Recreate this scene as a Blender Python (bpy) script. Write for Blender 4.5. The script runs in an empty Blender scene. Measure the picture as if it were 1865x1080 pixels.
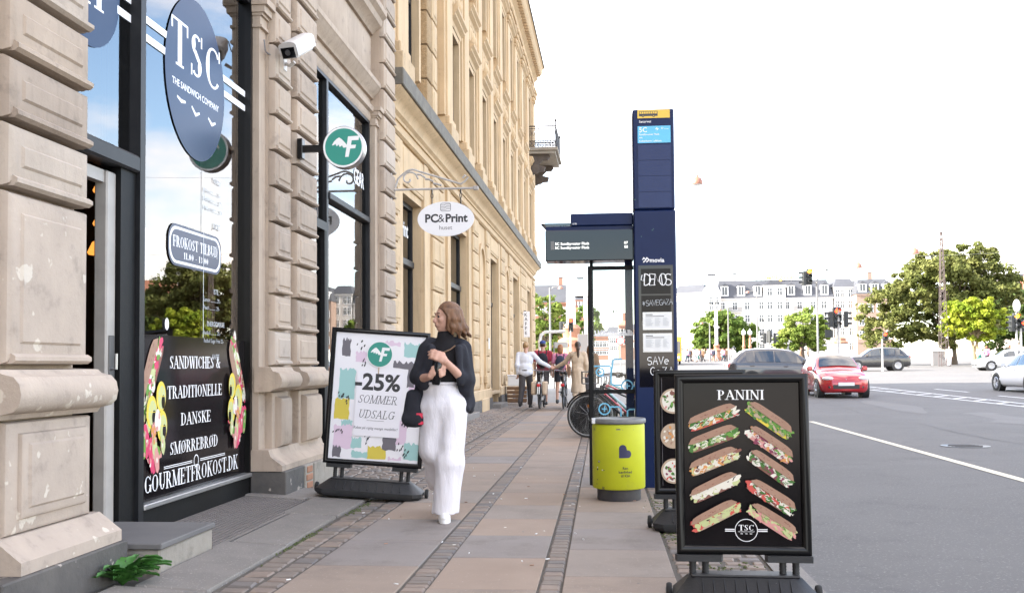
import bpy, math, random
import numpy as np
from mathutils import Matrix, Vector
random.seed(7); rng = np.random.default_rng(7)
S = bpy.context.scene
COL = S.collection
R = math.radians
# ---------------------------------------------------------------- camera
cam_d = bpy.data.cameras.new("camera"); cam = bpy.data.objects.new("camera", cam_d); COL.objects.link(cam)
cam_d.sensor_width = 36.0; cam_d.sensor_fit = 'HORIZONTAL'; cam_d.lens = 36.0
cam_d.shift_y = 0.02925; cam_d.clip_start = 0.05; cam_d.clip_end = 3000
cam.location = (0, 0, 1.2)
cam.rotation_euler = (R(90 + 2.2), R(0.45), R(5.02))
S.camera = cam
# ---------------------------------------------------------------- sky, sun, exposure
SUN_EL, SUN_AZ = 31.0, -101.0          # the sun stands to the left of the street, a little behind
S.view_settings.view_transform = 'Standard'; S.view_settings.look = 'None'
S.view_settings.gamma = 1.0; S.view_settings.use_curve_mapping = False
S.view_settings.exposure = 2.45
W = bpy.data.worlds.new("World"); S.world = W; W.use_nodes = True
nt = W.node_tree; nt.nodes.clear()
def N(t, **k):
    n = nt.nodes.new(t)
    for a, b in k.items(): setattr(n, a, b)
    return n
sky = N('ShaderNodeTexSky', sky_type='NISHITA', sun_disc=False, sun_elevation=R(SUN_EL), sun_rotation=R(SUN_AZ),
        altitude=0, air_density=1.0, dust_density=0.7, ozone_density=1.0)
tc = N('ShaderNodeTexCoord')
mp = N('ShaderNodeMapping'); mp.inputs['Scale'].default_value = (1.0, 1.0, 2.6)
nz = N('ShaderNodeTexNoise'); nz.inputs['Scale'].default_value = 2.1; nz.inputs['Detail'].default_value = 7; nz.inputs['Roughness'].default_value = 0.58
cr = N('ShaderNodeValToRGB'); cr.color_ramp.elements[0].position = 0.44; cr.color_ramp.elements[1].position = 0.62
mx = N('ShaderNodeMix', data_type='RGBA'); mx.inputs[7].default_value = (6.9, 6.1, 5.5, 1)
bg = N('ShaderNodeBackground'); bg.inputs['Strength'].default_value = 0.15
wo = N('ShaderNodeOutputWorld')
L = nt.links.new
L(tc.outputs['Generated'], mp.inputs[0]); L(mp.outputs[0], nz.inputs['Vector']); L(nz.outputs[0], cr.inputs[0])
L(cr.outputs[0], mx.inputs[0]); L(sky.outputs[0], mx.inputs[6]); L(mx.outputs[2], bg.inputs[0]); L(bg.outputs[0], wo.inputs[0])
sd = bpy.data.lights.new("sun", 'SUN'); sd.energy = 4.0; sd.angle = R(0.5); sd.color = (1, .95, .86)
sun = bpy.data.objects.new("sun", sd); COL.objects.link(sun)
_d = Vector((math.sin(R(SUN_AZ)) * math.cos(R(SUN_EL)), math.cos(R(SUN_AZ)) * math.cos(R(SUN_EL)), math.sin(R(SUN_EL))))
sun.rotation_euler = _d.to_track_quat('Z', 'Y').to_euler(); sun.location = (-30, -8, 30)
S.cycles.use_denoising = True
S.cycles.max_bounces = 8; S.cycles.transparent_max_bounces = 12

# ---------------------------------------------------------------- materials
MAT = {}
def mat(name, c, c2=None, scale=4.0, rough=0.75, bump=0.0, bscale=None, metal=0.0, streak=0.0, emit=None, spec=0.5,
        speck=None, speck_scale=30, speck_pos=.7, stretch=(1, 1, 1), coat=0.0, detail=6, grime=None, sub=0):
    m = bpy.data.materials.new(name); m.use_nodes = True; t = m.node_tree
    b = t.nodes['Principled BSDF']
    b.inputs['Roughness'].default_value = rough; b.inputs['Metallic'].default_value = metal
    b.inputs['Specular IOR Level'].default_value = spec
    if coat: b.inputs['Coat Weight'].default_value = coat; b.inputs['Coat Roughness'].default_value = .04
    c = tuple(c) + (1,)
    b.inputs['Base Color'].default_value = c
    col = None
    if c2 is not None or bump or speck or streak or grime:
        tx = t.nodes.new('ShaderNodeTexCoord')
        mpn = t.nodes.new('ShaderNodeMapping'); mpn.inputs['Scale'].default_value = stretch
        t.links.new(tx.outputs['Object'], mpn.inputs[0])
    def noise(s, d=detail, r=.6, st=None):
        n = t.nodes.new('ShaderNodeTexNoise'); n.inputs['Scale'].default_value = s
        n.inputs['Detail'].default_value = d; n.inputs['Roughness'].default_value = r
        if st:
            q = t.nodes.new('ShaderNodeMapping'); q.inputs['Scale'].default_value = st
            t.links.new(tx.outputs['Object'], q.inputs[0]); t.links.new(q.outputs[0], n.inputs['Vector'])
        else: t.links.new(mpn.outputs[0], n.inputs['Vector'])
        return n
    def ramp(n, a, z):
        r = t.nodes.new('ShaderNodeMapRange'); r.inputs[1].default_value = a; r.inputs[2].default_value = z
        t.links.new(n.outputs[0], r.inputs[0]); return r
    def mixc(fac, a, bcol):
        x = t.nodes.new('ShaderNodeMix'); x.data_type = 'RGBA'
        t.links.new(fac.outputs[0], x.inputs[0])
        if hasattr(a, 'outputs'): t.links.new(a.outputs[2], x.inputs[6])
        else: x.inputs[6].default_value = a
        x.inputs[7].default_value = tuple(bcol) + (1,) if len(bcol) == 3 else bcol
        return x
    if c2 is not None: col = mixc(ramp(noise(scale), .3, .7), c, c2)
    if grime:
        col = mixc(ramp(noise(grime[1], 8, .7), grime[2], grime[3]), col if col else c, grime[0])
    if streak: col = mixc(ramp(noise(7, 5, .6, (2, 2, .12)), .5, .8), col if col else c, tuple(x * (1 - streak) for x in c[:3]))
    if speck: col = mixc(ramp(noise(speck_scale, 3, .5), speck_pos, speck_pos + .03), col if col else c, speck)
    if col: t.links.new(col.outputs[2], b.inputs['Base Color'])
    if bump:
        bn = t.nodes.new('ShaderNodeBump'); bn.inputs['Strength'].default_value = 1.0; bn.inputs['Distance'].default_value = bump
        t.links.new(noise(bscale or scale * 6, 8, .65).outputs[0], bn.inputs['Height']); t.links.new(bn.outputs[0], b.inputs['Normal'])
    if emit:
        b.inputs['Emission Color'].default_value = tuple(emit[:3]) + (1,); b.inputs['Emission Strength'].default_value = emit[3]
    if sub:
        b.inputs['Subsurface Weight'].default_value = sub; b.inputs['Subsurface Radius'].default_value = (.02, .008, .004)
    MAT[name] = m; return m
def glassmat(name, ior=1.75, tint=(.93, .96, .95), rough=0.0):
    m = bpy.data.materials.new(name); m.use_nodes = True; t = m.node_tree; t.nodes.clear()
    o = t.nodes.new('ShaderNodeOutputMaterial'); x = t.nodes.new('ShaderNodeMixShader'); f = t.nodes.new('ShaderNodeFresnel')
    a = t.nodes.new('ShaderNodeBsdfTransparent'); g = t.nodes.new('ShaderNodeBsdfGlossy')
    f.inputs[0].default_value = ior; a.inputs[0].default_value = tint + (1,); g.inputs['Roughness'].default_value = rough
    t.links.new(f.outputs[0], x.inputs[0]); t.links.new(a.outputs[0], x.inputs[1]); t.links.new(g.outputs[0], x.inputs[2]); t.links.new(x.outputs[0], o.inputs[0])
    MAT[name] = m
def leafmat(name, c, c2, scale=.6, trans=.35):
    m = bpy.data.materials.new(name); m.use_nodes = True; t = m.node_tree; t.nodes.clear()
    o = t.nodes.new('ShaderNodeOutputMaterial'); x = t.nodes.new('ShaderNodeMixShader'); x.inputs[0].default_value = trans
    d = t.nodes.new('ShaderNodeBsdfPrincipled'); d.inputs['Roughness'].default_value = .6; d.inputs['Specular IOR Level'].default_value = .15; tr = t.nodes.new('ShaderNodeBsdfTranslucent')
    tx = t.nodes.new('ShaderNodeTexCoord'); n = t.nodes.new('ShaderNodeTexNoise'); n.inputs['Scale'].default_value = scale; n.inputs['Detail'].default_value = 5
    r = t.nodes.new('ShaderNodeMapRange'); r.inputs[1].default_value = .35; r.inputs[2].default_value = .65
    mm = t.nodes.new('ShaderNodeMix'); mm.data_type = 'RGBA'; mm.inputs[6].default_value = c + (1,); mm.inputs[7].default_value = c2 + (1,)
    t.links.new(tx.outputs['Object'], n.inputs['Vector']); t.links.new(n.outputs[0], r.inputs[0]); t.links.new(r.outputs[0], mm.inputs[0])
    t.links.new(mm.outputs[2], d.inputs['Base Color']); t.links.new(mm.outputs[2], tr.inputs[0])
    t.links.new(d.outputs[0], x.inputs[1]); t.links.new(tr.outputs[0], x.inputs[2]); t.links.new(x.outputs[0], o.inputs[0])
    MAT[name] = m
mat('stone', (.45, .36, .28), (.36, .285, .22), 2.2, .85, .004, 40, streak=.28, grime=((.20, .165, .14), 5, .56, .78))
mat('stone_b', (.38, .305, .24), (.30, .24, .19), 2.6, .85, .004, 40, streak=.35, grime=((.17, .14, .115), 6, .54, .78))
mat('stone_c', (.47, .395, .325), (.38, .315, .255), 1.8, .85, .004, 40, streak=.25, grime=((.24, .20, .165), 4, .56, .8))
mat('stone_worn', (.45, .37, .30), (.36, .295, .24), 3, .85, .004, 40, speck=(.55, .49, .41), speck_scale=8, speck_pos=.635, grime=((.24, .20, .165), 6, .55, .8))
mat('ochre', (.585, .43, .26), (.48, .35, .21), 1.6, .85, .004, 30, streak=.35, grime=((.36, .26, .15), 4, .58, .85))
mat('ochre_block', (.57, .425, .26), (.44, .325, .20), 1.3, .88, .006, 30, streak=.3, grime=((.30, .21, .125), 5, .55, .8))
mat('ochre_rough', (.40, .28, .155), (.30, .205, .11), 14, .95, .02, 45)
mat('plinth_dark', (.06, .056, .053), (.12, .108, .096), 3, .8, .006, 20, speck=(.34, .30, .26), speck_scale=10, speck_pos=.66)
mat('slate', (.105, .095, .078), (.155, .138, .11), 3, .8, .004, 20, grime=((.19, .175, .15), 6, .5, .8))
mat('slab_a', (0.285, 0.221, 0.172), (0.242, 0.189, 0.148), 2.5, .85, .0022, 90, speck=(.36, .32, .28), speck_scale=60, speck_pos=.66, grime=((.19, .15, .12), 2.2, .50, .78))
mat('slab_b', (0.270, 0.226, 0.190), (0.232, 0.193, 0.162), 2.0, .85, .0022, 90, speck=(.36, .32, .28), speck_scale=60, speck_pos=.66, grime=((.18, .15, .125), 2.2, .50, .78))
mat('slab_c', (0.304, 0.231, 0.176), (0.265, 0.197, 0.148), 2.0, .85, .0022, 90, speck=(.42, .37, .32), speck_scale=60, speck_pos=.69, grime=((.2, .155, .12), 3, .58, .85))
mat('slab_d', (0.244, 0.213, 0.191), (0.208, 0.180, 0.162), 2.0, .85, .0022, 90, speck=(.30, .27, .24), speck_scale=60, speck_pos=.66, grime=((.15, .125, .105), 2.2, .5, .78))
mat('sett_a', (0.211, 0.171, 0.140), (0.155, 0.127, 0.106), 9, .7, .004, 40)
mat('sett_b', (0.254, 0.195, 0.151), (0.186, 0.144, 0.118), 9, .7, .004, 40)
mat('sett_c', (0.167, 0.147, 0.134), (0.130, 0.114, 0.104), 9, .7, .004, 40)
mat('joint', (.075, .066, .055), (.11, .095, .078), 20, .95, .005, 60)
mat('asphalt_seam', (.05, .048, .046), None, rough=.8)
mat('moss', (.07, .095, .03), (.11, .12, .05), 30, .95, .01, 60)
mat('granite', (.21, .19, .17), (.165, .15, .135), 4, .8, .003, 80, speck=(.34, .31, .28), speck_scale=80, speck_pos=.64)
mat('step_top', (.105, .10, .10), (.14, .135, .13), 3, .75, .002, 80)
mat('concrete', (.33, .30, .255), (.25, .225, .19), 4, .9, .006, 30, grime=((.16, .145, .12), 7, .55, .8))
mat('asphalt', (.125, .119, .114), (.098, .093, .089), .35, .85, .004, 160, grime=((.078, .074, .071), 1.3, .52, .75), speck=(.20, .19, .18), speck_scale=48, speck_pos=.62)
mat('asphalt_light', (.155, .148, .142), (.13, .124, .119), .5, .85, .004, 160)
mat('paint_white', (.70, .69, .66), (.5, .49, .47), 6, .7)
mat('paint_yellow', (.66, .60, .44), (.52, .47, .36), 6, .7)
mat('terrain', (.30, .29, .27), (.24, .23, .22), .2, .9)
mat('black', (.004, .004, .0045), None, rough=.3, spec=.35)
mat('black_gloss', (.004, .004, .005), None, rough=.15, spec=.4)
mat('black_matt', (.004, .004, .0045), (.007, .007, .007), 20, .6, spec=.25, bump=.001, bscale=60) #, .001, 60)
mat('black_plastic', (.012, .0125, .014), (.02, .02, .021), 6, .55, .0015, 50, speck=(.16, .16, .16), speck_scale=25, speck_pos=.72)
mat('rubber', (.018, .018, .018), None, rough=.8)
mat('frame_grey', (.014, .0145, .017), (.022, .023, .025), 5, .45, spec=.22)
mat('alu', (.5, .5, .5), (.4, .4, .4), 9, .35, metal=.7)
mat('steel', (.42, .42, .43), None, rough=.3, metal=.9)
mat('darksteel', (.10, .10, .105), None, rough=.4, metal=.6)
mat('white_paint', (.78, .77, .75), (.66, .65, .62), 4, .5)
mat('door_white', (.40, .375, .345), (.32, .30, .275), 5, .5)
mat('white', (.80, .80, .79), None, rough=.55)
mat('vinyl_white', (.85, .85, .85), None, rough=.5)
mat('text_grey', (.42, .44, .46), None, rough=.5)
mat('poster_white', (.80, .785, .80), (.76, .74, .765), 3, .32)
mat('poster_inner', (.78, .765, .80), None, rough=.32)
mat('poster_black', (.006, .005, .006), (.012, .010, .011), 3, .12, spec=.14)
mat('teal', (.03, .26, .20), None, rough=.4)
mat('p_teal', (.32, .54, .52), None, rough=.35); mat('p_yellow', (.62, .50, .07), None, rough=.35)
mat('p_pink', (.68, .53, .64), None, rough=.35); mat('p_grey', (.14, .13, .15), None, rough=.35)
mat('ink', (.03, .03, .034), None, rough=.4); mat('ink_soft', (.12, .11, .12), None, rough=.4)
mat('totem_blue', (.004, .013, .060), (.006, .017, .07), 4, .38, spec=.2, speck=(.10, .20, .16), speck_scale=18, speck_pos=.74)
mat('totem_panel', (.006, .018, .085), (.008, .022, .095), 6, .25, spec=.25)
mat('sign_yellow', (.75, .48, .04), None, rough=.35); mat('sign_cyan', (.10, .47, .74), None, rough=.35)
mat('display', (.006, .006, .011), None, rough=.08, spec=.4)
mat('led', (.9, .9, .85), None, rough=.5, emit=(1, .97, .88, .35))
mat('film_blue', (.16, .48, .68), None, rough=.4)
mat('bin_yellow', (.53, .56, .02), (.47, .50, .02), 5, .5, spec=.3, speck=(.22, .23, .04), speck_scale=9, speck_pos=.70, grime=((.36, .37, .05), 3, .55, .8))
mat('bin_grey', (.13, .13, .13), (.2, .2, .19), 8, .5); mat('bin_base', (.035, .035, .045), (.07, .065, .06), 6, .7)
mat('heart', (.035, .035, .085), None, rough=.45)
mat('skin', (.54, .315, .23), (.46, .255, .185), 18, .55, .0006, 90); mat('skin_b', (.50, .29, .21), None, rough=.55)
mat('hair_brown', (.085, .040, .019), (.20, .095, .042), 6, .55, .004, 60, stretch=(6, 6, 1)); mat('hair_dark', (.03, .016, .012), (.06, .035, .02), 20, .5)
mat('hair_blond', (.36, .22, .10), (.26, .15, .06), 15, .55); mat('hair_red', (.34, .15, .055), (.25, .11, .04), 15, .55)
mat('cloth_black', (.010, .011, .017), (.018, .019, .028), 6, .9, .003, 30); mat('cloth_knit', (.008, .007, .009), None, rough=.95)
mat('linen_white', (.76, .735, .765), (.70, .675, .70), 5, .9, .012, 9, stretch=(2.5, 2.5, .6))
mat('cloth_shirt', (.66, .68, .74), (.6, .62, .68), 7, .9, .004, 20); mat('cloth_beige', (.52, .41, .30), (.46, .36, .26), 6, .9, .005, 18)
mat('cloth_red', (.33, .03, .055), None, rough=.9); mat('cloth_pink', (.60, .22, .33), None, rough=.9)
mat('cloth_char', (.055, .05, .052), None, rough=.9); mat('cap_blue', (.03, .06, .22), None, rough=.8)
mat('cloth_navy', (.03, .035, .06), None, rough=.9); mat('cloth_green', (.03, .16, .12), None, rough=.9); mat('cloth_grey', (.28, .27, .27), None, rough=.9)
mat('cloth_white', (.74, .73, .72), None, rough=.9); mat('cloth_brown', (.16, .09, .05), None, rough=.9)
mat('lip', (.42, .17, .14), None, rough=.5); mat('eye', (.02, .018, .018), None, rough=.2); mat('nail_red', (.45, .02, .03), None, rough=.2)
mat('leather', (.16, .09, .05), None, rough=.6); mat('red_bit', (.6, .02, .06), None, rough=.5)
mat('car_red', (.42, .014, .022), None, rough=.25, coat=1.0, metal=.1); mat('car_dark', (.045, .047, .055), None, rough=.25, coat=1.0, metal=.2)
mat('car_black', (.018, .019, .022), None, rough=.2, coat=1.0); mat('car_white', (.74, .75, .76), None, rough=.25, coat=1.0)
mat('car_silver', (.55, .56, .57), None, rough=.25, coat=1.0, metal=.3); mat('carglass', (.02, .026, .03), None, rough=.03, spec=.9, coat=.6)
mat('headlamp', (.8, .8, .8), None, rough=.1, metal=.4, coat=1); mat('tail', (.45, .01, .02), None, rough=.2, coat=1)
mat('plate', (.7, .72, .75), None, rough=.4); mat('rim', (.42, .42, .43), None, rough=.3, metal=.8); mat('trim', (.02, .02, .021), None, rough=.5)
mat('tl_body', (.03, .032, .032), None, rough=.5); mat('tl_grey', (.22, .21, .21), None, rough=.6)
mat('tl_red', (.6, .02, .01), None, rough=.3, emit=(1, .045, .012, 2.2)); mat('tl_amber', (.7, .3, .02), None, rough=.3, emit=(1, .36, .02, 2.0)); mat('tl_off', (.035, .04, .038), None, rough=.2)
mat('pole', (.23, .22, .215), (.18, .175, .17), 5, .5); mat('pole_light', (.48, .46, .43), None, rough=.5)
mat('terracotta', (.42, .21, .13), (.34, .165, .10), 5, .8); mat('copper', (.33, .14, .085), (.25, .11, .075), 5, .45)
mat('column_white', (.78, .76, .72), None, rough=.7); mat('globe', (.75, .75, .73), None, rough=.3)
mat('far_white', (.56, .54, .51), (.50, .48, .455), .4, .85); mat('far_cream', (.60, .56, .49), None, rough=.85)
mat('far_brick', (.30, .15, .10), (.25, .125, .085), .6, .9); mat('far_roof', (.075, .078, .09), (.06, .063, .072), .5, .7); mat('far_red_roof', (.36, .15, .09), None, rough=.8)
mat('far_glass', (.05, .06, .07), None, rough=.15); mat('far_brown', (.27, .19, .15), None, rough=.85)
mat('sign_orange', (.72, .36, .10), None, rough=.5); mat('lattice', (.10, .075, .07), None, rough=.7)
mat('bus_yellow', (.72, .42, .02), None, rough=.35, coat=.6); mat('wood', (.20, .11, .055), (.15, .08, .04), 8, .7); mat('bark', (.10, .075, .055), (.15, .115, .085), 6, .95, .02, 12)
mat('bark_light', (.34, .26, .15), (.25, .19, .11), 6, .95)
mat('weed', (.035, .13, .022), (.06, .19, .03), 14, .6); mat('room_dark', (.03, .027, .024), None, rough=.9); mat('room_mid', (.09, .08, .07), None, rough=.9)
mat('warm_lamp', (.9, .5, .15), None, emit=(1, .36, .06, .28)); mat('iron', (.035, .028, .027), None, rough=.6); mat('iron_grey', (.50, .48, .46), (.36, .33, .31), 12, .55)
mat('bracket_stone', (.075, .06, .055), (.11, .09, .075), 5, .85); mat('brick_red', (.40, .20, .12), (.3, .15, .09), 8, .9)
mat('bread', (.36, .215, .145), (.30, .17, .11), 18, .6); mat('bread_pale', (.46, .34, .235), None, rough=.6); mat('crust', (.22, .085, .06), None, rough=.6)
mat('lettuce', (.13, .30, .04), None, rough=.6); mat('lettuce_pale', (.52, .56, .26), None, rough=.6); mat('herb', (.05, .16, .02), None, rough=.6)
mat('food_white', (.74, .70, .60), None, rough=.6); mat('food_red', (.55, .08, .06), None, rough=.6); mat('food_pink', (.62, .28, .25), None, rough=.6); mat('food_orange', (.62, .27, .07), None, rough=.6)
mat('food_yellow', (.74, .58, .06), None, rough=.6); mat('food_purple', (.22, .03, .07), None, rough=.6); mat('food_magenta', (.62, .05, .13), None, rough=.6)
mat('vinyl_blue', (.026, .045, .095), None, rough=.25, spec=.12); mat('film_faint', (.55, .58, .6), None, rough=.6)
mat('orange', (.8, .25, .02), None, rough=.4); mat('sign_white', (.80, .79, .80), None, rough=.4); mat('paper', (.74, .74, .73), None, rough=.5)
mat('cctv', (.66, .63, .60), (.58, .55, .52), 6, .45); mat('wire', (.25, .25, .26), None, rough=.5); mat('red_ring', (.6, .03, .03), None, rough=.4)
glassmat('glass', 2.9); glassmat('glass_thin', 1.4, (.96, .975, .97)); glassmat('glass_dim', 1.7, (.45, .5, .52))
leafmat('leaf_olive', (.10, .12, .03), (.19, .195, .06)); leafmat('leaf_green', (.09, .15, .028), (.19, .25, .055))
leafmat('leaf_dark', (.055, .09, .022), (.11, .145, .045)); leafmat('leaf_lime', (.19, .27, .025), (.40, .43, .05), .9, .45)
leafmat('leaf_bright', (.14, .21, .035), (.27, .32, .075))
# ---------------------------------------------------------------- mesh helpers
def tag(o, label=None, cat=None, group=None, kind=None):
    if label: o['label'] = label
    if cat: o['category'] = cat
    if group: o['group'] = group
    if kind: o['kind'] = kind
    return o
def empty(name, loc=(0, 0, 0), rz=0, label=None, cat=None, group=None):
    o = bpy.data.objects.new(name, None); COL.objects.link(o); o.empty_display_size = .1
    o.location = loc; o.rotation_euler = (0, 0, rz)
    return tag(o, label, cat, group)
def copy_tree(o, parent=None):
    c = o.copy(); COL.objects.link(c)
    if parent is not None: c.parent = parent
    for ch in [x for x in o.children]: copy_tree(ch, c)
    return c
def P2(o, x, y):        # matrix: local xy plane at origin o, axes x,y
    x = Vector(x).normalized(); y = Vector(y).normalized(); z = x.cross(y)
    return Matrix(((x.x, y.x, z.x, o[0]), (x.y, y.y, z.y, o[1]), (x.z, y.z, z.z, o[2]), (0, 0, 0, 1)))
_txt = {}
def text_mesh(s, bold=0.0):
    k = (s, bold)
    if k in _txt: return _txt[k]
    cu = bpy.data.curves.new('t', 'FONT'); cu.body = s; cu.resolution_u = 3; cu.offset = bold; cu.fill_mode = 'FRONT'
    ob = bpy.data.objects.new('t', cu); COL.objects.link(ob)
    dg = bpy.context.evaluated_depsgraph_get(); me = bpy.data.meshes.new_from_object(ob.evaluated_get(dg))
    v = [tuple(p.co)[:2] for p in me.vertices]; f = [tuple(p.vertices) for p in me.polygons]
    bpy.data.meshes.remove(me); bpy.data.objects.remove(ob); bpy.data.curves.remove(cu)
    if not v: v = [(0, 0)]
    x0 = min(p[0] for p in v); x1 = max(p[0] for p in v)
    _txt[k] = (v, f, x0, x1); return _txt[k]
# a stroked serif alphabet: v = stem, h = thin bar, d = diagonal, a = arc, s = serif
T_, t_ = .155, .055
GL = {
 'A': (.80, [('d', .40, 1, .10, 0, .06), ('d', .38, 1, .68, 0, T_), ('h', .18, .58, .34), ('s', .10, 0), ('s', .68, 0)]),
 'B': (.68, [('v', .17), ('a', .32, .74, .22, .235, -90, 90), ('a', .34, .27, .26, .245, -90, 90), ('h', .1, .34, .97), ('h', .1, .36, .51), ('h', .1, .36, .03), ('s', .13, 0), ('s', .13, 1)]),
 'C': (.74, [('a', .42, .5, .33, .475, 42, 318), ('d', .68, .99, .68, .72, .05)]),
 'D': (.78, [('v', .17), ('a', .32, .5, .38, .475, -90, 90), ('h', .1, .34, .97), ('h', .1, .34, .03), ('s', .13, 0), ('s', .13, 1)]),
 'E': (.66, [('v', .17), ('h', .1, .58, .97), ('h', .1, .46, .51), ('h', .1, .60, .03), ('d', .57, .99, .57, .76, .05), ('d', .60, .24, .60, .0, .05), ('d', .46, .62, .46, .4, .05), ('s', .13, 0), ('s', .13, 1)]),
 'F': (.62, [('v', .17), ('h', .1, .56, .97), ('h', .1, .44, .50), ('d', .55, .99, .55, .74, .05), ('d', .44, .62, .44, .38, .05), ('s', .17, 0), ('s', .13, 1)]),
 'G': (.80, [('a', .42, .5, .33, .475, 42, 330), ('d', .68, .99, .68, .72, .05), ('d', .70, .42, .70, .06, T_), ('s', .69, .42)]),
 'H': (.82, [('v', .17), ('v', .65), ('h', .17, .65, .5), ('s', .17, 0), ('s', .17, 1), ('s', .65, 0), ('s', .65, 1)]),
 'I': (.36, [('v', .18), ('s', .18, 0), ('s', .18, 1)]),
 'K': (.78, [('v', .17), ('d', .62, 1, .22, .42, .06), ('d', .32, .60, .66, 0, T_), ('s', .17, 0), ('s', .17, 1), ('s', .66, 0), ('s', .60, 1)]),
 'L': (.64, [('v', .17), ('h', .1, .58, .03), ('d', .58, .28, .58, 0, .05), ('s', .17, 1), ('s', .13, 0)]),
 'M': (.98, [('d', .16, 1, .13, 0, .06), ('d', .16, 1, .48, .02, T_), ('d', .82, 1, .48, .02, .06), ('v', .82), ('s', .13, 0), ('s', .12, 1), ('s', .82, 0), ('s', .86, 1)]),
 'N': (.84, [('d', .15, 1, .15, 0, .06), ('d', .15, 1, .68, 0, T_), ('d', .68, 1, .68, 0, .06), ('s', .15, 0), ('s', .12, 1), ('s', .68, 1)]),
 'O': (.82, [('a', .41, .5, .33, .475, 0, 360)]),
 'Ø': (.82, [('a', .41, .5, .33, .475, 0, 360), ('d', .12, -.05, .70, 1.05, .05)]),
 'P': (.66, [('v', .17), ('a', .32, .72, .25, .255, -90, 90), ('h', .1, .34, .97), ('h', .17, .34, .47), ('s', .17, 0), ('s', .13, 1)]),
 'R': (.76, [('v', .17), ('a', .32, .73, .24, .245, -90, 90), ('h', .1, .34, .97), ('h', .17, .34, .49), ('d', .36, .49, .64, 0, T_), ('s', .17, 0), ('s', .13, 1), ('s', .65, 0)]),
 'S': (.60, [('a', .30, .735, .20, .235, 40, 240), ('a', .30, .265, .21, .235, -140, 60), ('d', .20, .62, .42, .38, T_), ('d', .50, .99, .50, .74, .05), ('d', .10, .26, .10, .01, .05)]),
 'T': (.72, [('v', .36), ('h', .06, .66, .97), ('d', .07, .99, .07, .74, .05), ('d', .65, .99, .65, .74, .05), ('s', .36, 0)]),
 'U': (.80, [('d', .17, 1, .17, .30, T_), ('a', .40, .32, .235, .295, 180, 360), ('d', .64, 1, .64, .30, .06), ('s', .17, 1), ('s', .64, 1)]),
 'W': (1.06, [('d', .12, 1, .32, 0, T_), ('d', .54, 1, .34, 0, .06), ('d', .54, 1, .74, 0, T_), ('d', .94, 1, .75, 0, .06), ('s', .12, 1), ('s', .52, 1), ('s', .94, 1)]),
 '&': (.84, [('a', .36, .78, .16, .195, 0, 360), ('a', .34, .27, .24, .245, 30, 330), ('d', .26, .68, .72, .02, T_), ('d', .70, .46, .52, .12, .05), ('s', .70, .48)]),
 '.': (.26, [('d', .13, 0, .13, .15, T_)]), '-': (.40, [('h', .06, .34, .36)]), '/': (.4, [('d', .05, 0, .35, 1, .06)]),
 '0': (.56, [('a', .28, .5, .20, .475, 0, 360)]), '1': (.42, [('v', .22), ('d', .22, 1, .08, .84, .06), ('s', .22, 0)]),
 '3': (.54, [('a', .25, .74, .17, .235, -90, 150), ('a', .25, .27, .20, .245, -150, 90)]), ' ': (.34, []), '4': (.6, [('d', .40, 1, .40, 0, T_), ('d', .38, 1, .06, .27, .06), ('h', .05, .56, .25), ('s', .40, 0)]),
}
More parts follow.
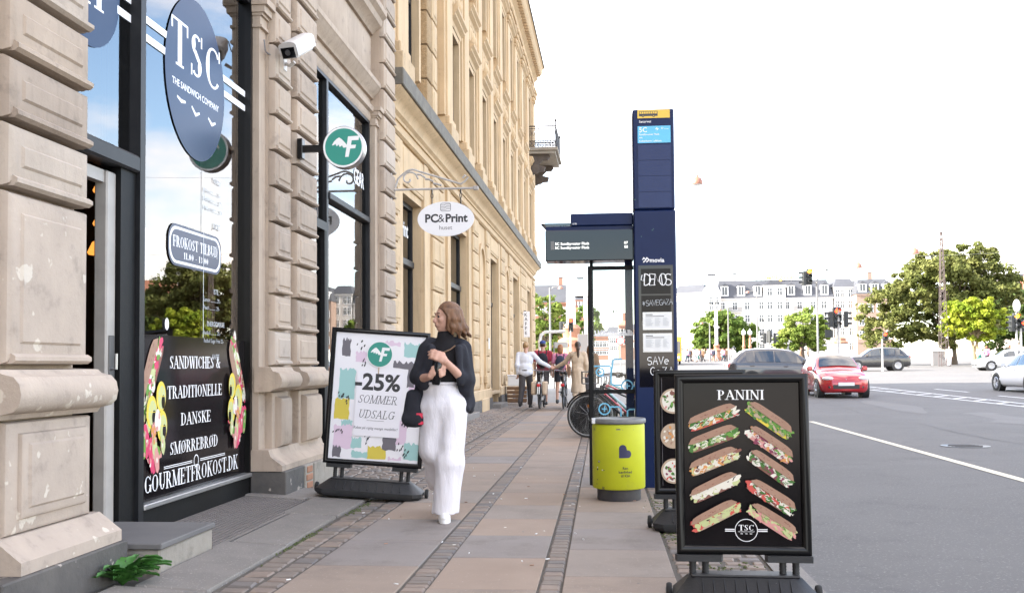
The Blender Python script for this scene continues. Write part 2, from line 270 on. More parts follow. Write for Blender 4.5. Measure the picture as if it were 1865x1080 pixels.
class MB:
    def __init__(s): s.v = []; s.f = []; s.mi = []; s.mats = []; s.T = None; s.z = 0.0; s.dz = .00008
    def m(s, k):
        if k not in s.mats: s.mats.append(k)
        return s.mats.index(k)
    def add(s, vs, fs, k):
        b = len(s.v); i = s.m(k)
        if s.T is not None: vs = [tuple(s.T @ Vector(p)) for p in vs]
        s.v.extend(vs); s.f.extend([tuple(b + j for j in q) for q in fs]); s.mi.extend([i] * len(fs)); return s
    def box(s, x0, x1, y0, y1, z0, z1, k):
        vs = [(x, y, z) for x in (x0, x1) for y in (y0, y1) for z in (z0, z1)]
        return s.add(vs, [(0, 1, 3, 2), (4, 6, 7, 5), (0, 4, 5, 1), (2, 3, 7, 6), (0, 2, 6, 4), (1, 5, 7, 3)], k)
    def cbox(s, x0, x1, y0, y1, z0, z1, k, c=.01):      # box with all edges chamfered
        xs, ys, zs = (x0, x1), (y0, y1), (z0, z1); vs = []; idx = {}
        for i in (0, 1):
            for j in (0, 1):
                for l in (0, 1):
                    sx, sy, sz = (1, -1)[i], (1, -1)[j], (1, -1)[l]
                    for a in range(3):
                        p = [xs[i] + sx * c, ys[j] + sy * c, zs[l] + sz * c]; p[a] = (xs[i], ys[j], zs[l])[a]
                        idx[i, j, l, a] = len(vs); vs.append(tuple(p))
        fs = []
        def q(*ks): fs.append(tuple(idx[k_] for k_ in ks))
        for i in (0, 1):
            q((i, 0, 0, 0), (i, 1, 0, 0), (i, 1, 1, 0), (i, 0, 1, 0)); q((0, i, 0, 1), (1, i, 0, 1), (1, i, 1, 1), (0, i, 1, 1)); q((0, 0, i, 2), (1, 0, i, 2), (1, 1, i, 2), (0, 1, i, 2))
            for j in (0, 1):
                q((i, j, 0, 0), (i, j, 1, 0), (i, j, 1, 1), (i, j, 0, 1)); q((i, 0, j, 0), (i, 1, j, 0), (i, 1, j, 2), (i, 0, j, 2)); q((0, i, j, 1), (1, i, j, 1), (1, i, j, 2), (0, i, j, 2))
                for l in (0, 1): q((i, j, l, 0), (i, j, l, 1), (i, j, l, 2))
        return s.add(vs, fs, k)
    def pillow(s, x0, x1, y0, y1, z0, z1, k, c=.04, field=0, back=True):   # wall block, bevelled towards +x
        r = .4 * c
        rings = [(x0, 0), (x1 - c, 0), (x1 - c * .35, c * .3), (x1, c)]
        if field: rings += [(x1, c + field), (x1 + .012, c + field + .012)]
        vs = []
        for x, d in rings: vs += [(x, y0 + d, z0 + d), (x, y1 - d, z0 + d), (x, y1 - d, z1 - d), (x, y0 + d, z1 - d)]
        fs = []
        for i in range(len(rings) - 1):
            for j in range(4): a = 4 * i + j; b = 4 * i + (j + 1) % 4; fs.append((a, b, b + 4, a + 4))
        n = len(rings) - 1; fs.append(tuple(4 * n + j for j in range(4)))
        return s.add(vs, fs, k)
    def prof(s, pts, y0, y1, k, cap=True):              # profile (x,z) swept along y
        n = len(pts); vs = [(x, y0, z) for x, z in pts] + [(x, y1, z) for x, z in pts]
        fs = [(i, (i + 1) % n, n + (i + 1) % n, n + i) for i in range(n)]
        if cap: fs += [tuple(range(n))[::-1], tuple(range(n, 2 * n))]
        return s.add(vs, fs, k)
    def prism(s, pts, z0, z1, k):                        # polygon (x,y) raised in z
        n = len(pts); vs = [(x, y, z0) for x, y in pts] + [(x, y, z1) for x, y in pts]
        return s.add(vs, [(i, (i + 1) % n, n + (i + 1) % n, n + i) for i in range(n)] + [tuple(range(n))[::-1], tuple(range(n, 2 * n))], k)
    def tube(s, pts, r, k, n=8, closed=False):
        pts = [Vector(p) for p in pts]; m = len(pts); rr = r if isinstance(r, (list, tuple)) else [r] * m
        vs = []; fs = []; up = None
        for i, p in enumerate(pts):
            a = pts[(i - 1) % m] if (closed or i > 0) else p; b = pts[(i + 1) % m] if (closed or i < m - 1) else p
            t = (b - a).normalized()
            if up is None: up = Vector((0, 0, 1)) if abs(t.z) < .9 else Vector((1, 0, 0))
            u = t.cross(up); 
            if u.length < 1e-5: u = t.orthogonal()
            u.normalize(); w = u.cross(t); up = w
            for j in range(n):
                an = 2 * math.pi * j / n; vs.append(tuple(p + (u * math.cos(an) + w * math.sin(an)) * rr[i]))
        for i in range(m if closed else m - 1):
            for j in range(n): a = i * n + j; b = i * n + (j + 1) % n; c = ((i + 1) % m) * n; fs.append((a, b, c + (j + 1) % n, c + j))
        if not closed: fs += [tuple(range(n)), tuple(range((m - 1) * n, m * n))[::-1]]
        return s.add(vs, fs, k)
    def lathe(s, c, prof, k, n=20, axis='z', a0=0, a1=360):   # prof: (r, h)
        vs = []; fs = []; full = abs(a1 - a0) >= 360; m = n if full else n + 1
        for r, h in prof:
            for j in range(m):
                an = R(a0 + (a1 - a0) * j / n); x, y = r * math.cos(an), r * math.sin(an)
                vs.append((c[0] + x, c[1] + y, c[2] + h) if axis == 'z' else (c[0] + h, c[1] + x, c[2] + y) if axis == 'x' else (c[0] + x, c[1] + h, c[2] + y))
        for i in range(len(prof) - 1):
            for j in range(n): a = i * m + j; b = i * m + (j + 1) % m; fs.append((a, b, b + m, a + m))
        if full: fs += [tuple(range(m))[::-1], tuple(range((len(prof) - 1) * m, len(prof) * m))]
        return s.add(vs, fs, k)
    def ball(s, c, r, k, n=12, sz=1.0):
        pr = [(max(1e-4, r * math.sin(math.pi * i / 8)), -r * sz * math.cos(math.pi * i / 8)) for i in range(9)]
        return s.lathe(c, pr, k, n)
    # flat artwork, in the plane of T
    def poly(s, pts, k, step=True):
        if step: s.z += s.dz
        return s.add([(x, y, s.z) for x, y in pts], [tuple(range(len(pts)))], k)
    def rect(s, x0, y0, x1, y1, k): return s.poly([(x0, y0), (x1, y0), (x1, y1), (x0, y1)], k)
    def ell(s, cx, cy, rx, ry, k, n=32, rot=0):
        c, q = math.cos(rot), math.sin(rot)
        return s.poly([(cx + rx * math.cos(a) * c - ry * math.sin(a) * q, cy + rx * math.cos(a) * q + ry * math.sin(a) * c) for a in [2 * math.pi * i / n for i in range(n)]], k)
    def ring(s, cx, cy, rx, ry, w, k, n=40):
        s.z += s.dz; vs = []
        for i in range(n):
            a = 2 * math.pi * i / n; vs += [(cx + rx * math.cos(a), cy + ry * math.sin(a), s.z), (cx + (rx - w) * math.cos(a), cy + (ry - w) * math.sin(a), s.z)]
        return s.add(vs, [(2 * i, 2 * ((i + 1) % n), 2 * ((i + 1) % n) + 1, 2 * i + 1) for i in range(n)], k)
    def blob(s, cx, cy, rx, ry, k, n=14, j=.25, rot=0, rnd=random):
        c, q = math.cos(rot), math.sin(rot); p = []
        for i in range(n):
            a = 2 * math.pi * i / n; e = 1 + rnd.uniform(-j, j); x, y = rx * e * math.cos(a), ry * e * math.sin(a); p.append((cx + x * c - y * q, cy + x * q + y * c))
        return s.poly(p, k)
    def stroke(s, pts, w, k, taper=False):
        pts = [Vector(p) for p in pts]; n = len(pts); l = []; r = []
        for i, p in enumerate(pts):
            t = (pts[min(i + 1, n - 1)] - pts[max(i - 1, 0)]).normalized(); nn = Vector((-t.y, t.x)); ww = w / 2
            if taper: ww *= .35 + .65 * math.sin(math.pi * (i + .3) / (n - .4))
            l.append(p + nn * ww); r.append(p - nn * ww)
        s.z += s.dz; vs = [(p.x, p.y, s.z) for p in l] + [(p.x, p.y, s.z) for p in r]
        return s.add(vs, [(i, i + 1, n + i + 1, n + i) for i in range(n - 1)], k)
    def text(s, t, x, y, h, k, align='c', wx=1.0, bold=0.0, shear=0.0, maxw=None):    # h = cap height
        v, f, x0, x1 = text_mesh(t, bold); sc = h / .70; sx = sc * wx
        if maxw and (x1 - x0) * sx > maxw: sx = maxw / (x1 - x0)
        ox = x - (x0 + x1) / 2 * sx if align == 'c' else x - x0 * sx if align == 'l' else x - x1 * sx
        s.z += s.dz
        return s.add([(p[0] * sx + shear * p[1] * sc + ox, p[1] * sc + y, s.z) for p in v], f, k)
    def serif(s, t, x, y, h, k, align='c', wx=1.0, thick=1.0, shear=0.0, width=None, sp=0.0, serifs=True):
        tot = sum(GL[c][0] + sp for c in t)
        if width: wx = width / (tot * h)
        ox = x - tot * h * wx / 2 if align == 'c' else x if align == 'l' else x - tot * h * wx
        zz = s.z
        def st(pts, w, lift):
            q = [Vector((ox + (p[0] + shear * p[1] / max(wx, .01) * wx) * h * wx if False else ox + p[0] * h * wx + shear * p[1] * h, y + p[1] * h)) for p in pts]
            s.z = zz + lift; return s.stroke(q, w * h, k)
        def qd(p):
            s.z = zz + .00002 * qd.n; qd.n += 1
            s.poly([(ox + a * h * wx + shear * b * h, y + b * h) for a, b in p], k)
        qd.n = 1
        for c in t:
            w_, ss = GL[c]
            o0 = ox
            for e in ss:
                if e[0] == 'v': w = T_ * thick / 2; qd([(e[1] - w, 0), (e[1] + w, 0), (e[1] + w, 1), (e[1] - w, 1)])
                elif e[0] == 'h': w = t_ / 2; qd([(e[1], e[3] - w), (e[2], e[3] - w), (e[2], e[3] + w), (e[1], e[3] + w)])
                elif e[0] == 's':
                    if serifs: b = e[2]; lo = b if b < .5 else b - .05; qd([(e[1] - .15, lo), (e[1] + .15, lo), (e[1] + .15, lo + .05), (e[1] - .15, lo + .05)])
                elif e[0] == 'd':
                    w = (e[5] * thick if e[5] > .1 else e[5]) / 2; qd([(e[1] - w, e[2]), (e[3] - w, e[4]), (e[3] + w, e[4]), (e[1] + w, e[2])])
                elif e[0] == 'a':
                    n = max(6, int(abs(e[6] - e[5]) / 15)); vs = []
                    for i in range(n + 1):
                        a = R(e[5] + (e[6] - e[5]) * i / n); w = (t_ + (T_ * thick - t_) * math.cos(a) ** 2) ; ca, sa = math.cos(a), math.sin(a)
                        vs += [((e[1] + (e[3]) * ca) , (e[2] + (e[4]) * sa)), ((e[1] + (e[3] - w) * ca), (e[2] + (e[4] - max(t_, w * .35)) * sa))]
                    zl = zz + .00002 * qd.n; qd.n += 1
                    s.add([(ox + p * h * wx + shear * b * h, y + b * h, zl) for p, b in vs], [(2 * i, 2 * i + 2, 2 * i + 3, 2 * i + 1) for i in range(n)], k)
            ox = o0 + (w_ + sp) * h * wx
            qd.n = 1 + (qd.n % 9)
        s.z = zz + .0002; return s
    def build(s, name, parent=None, smooth=None, loc=None, **kw):
        me = bpy.data.meshes.new(name); me.from_pydata([tuple(p) for p in s.v], [], s.f)
        for k in s.mats: me.materials.append(MAT[k])
        me.polygons.foreach_set('material_index', s.mi)
        if smooth:
            me.polygons.foreach_set('use_smooth', [True] * len(me.polygons)); me.set_sharp_from_angle(angle=R(smooth))
        me.update(); o = bpy.data.objects.new(name, me); COL.objects.link(o)
        if parent is not None: o.parent = parent
        if loc: o.location = loc
        return tag(o, **kw)
def outward(o):      # consistent normals for closed meshes
    import bmesh
    b = bmesh.new(); b.from_mesh(o.data); bmesh.ops.recalc_face_normals(b, faces=b.faces); b.to_mesh(o.data); b.free(); return o
# smooth bodies: union of round cones and ellipsoids, polygonised as one surface
def sdf_mesh(name, prims, cell, k, material, parent=None, cut=None, noise=0.0, **kw):
    """prims: ('c', p0, r0, p1, r1[, flat]) round cone (flat = y squash) or ('e', centre, radii[, rz]) ellipsoid"""
    lo = np.array([1e9] * 3); hi = -lo
    for p in prims:
        if p[0] == 'c':
            for q, r in ((p[1], p[2]), (p[3], p[4])): lo = np.minimum(lo, np.array(q) - r); hi = np.maximum(hi, np.array(q) + r)
        else: r = max(p[2]) if len(p) > 3 else np.array(p[2]); lo = np.minimum(lo, np.array(p[1]) - r); hi = np.maximum(hi, np.array(p[1]) + r)
    lo -= 3 * cell + k * .3; hi += 3 * cell + k * .3
    n = np.ceil((hi - lo) / cell).astype(int) + 1
    ax = [lo[i] + cell * np.arange(n[i]) for i in range(3)]
    D = np.full(n, 1e3, np.float32)
    for p in prims:
        if p[0] == 'c':
            a, b = np.array(p[1], float), np.array(p[3], float); m0 = np.minimum(a - p[2], b - p[4]); m1 = np.maximum(a + p[2], b + p[4])
        else: rr = max(p[2]) if len(p) > 3 else np.array(p[2]); m0 = np.array(p[1]) - rr; m1 = np.array(p[1]) + rr
        i0 = np.maximum(((m0 - k * 1.2 - 3 * cell - lo) / cell).astype(int), 0); i1 = np.minimum(((m1 + k * 1.2 + 3 * cell - lo) / cell).astype(int) + 2, n)
        sl = tuple(slice(i0[i], i1[i]) for i in range(3))
        X, Y, Z = np.meshgrid(ax[0][sl[0]], ax[1][sl[1]], ax[2][sl[2]], indexing='ij')
        if p[0] == 'c':
            d = b - a; L2 = max(float(d @ d), 1e-9); fl = p[5] if len(p) > 5 else 1.0
            t = np.clip(((X - a[0]) * d[0] + (Y - a[1]) * d[1] + (Z - a[2]) * d[2]) / L2, 0, 1)
            dd = np.sqrt((X - a[0] - t * d[0]) ** 2 + ((Y - a[1] - t * d[1]) / fl) ** 2 + (Z - a[2] - t * d[2]) ** 2) - (p[2] + (p[4] - p[2]) * t)
            if fl < 1: dd = dd * (.5 + .5 * fl)
        else:
            c = p[1]; r = p[2]; x, y, z = X - c[0], Y - c[1], Z - c[2]
            if len(p) > 3: ca, sa = math.cos(p[3]), math.sin(p[3]); x, y = x * ca + y * sa, -x * sa + y * ca
            q = np.sqrt((x / r[0]) ** 2 + (y / r[1]) ** 2 + (z / r[2]) ** 2); g = np.sqrt((x / r[0] ** 2) ** 2 + (y / r[1] ** 2) ** 2 + (z / r[2] ** 2) ** 2) + 1e-6
            dd = q * (q - 1) / g
        o = D[sl]; h = np.maximum(k - np.abs(o - dd), 0) / k
        D[sl] = np.minimum(o, dd) - h * h * k * .25
    if cut is not None:
        X, Y, Z = np.meshgrid(*ax, indexing='ij'); D = np.maximum(D, cut(X, Y, Z))
    if noise:
        X, Y, Z = np.meshgrid(*ax, indexing='ij')
        D = D + noise * (np.sin(X * 34 + 2 * np.sin(Z * 4)) * np.sin(Y * 29 + Z * 3) + .6 * np.sin(X * 63 + Z * 7 + 1.3) * np.sin(Y * 52 - Z * 5) + .35 * np.sin(Z * 33 + X * 22) * np.sin(X * 17 - Z * 13))
    ins = D < 0
    cnt = np.zeros(n - 1, np.int8)
    for dx in (0, 1):
        for dy in (0, 1):
            for dz in (0, 1): cnt += ins[dx:n[0] - 1 + dx, dy:n[1] - 1 + dy, dz:n[2] - 1 + dz]
    act = (cnt > 0) & (cnt < 8)
    I = np.argwhere(act); vid = -np.ones(n - 1, np.int64); vid[act] = np.arange(len(I))
    pos = np.zeros((len(I), 3)); wt = np.zeros(len(I))
    E = [((0, 0, 0), (1, 0, 0)), ((0, 1, 0), (1, 1, 0)), ((0, 0, 1), (1, 0, 1)), ((0, 1, 1), (1, 1, 1)), ((0, 0, 0), (0, 1, 0)), ((1, 0, 0), (1, 1, 0)), ((0, 0, 1), (0, 1, 1)), ((1, 0, 1), (1, 1, 1)),
         ((0, 0, 0), (0, 0, 1)), ((1, 0, 0), (1, 0, 1)), ((0, 1, 0), (0, 1, 1)), ((1, 1, 0), (1, 1, 1))]
    for e0, e1 in E:
        A = D[tuple((I + e0).T)]; B = D[tuple((I + e1).T)]; c = (A < 0) != (B < 0); t = np.where(c, A / np.where(c, A - B, 1), 0)
        pos += np.where(c[:, None], np.array(e0) + t[:, None] * (np.array(e1) - np.array(e0)), 0); wt += c
    V = lo + cell * (I + pos / wt[:, None])
    F = []
    for a in range(3):
        b, c = (a + 1) % 3, (a + 2) % 3
        A = np.moveaxis(ins, a, 0); cr = A[1:] != A[:-1]; cr = np.moveaxis(cr, 0, a)
        G = np.argwhere(cr); ok = (G[:, b] > 0) & (G[:, c] > 0) & (G[:, b] < n[b] - 1) & (G[:, c] < n[c] - 1); G = G[ok]
        eb = np.zeros(3, int); eb[b] = 1; ec = np.zeros(3, int); ec[c] = 1
        q = np.stack([vid[tuple((G - eb - ec).T)], vid[tuple((G - ec).T)], vid[tuple(G.T)], vid[tuple((G - eb).T)]], 1)
        fl = ins[tuple(G.T)]; q[~fl] = q[~fl][:, ::-1]; F.append(q)
    F = np.concatenate(F)
    me = bpy.data.meshes.new(name); me.from_pydata(V.tolist(), [], F.tolist()); me.materials.append(MAT[material])
    me.polygons.foreach_set('use_smooth', [True] * len(me.polygons)); me.update()
    o = bpy.data.objects.new(name, me); COL.objects.link(o)
    if parent is not None: o.parent = parent
    return tag(o, **kw)
def gz(y): return 0.0 if y < 25 else min(.0145 * (y - 25), 2.2)     # the road climbs gently towards the bridge
# ================================================================ ground, road, pavement (the setting)
g = MB()
ys = [-60, 25, 40, 60, 80, 100, 130, 160, 176.7, 240, 700, 2500]
def zt(y): return (0.0 if y < 25 else .0145 * (min(y, 176.7) - 25)) - .12
vs = []; fs = []
for y in ys: vs += [(-2000, y, zt(y)), (2000, y, zt(y))]
for i in range(len(ys) - 1): fs.append((2 * i, 2 * i + 1, 2 * i + 3, 2 * i + 2))
g.add(vs, fs, 'terrain'); g.build('ground', kind='structure')
def sheet(name, x0, x1, y0, y1, dz, k, kind='structure', step=4.0):
    b = MB(); n = max(1, int(abs(y1 - y0) / step)); vs = []; fs = []
    for i in range(n + 1):
        y = y0 + (y1 - y0) * i / n; vs += [(x0, y, gz(y) + dz), (x1, y, gz(y) + dz)]
    for i in range(n): fs.append((2 * i, 2 * i + 1, 2 * i + 3, 2 * i + 2))
    b.add(vs, fs, k); return b.build(name, kind=kind)
sheet('road', 1.0, 44, -30, 177, -.10, 'asphalt')
# markings: a worn yellow-white edge line, a hatched strip and lane dashes farther off
b = MB()
def mark(x0, y0, x1, y1, w, k, dz=-.095):
    d = Vector((x1 - x0, y1 - y0)); n = Vector((-d.y, d.x)).normalized() * w / 2; m = max(1, int(d.length / 4)); vs = []; fs = []
    for i in range(m + 1):
        p = Vector((x0, y0)) + d * i / m
        for q in (p + n, p - n): vs.append((q.x, q.y, gz(q.y) + dz))
    for i in range(m): fs.append((2 * i, 2 * i + 1, 2 * i + 3, 2 * i + 2))
    b.add(vs, fs, k)
mark(4.55, 4, 4.72, 36, .13, 'paint_yellow')
mark(11.6, 29, 10.2, 46, .14, 'paint_white'); mark(12.3, 29, 11.3, 46, .14, 'paint_white')
for i in range(11):
    y = 29.5 + i * 1.5; f = (y - 29) / 17; mark(11.6 - 1.4 * f, y, 12.3 - f + .0, y + .9, .16, 'paint_white', -.091)
for x, y0, y1 in ((13.6, 33, 36), (13.4, 39, 42), (16.0, 36.5, 43), (15.2, 30, 34), (18.2, 40, 43)): mark(x, y0, x - .25, y1, .14, 'paint_white')
b.build('road_marking', kind='structure')
# light repair patches in the asphalt
b = MB()
for cx, cy, rx, ry in ((9.3, 24.5, .9, 2.4), (12.5, 27.5, 1.2, 2.0), (8.2, 30.0, .5, 3.2)):
    p = [(cx + rx * (1 + .25 * math.sin(3 * a + cx)) * math.cos(a), cy + ry * (1 + .2 * math.sin(2 * a)) * math.sin(a)) for a in [2 * math.pi * i / 24 for i in range(24)]]
    b.add([(x, y, gz(y) - .096) for x, y in p], [tuple(range(24))], 'asphalt_light')
b.build('road_patch', kind='structure')
b = MB()
def crack(pts, w):
    vs = []
    for i, (x, y) in enumerate(pts):
        q = pts[min(i + 1, len(pts) - 1)]; p = pts[max(i - 1, 0)]; t = Vector((q[0] - p[0], q[1] - p[1])).normalized(); ww = w * random.uniform(.5, 1.4); vs += [(x - t.y * ww, y + t.x * ww, gz(y) - .0955), (x + t.y * ww, y - t.x * ww, gz(y) - .0955)]
    b.add(vs, [(2 * i, 2 * i + 1, 2 * i + 3, 2 * i + 2) for i in range(len(pts) - 1)], 'asphalt_seam')
for x, y0, y1, w in ((6.6, 9, 32, .008),): crack([(x + .10 * math.sin(.9 * y + x) + random.uniform(-.03, .03), y) for y in np.arange(y0, y1, .35)], w)
for y, x0, x1 in ((14.2, 1.2, 6.5),): crack([(x, y + .12 * math.sin(2 * x) + random.uniform(-.03, .03)) for x in np.arange(x0, x1, .25)], .006)
b.build('road_crack', kind='structure')
mh = empty('manhole_cover', (5.6, 16.5, -.099), label='round iron manhole cover set in the grey road', cat='manhole'); q = MB(); q.lathe((0, 0, 0), [(.36, 0), (.36, .008), (.33, .008), (.325, .004), (.001, .004)], 'darksteel', 32)
for i in range(-3, 4): q.box(-.26 + abs(i) * .03, .26 - abs(i) * .03, i * .08 - .015, i * .08 + .015, .0041, .009, 'iron')
q.build('lid', mh, 40)
# pavement: a bed, slabs and sett strips, each stone its own bevelled solid inside one paving sheet
bed = MB(); bed.box(-2.1, 1.0, -4, 60, -.3, -.012, 'joint')
bed.add([(-2.1, -4, -.012), (-2.1, 60, -.012), (-4.2, 60, .12), (-4.2, -4, .12)], [(0, 3, 2, 1)], 'joint')
bed.box(.98, 1.16, -4, 60, -.3, -.001, 'granite'); bed.build('pavement_bed', kind='structure')
def stone(b, x0, x1, y0, y1, z, k, c=.006, h=.05, jit=0.0, skew=0.0):
    j = lambda: random.uniform(-jit, jit)
    q = [(x0 + j(), y0 + j()), (x1 + j(), y0 + j() + skew), (x1 + j(), y1 + j() + skew), (x0 + j(), y1 + j())]
    cx = sum(p[0] for p in q) / 4; cy = sum(p[1] for p in q) / 4; dz = random.uniform(-jit, jit) * .35
    zz = (lambda x: z if x > -2.1 else z + (-2.1 - x) * .063)
    def ins(p, d): v = Vector((cx - p[0], cy - p[1])); v.normalize(); return (p[0] + v.x * d * 1.4, p[1] + v.y * d * 1.4)
    lo = [(x, y, zz(x) - h) for x, y in q]; mi = [(x, y, zz(x) - c + dz) for x, y in q]
    up = []
    for p in q: x, y = ins(p, c); up.append((x, y, zz(x) + dz + random.uniform(-jit, jit) * .15))
    fs = []
    for r in (0, 4):
        for i in range(4): a = r + i; e = r + (i + 1) % 4; fs.append((a, e, e + 4, a + 4))
    fs.append((8, 9, 10, 11)); b.add(lo + mi + up, fs, k)
for x0, x1, ln, off in ((-1.765, -1.115, .9, .2), (-.955, -.365, .84, .55), (-.225, .40, .86, .1)):
    b = MB(); y = 2.4 + off
    while y < 58:
        l = ln * random.choice((1, 1, 1, .95, 1.08)) if y < 16 else ln * 1.0
        if random.random() < .12 and y > 9: l *= .4
        stone(b, x0, x1, y, y + l - .006, random.uniform(-.0015, .0015), random.choice(('slab_a', 'slab_a', 'slab_c', 'slab_b', 'slab_d')) if x1 < .3 else random.choice(('slab_b', 'slab_b', 'slab_a', 'slab_d')), .004, .05, .0008); y += l
    b.build('pavement_slab_row', kind='structure')
SK = ('sett_a', 'sett_a', 'sett_b', 'sett_c')
for x0, x1 in ((-1.10, -.968), (-.352, -.238)):
    b = MB(); y = 2.5
    while y < 58:
        l = random.uniform(.085, .13) if y < 30 else .3
        stone(b, x0, x1, y, y + l - .012, -.002, random.choice(SK), .010, .06, .004); y += l
    b.build('sett_strip', kind='structure')
b = MB(); y = 2.6                                           # the two or three uneven setts beside the slabs
while y < 58:
    l = random.uniform(.12, .18) if y < 22 else .3; sk = random.uniform(-.02, .02)
    x = -1.785
    for w in ((.15, .17) if y < 12 else (.16, .15)):
        stone(b, x - w + .012, x, y, y + l - .016, -.004, random.choice(SK), .014, .06, .008, sk); x -= w
    y += l
b.build('sett_border', kind='structure')
b = MB(); y = 9.6                                           # cobbles between the border and the facade
while y < 52:
    l = random.uniform(.10, .15) if y < 24 else .22; x = -2.12 + random.uniform(-.03, 0)
    lim = -3.3 + .0107 * max(0, y - 14.8)
    while x > lim:
        w = random.uniform(.11, .17) if y < 24 else .22; stone(b, x - w + .014, x, y, y + l - .016, -.002, random.choice(SK + ('sett_b',)), .016, .05, .008); x -= w
    y += l
b.build('cobbled_strip', kind='structure')
b = MB(); y = 2.6                                           # setts by the kerb, moss between
while y < 58:
    l = random.uniform(.10, .15) if y < 16 else .3; x = .42
    while x < .96:
        w = random.uniform(.12, .18); stone(b, x, min(x + w, .975) - .014, y, y + l - .018, -.006, random.choice(SK + ('sett_b', 'sett_b')), .014, .05, .007); x += w
    y += l
b.build('kerb_setts', kind='structure')
bm_ = MB()
for x, y, rx, ry in ((.47, 9.0, .12, .5), (.5, 7.4, .10, .4), (.75, 6.1, .2, .3), (-2.1, 7.0, .03, .5), (-2.07, 8.6, .04, .35), (.6, 5.6, .25, .2)):
    for i in range(90):
        px, py = x + random.gauss(0, rx * .6), y + random.gauss(0, ry * .6); r_ = random.uniform(.004, .012)
        bm_.lathe((px, py, -.012 + (max(0, -2.1 - px) * .063)), [(r_, 0), (r_ * .8, r_ * .9), (.001, r_ * 1.3)], 'moss', 6)
bm_.build('moss', kind='stuff', label='green moss in the joints of the setts')
bm_ = MB()                                                 # fallen crumbs, cigarette ends and gum spots
for i in range(120):
    px, py = random.uniform(-2.4, .4), random.uniform(4.4, 14); z = max(0, -2.1 - px) * .063
    if random.random() < .55: bm_.lathe((px, py, z + .0005), [(random.uniform(.006, .014), 0), (.004, .0018)], random.choice(('concrete', 'food_white', 'granite')), 8)
    else: a = random.uniform(0, 3); bm_.tube([(px, py, z + .004), (px + .026 * math.cos(a), py + .026 * math.sin(a), z + .004)], .0035, random.choice(('white', 'bread', 'paper')), 6)
bm_.build('litter', kind='stuff', label='small pale litter scattered over the pavement')
# granite edge stones and the ribbed cellar grating by the facade
b = MB()
for y0, y1, x0, x1 in ((4.2, 5.35, -2.62, -2.12), (5.36, 6.75, -2.52, -2.12), (6.76, 8.1, -2.50, -2.13), (8.11, 9.0, -2.58, -2.13), (9.01, 9.6, -3.1, -2.13)):
    stone(b, x0, x1, y0, y1 - .01, .012, 'granite', .01, .08, .004)
stone(b, -3.2, -2.64, 8.9, 9.6, .012, 'granite', .01, .08, .003)
b.build('granite_edging', kind='structure')
gr = empty('cellar_grating', (-2.85, 7.6, .04), label='dark ribbed metal cellar cover set flat below the shop window', cat='cellar cover')
b = MB(); b.box(-.32, .32, -1.08, 1.25, -.03, .008, 'granite'); b.build('plate', gr)
b = MB()
for i in range(17): x = -.30 + i * .036; b.box(x, x + .014, -1.06, 1.23, .009, .016, 'sett_c')
b.build('rib', gr)
gr.rotation_euler = (0, R(3.4), 0)

# ================================================================ the near stone house with the sandwich shop
A = empty('stone_house', (-3.2, 0, 0), label='grey beige stone house with bulging blocks and sandwich shop windows', cat='building')
b = MB()
b.box(-.45, .10, -14, 4.66, 0, 17, 'stone'); b.box(-11, -5.2, -14, 14.85, 0, 17, 'stone'); b.box(-5.2, -.45, -14, -13.6, 0, 17, 'stone')
b.box(-.45, .0, 4.66, 14.84, 4.60, 17, 'stone'); b.box(-5.2, -.45, 14.5, 14.84, 0, 17, 'stone')
b.box(-.45, .25, 4.661, 5.495, 0, 4.599, 'stone'); b.box(-.45, .0, 9.04, 10.75, 0, 4.599, 'stone'); b.box(-.45, .0, 13.86, 14.84, 0, 4.599, 'stone')
b.box(-11, 0.0, -14, 14.84, 17.001, 17.2, 'far_roof')
b.build('wall', A)
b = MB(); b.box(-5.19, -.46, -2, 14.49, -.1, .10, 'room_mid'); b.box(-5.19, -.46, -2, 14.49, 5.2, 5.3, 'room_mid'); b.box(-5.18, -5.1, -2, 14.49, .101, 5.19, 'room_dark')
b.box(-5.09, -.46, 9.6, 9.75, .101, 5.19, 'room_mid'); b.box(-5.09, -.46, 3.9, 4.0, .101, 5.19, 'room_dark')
b.box(-2.6, -1.9, 5.2, 8.4, .101, 1.1, 'wood'); b.box(-2.65, -1.85, 5.1, 8.5, 1.1, 1.14, 'wood'); b.box(-5.0, -4.7, 4.4, 9.2, 1.2, 1.24, 'wood'); b.box(-5.0, -4.7, 4.4, 9.2, 1.8, 1.84, 'wood')
for i in range(26): y = 4.6 + i * .17; b.lathe((-4.85, y, 1.24 + .6 * (i % 2)), [(.035, 0), (.035, .18), (.012, .24), (.012, .3)], random.choice(('p_teal', 'food_red', 'bin_yellow', 'white', 'p_pink')), 8)
b.box(-.75, -.46, 12.2, 12.7, .101, 2.0, 'room_mid'); b.box(-3, -1.2, 11.0, 13.6, .101, .9, 'wood')
b.build('interior', A)
for x, y, z in ((-1.0, 8.36, 2.72), (-1.05, 8.46, 2.45), (-1.3, 8.85, 2.25)):
    l = MB(); l.lathe((x, y, z), [(.02, .12), (.07, .09), (.11, 0), (.1, -.02), (.02, -.03)], 'warm_lamp', 16); l.tube([(x, y, z + .12), (x, y, 5.2)], .006, 'black', 5); l.build('pendant_lamp', A, 40)
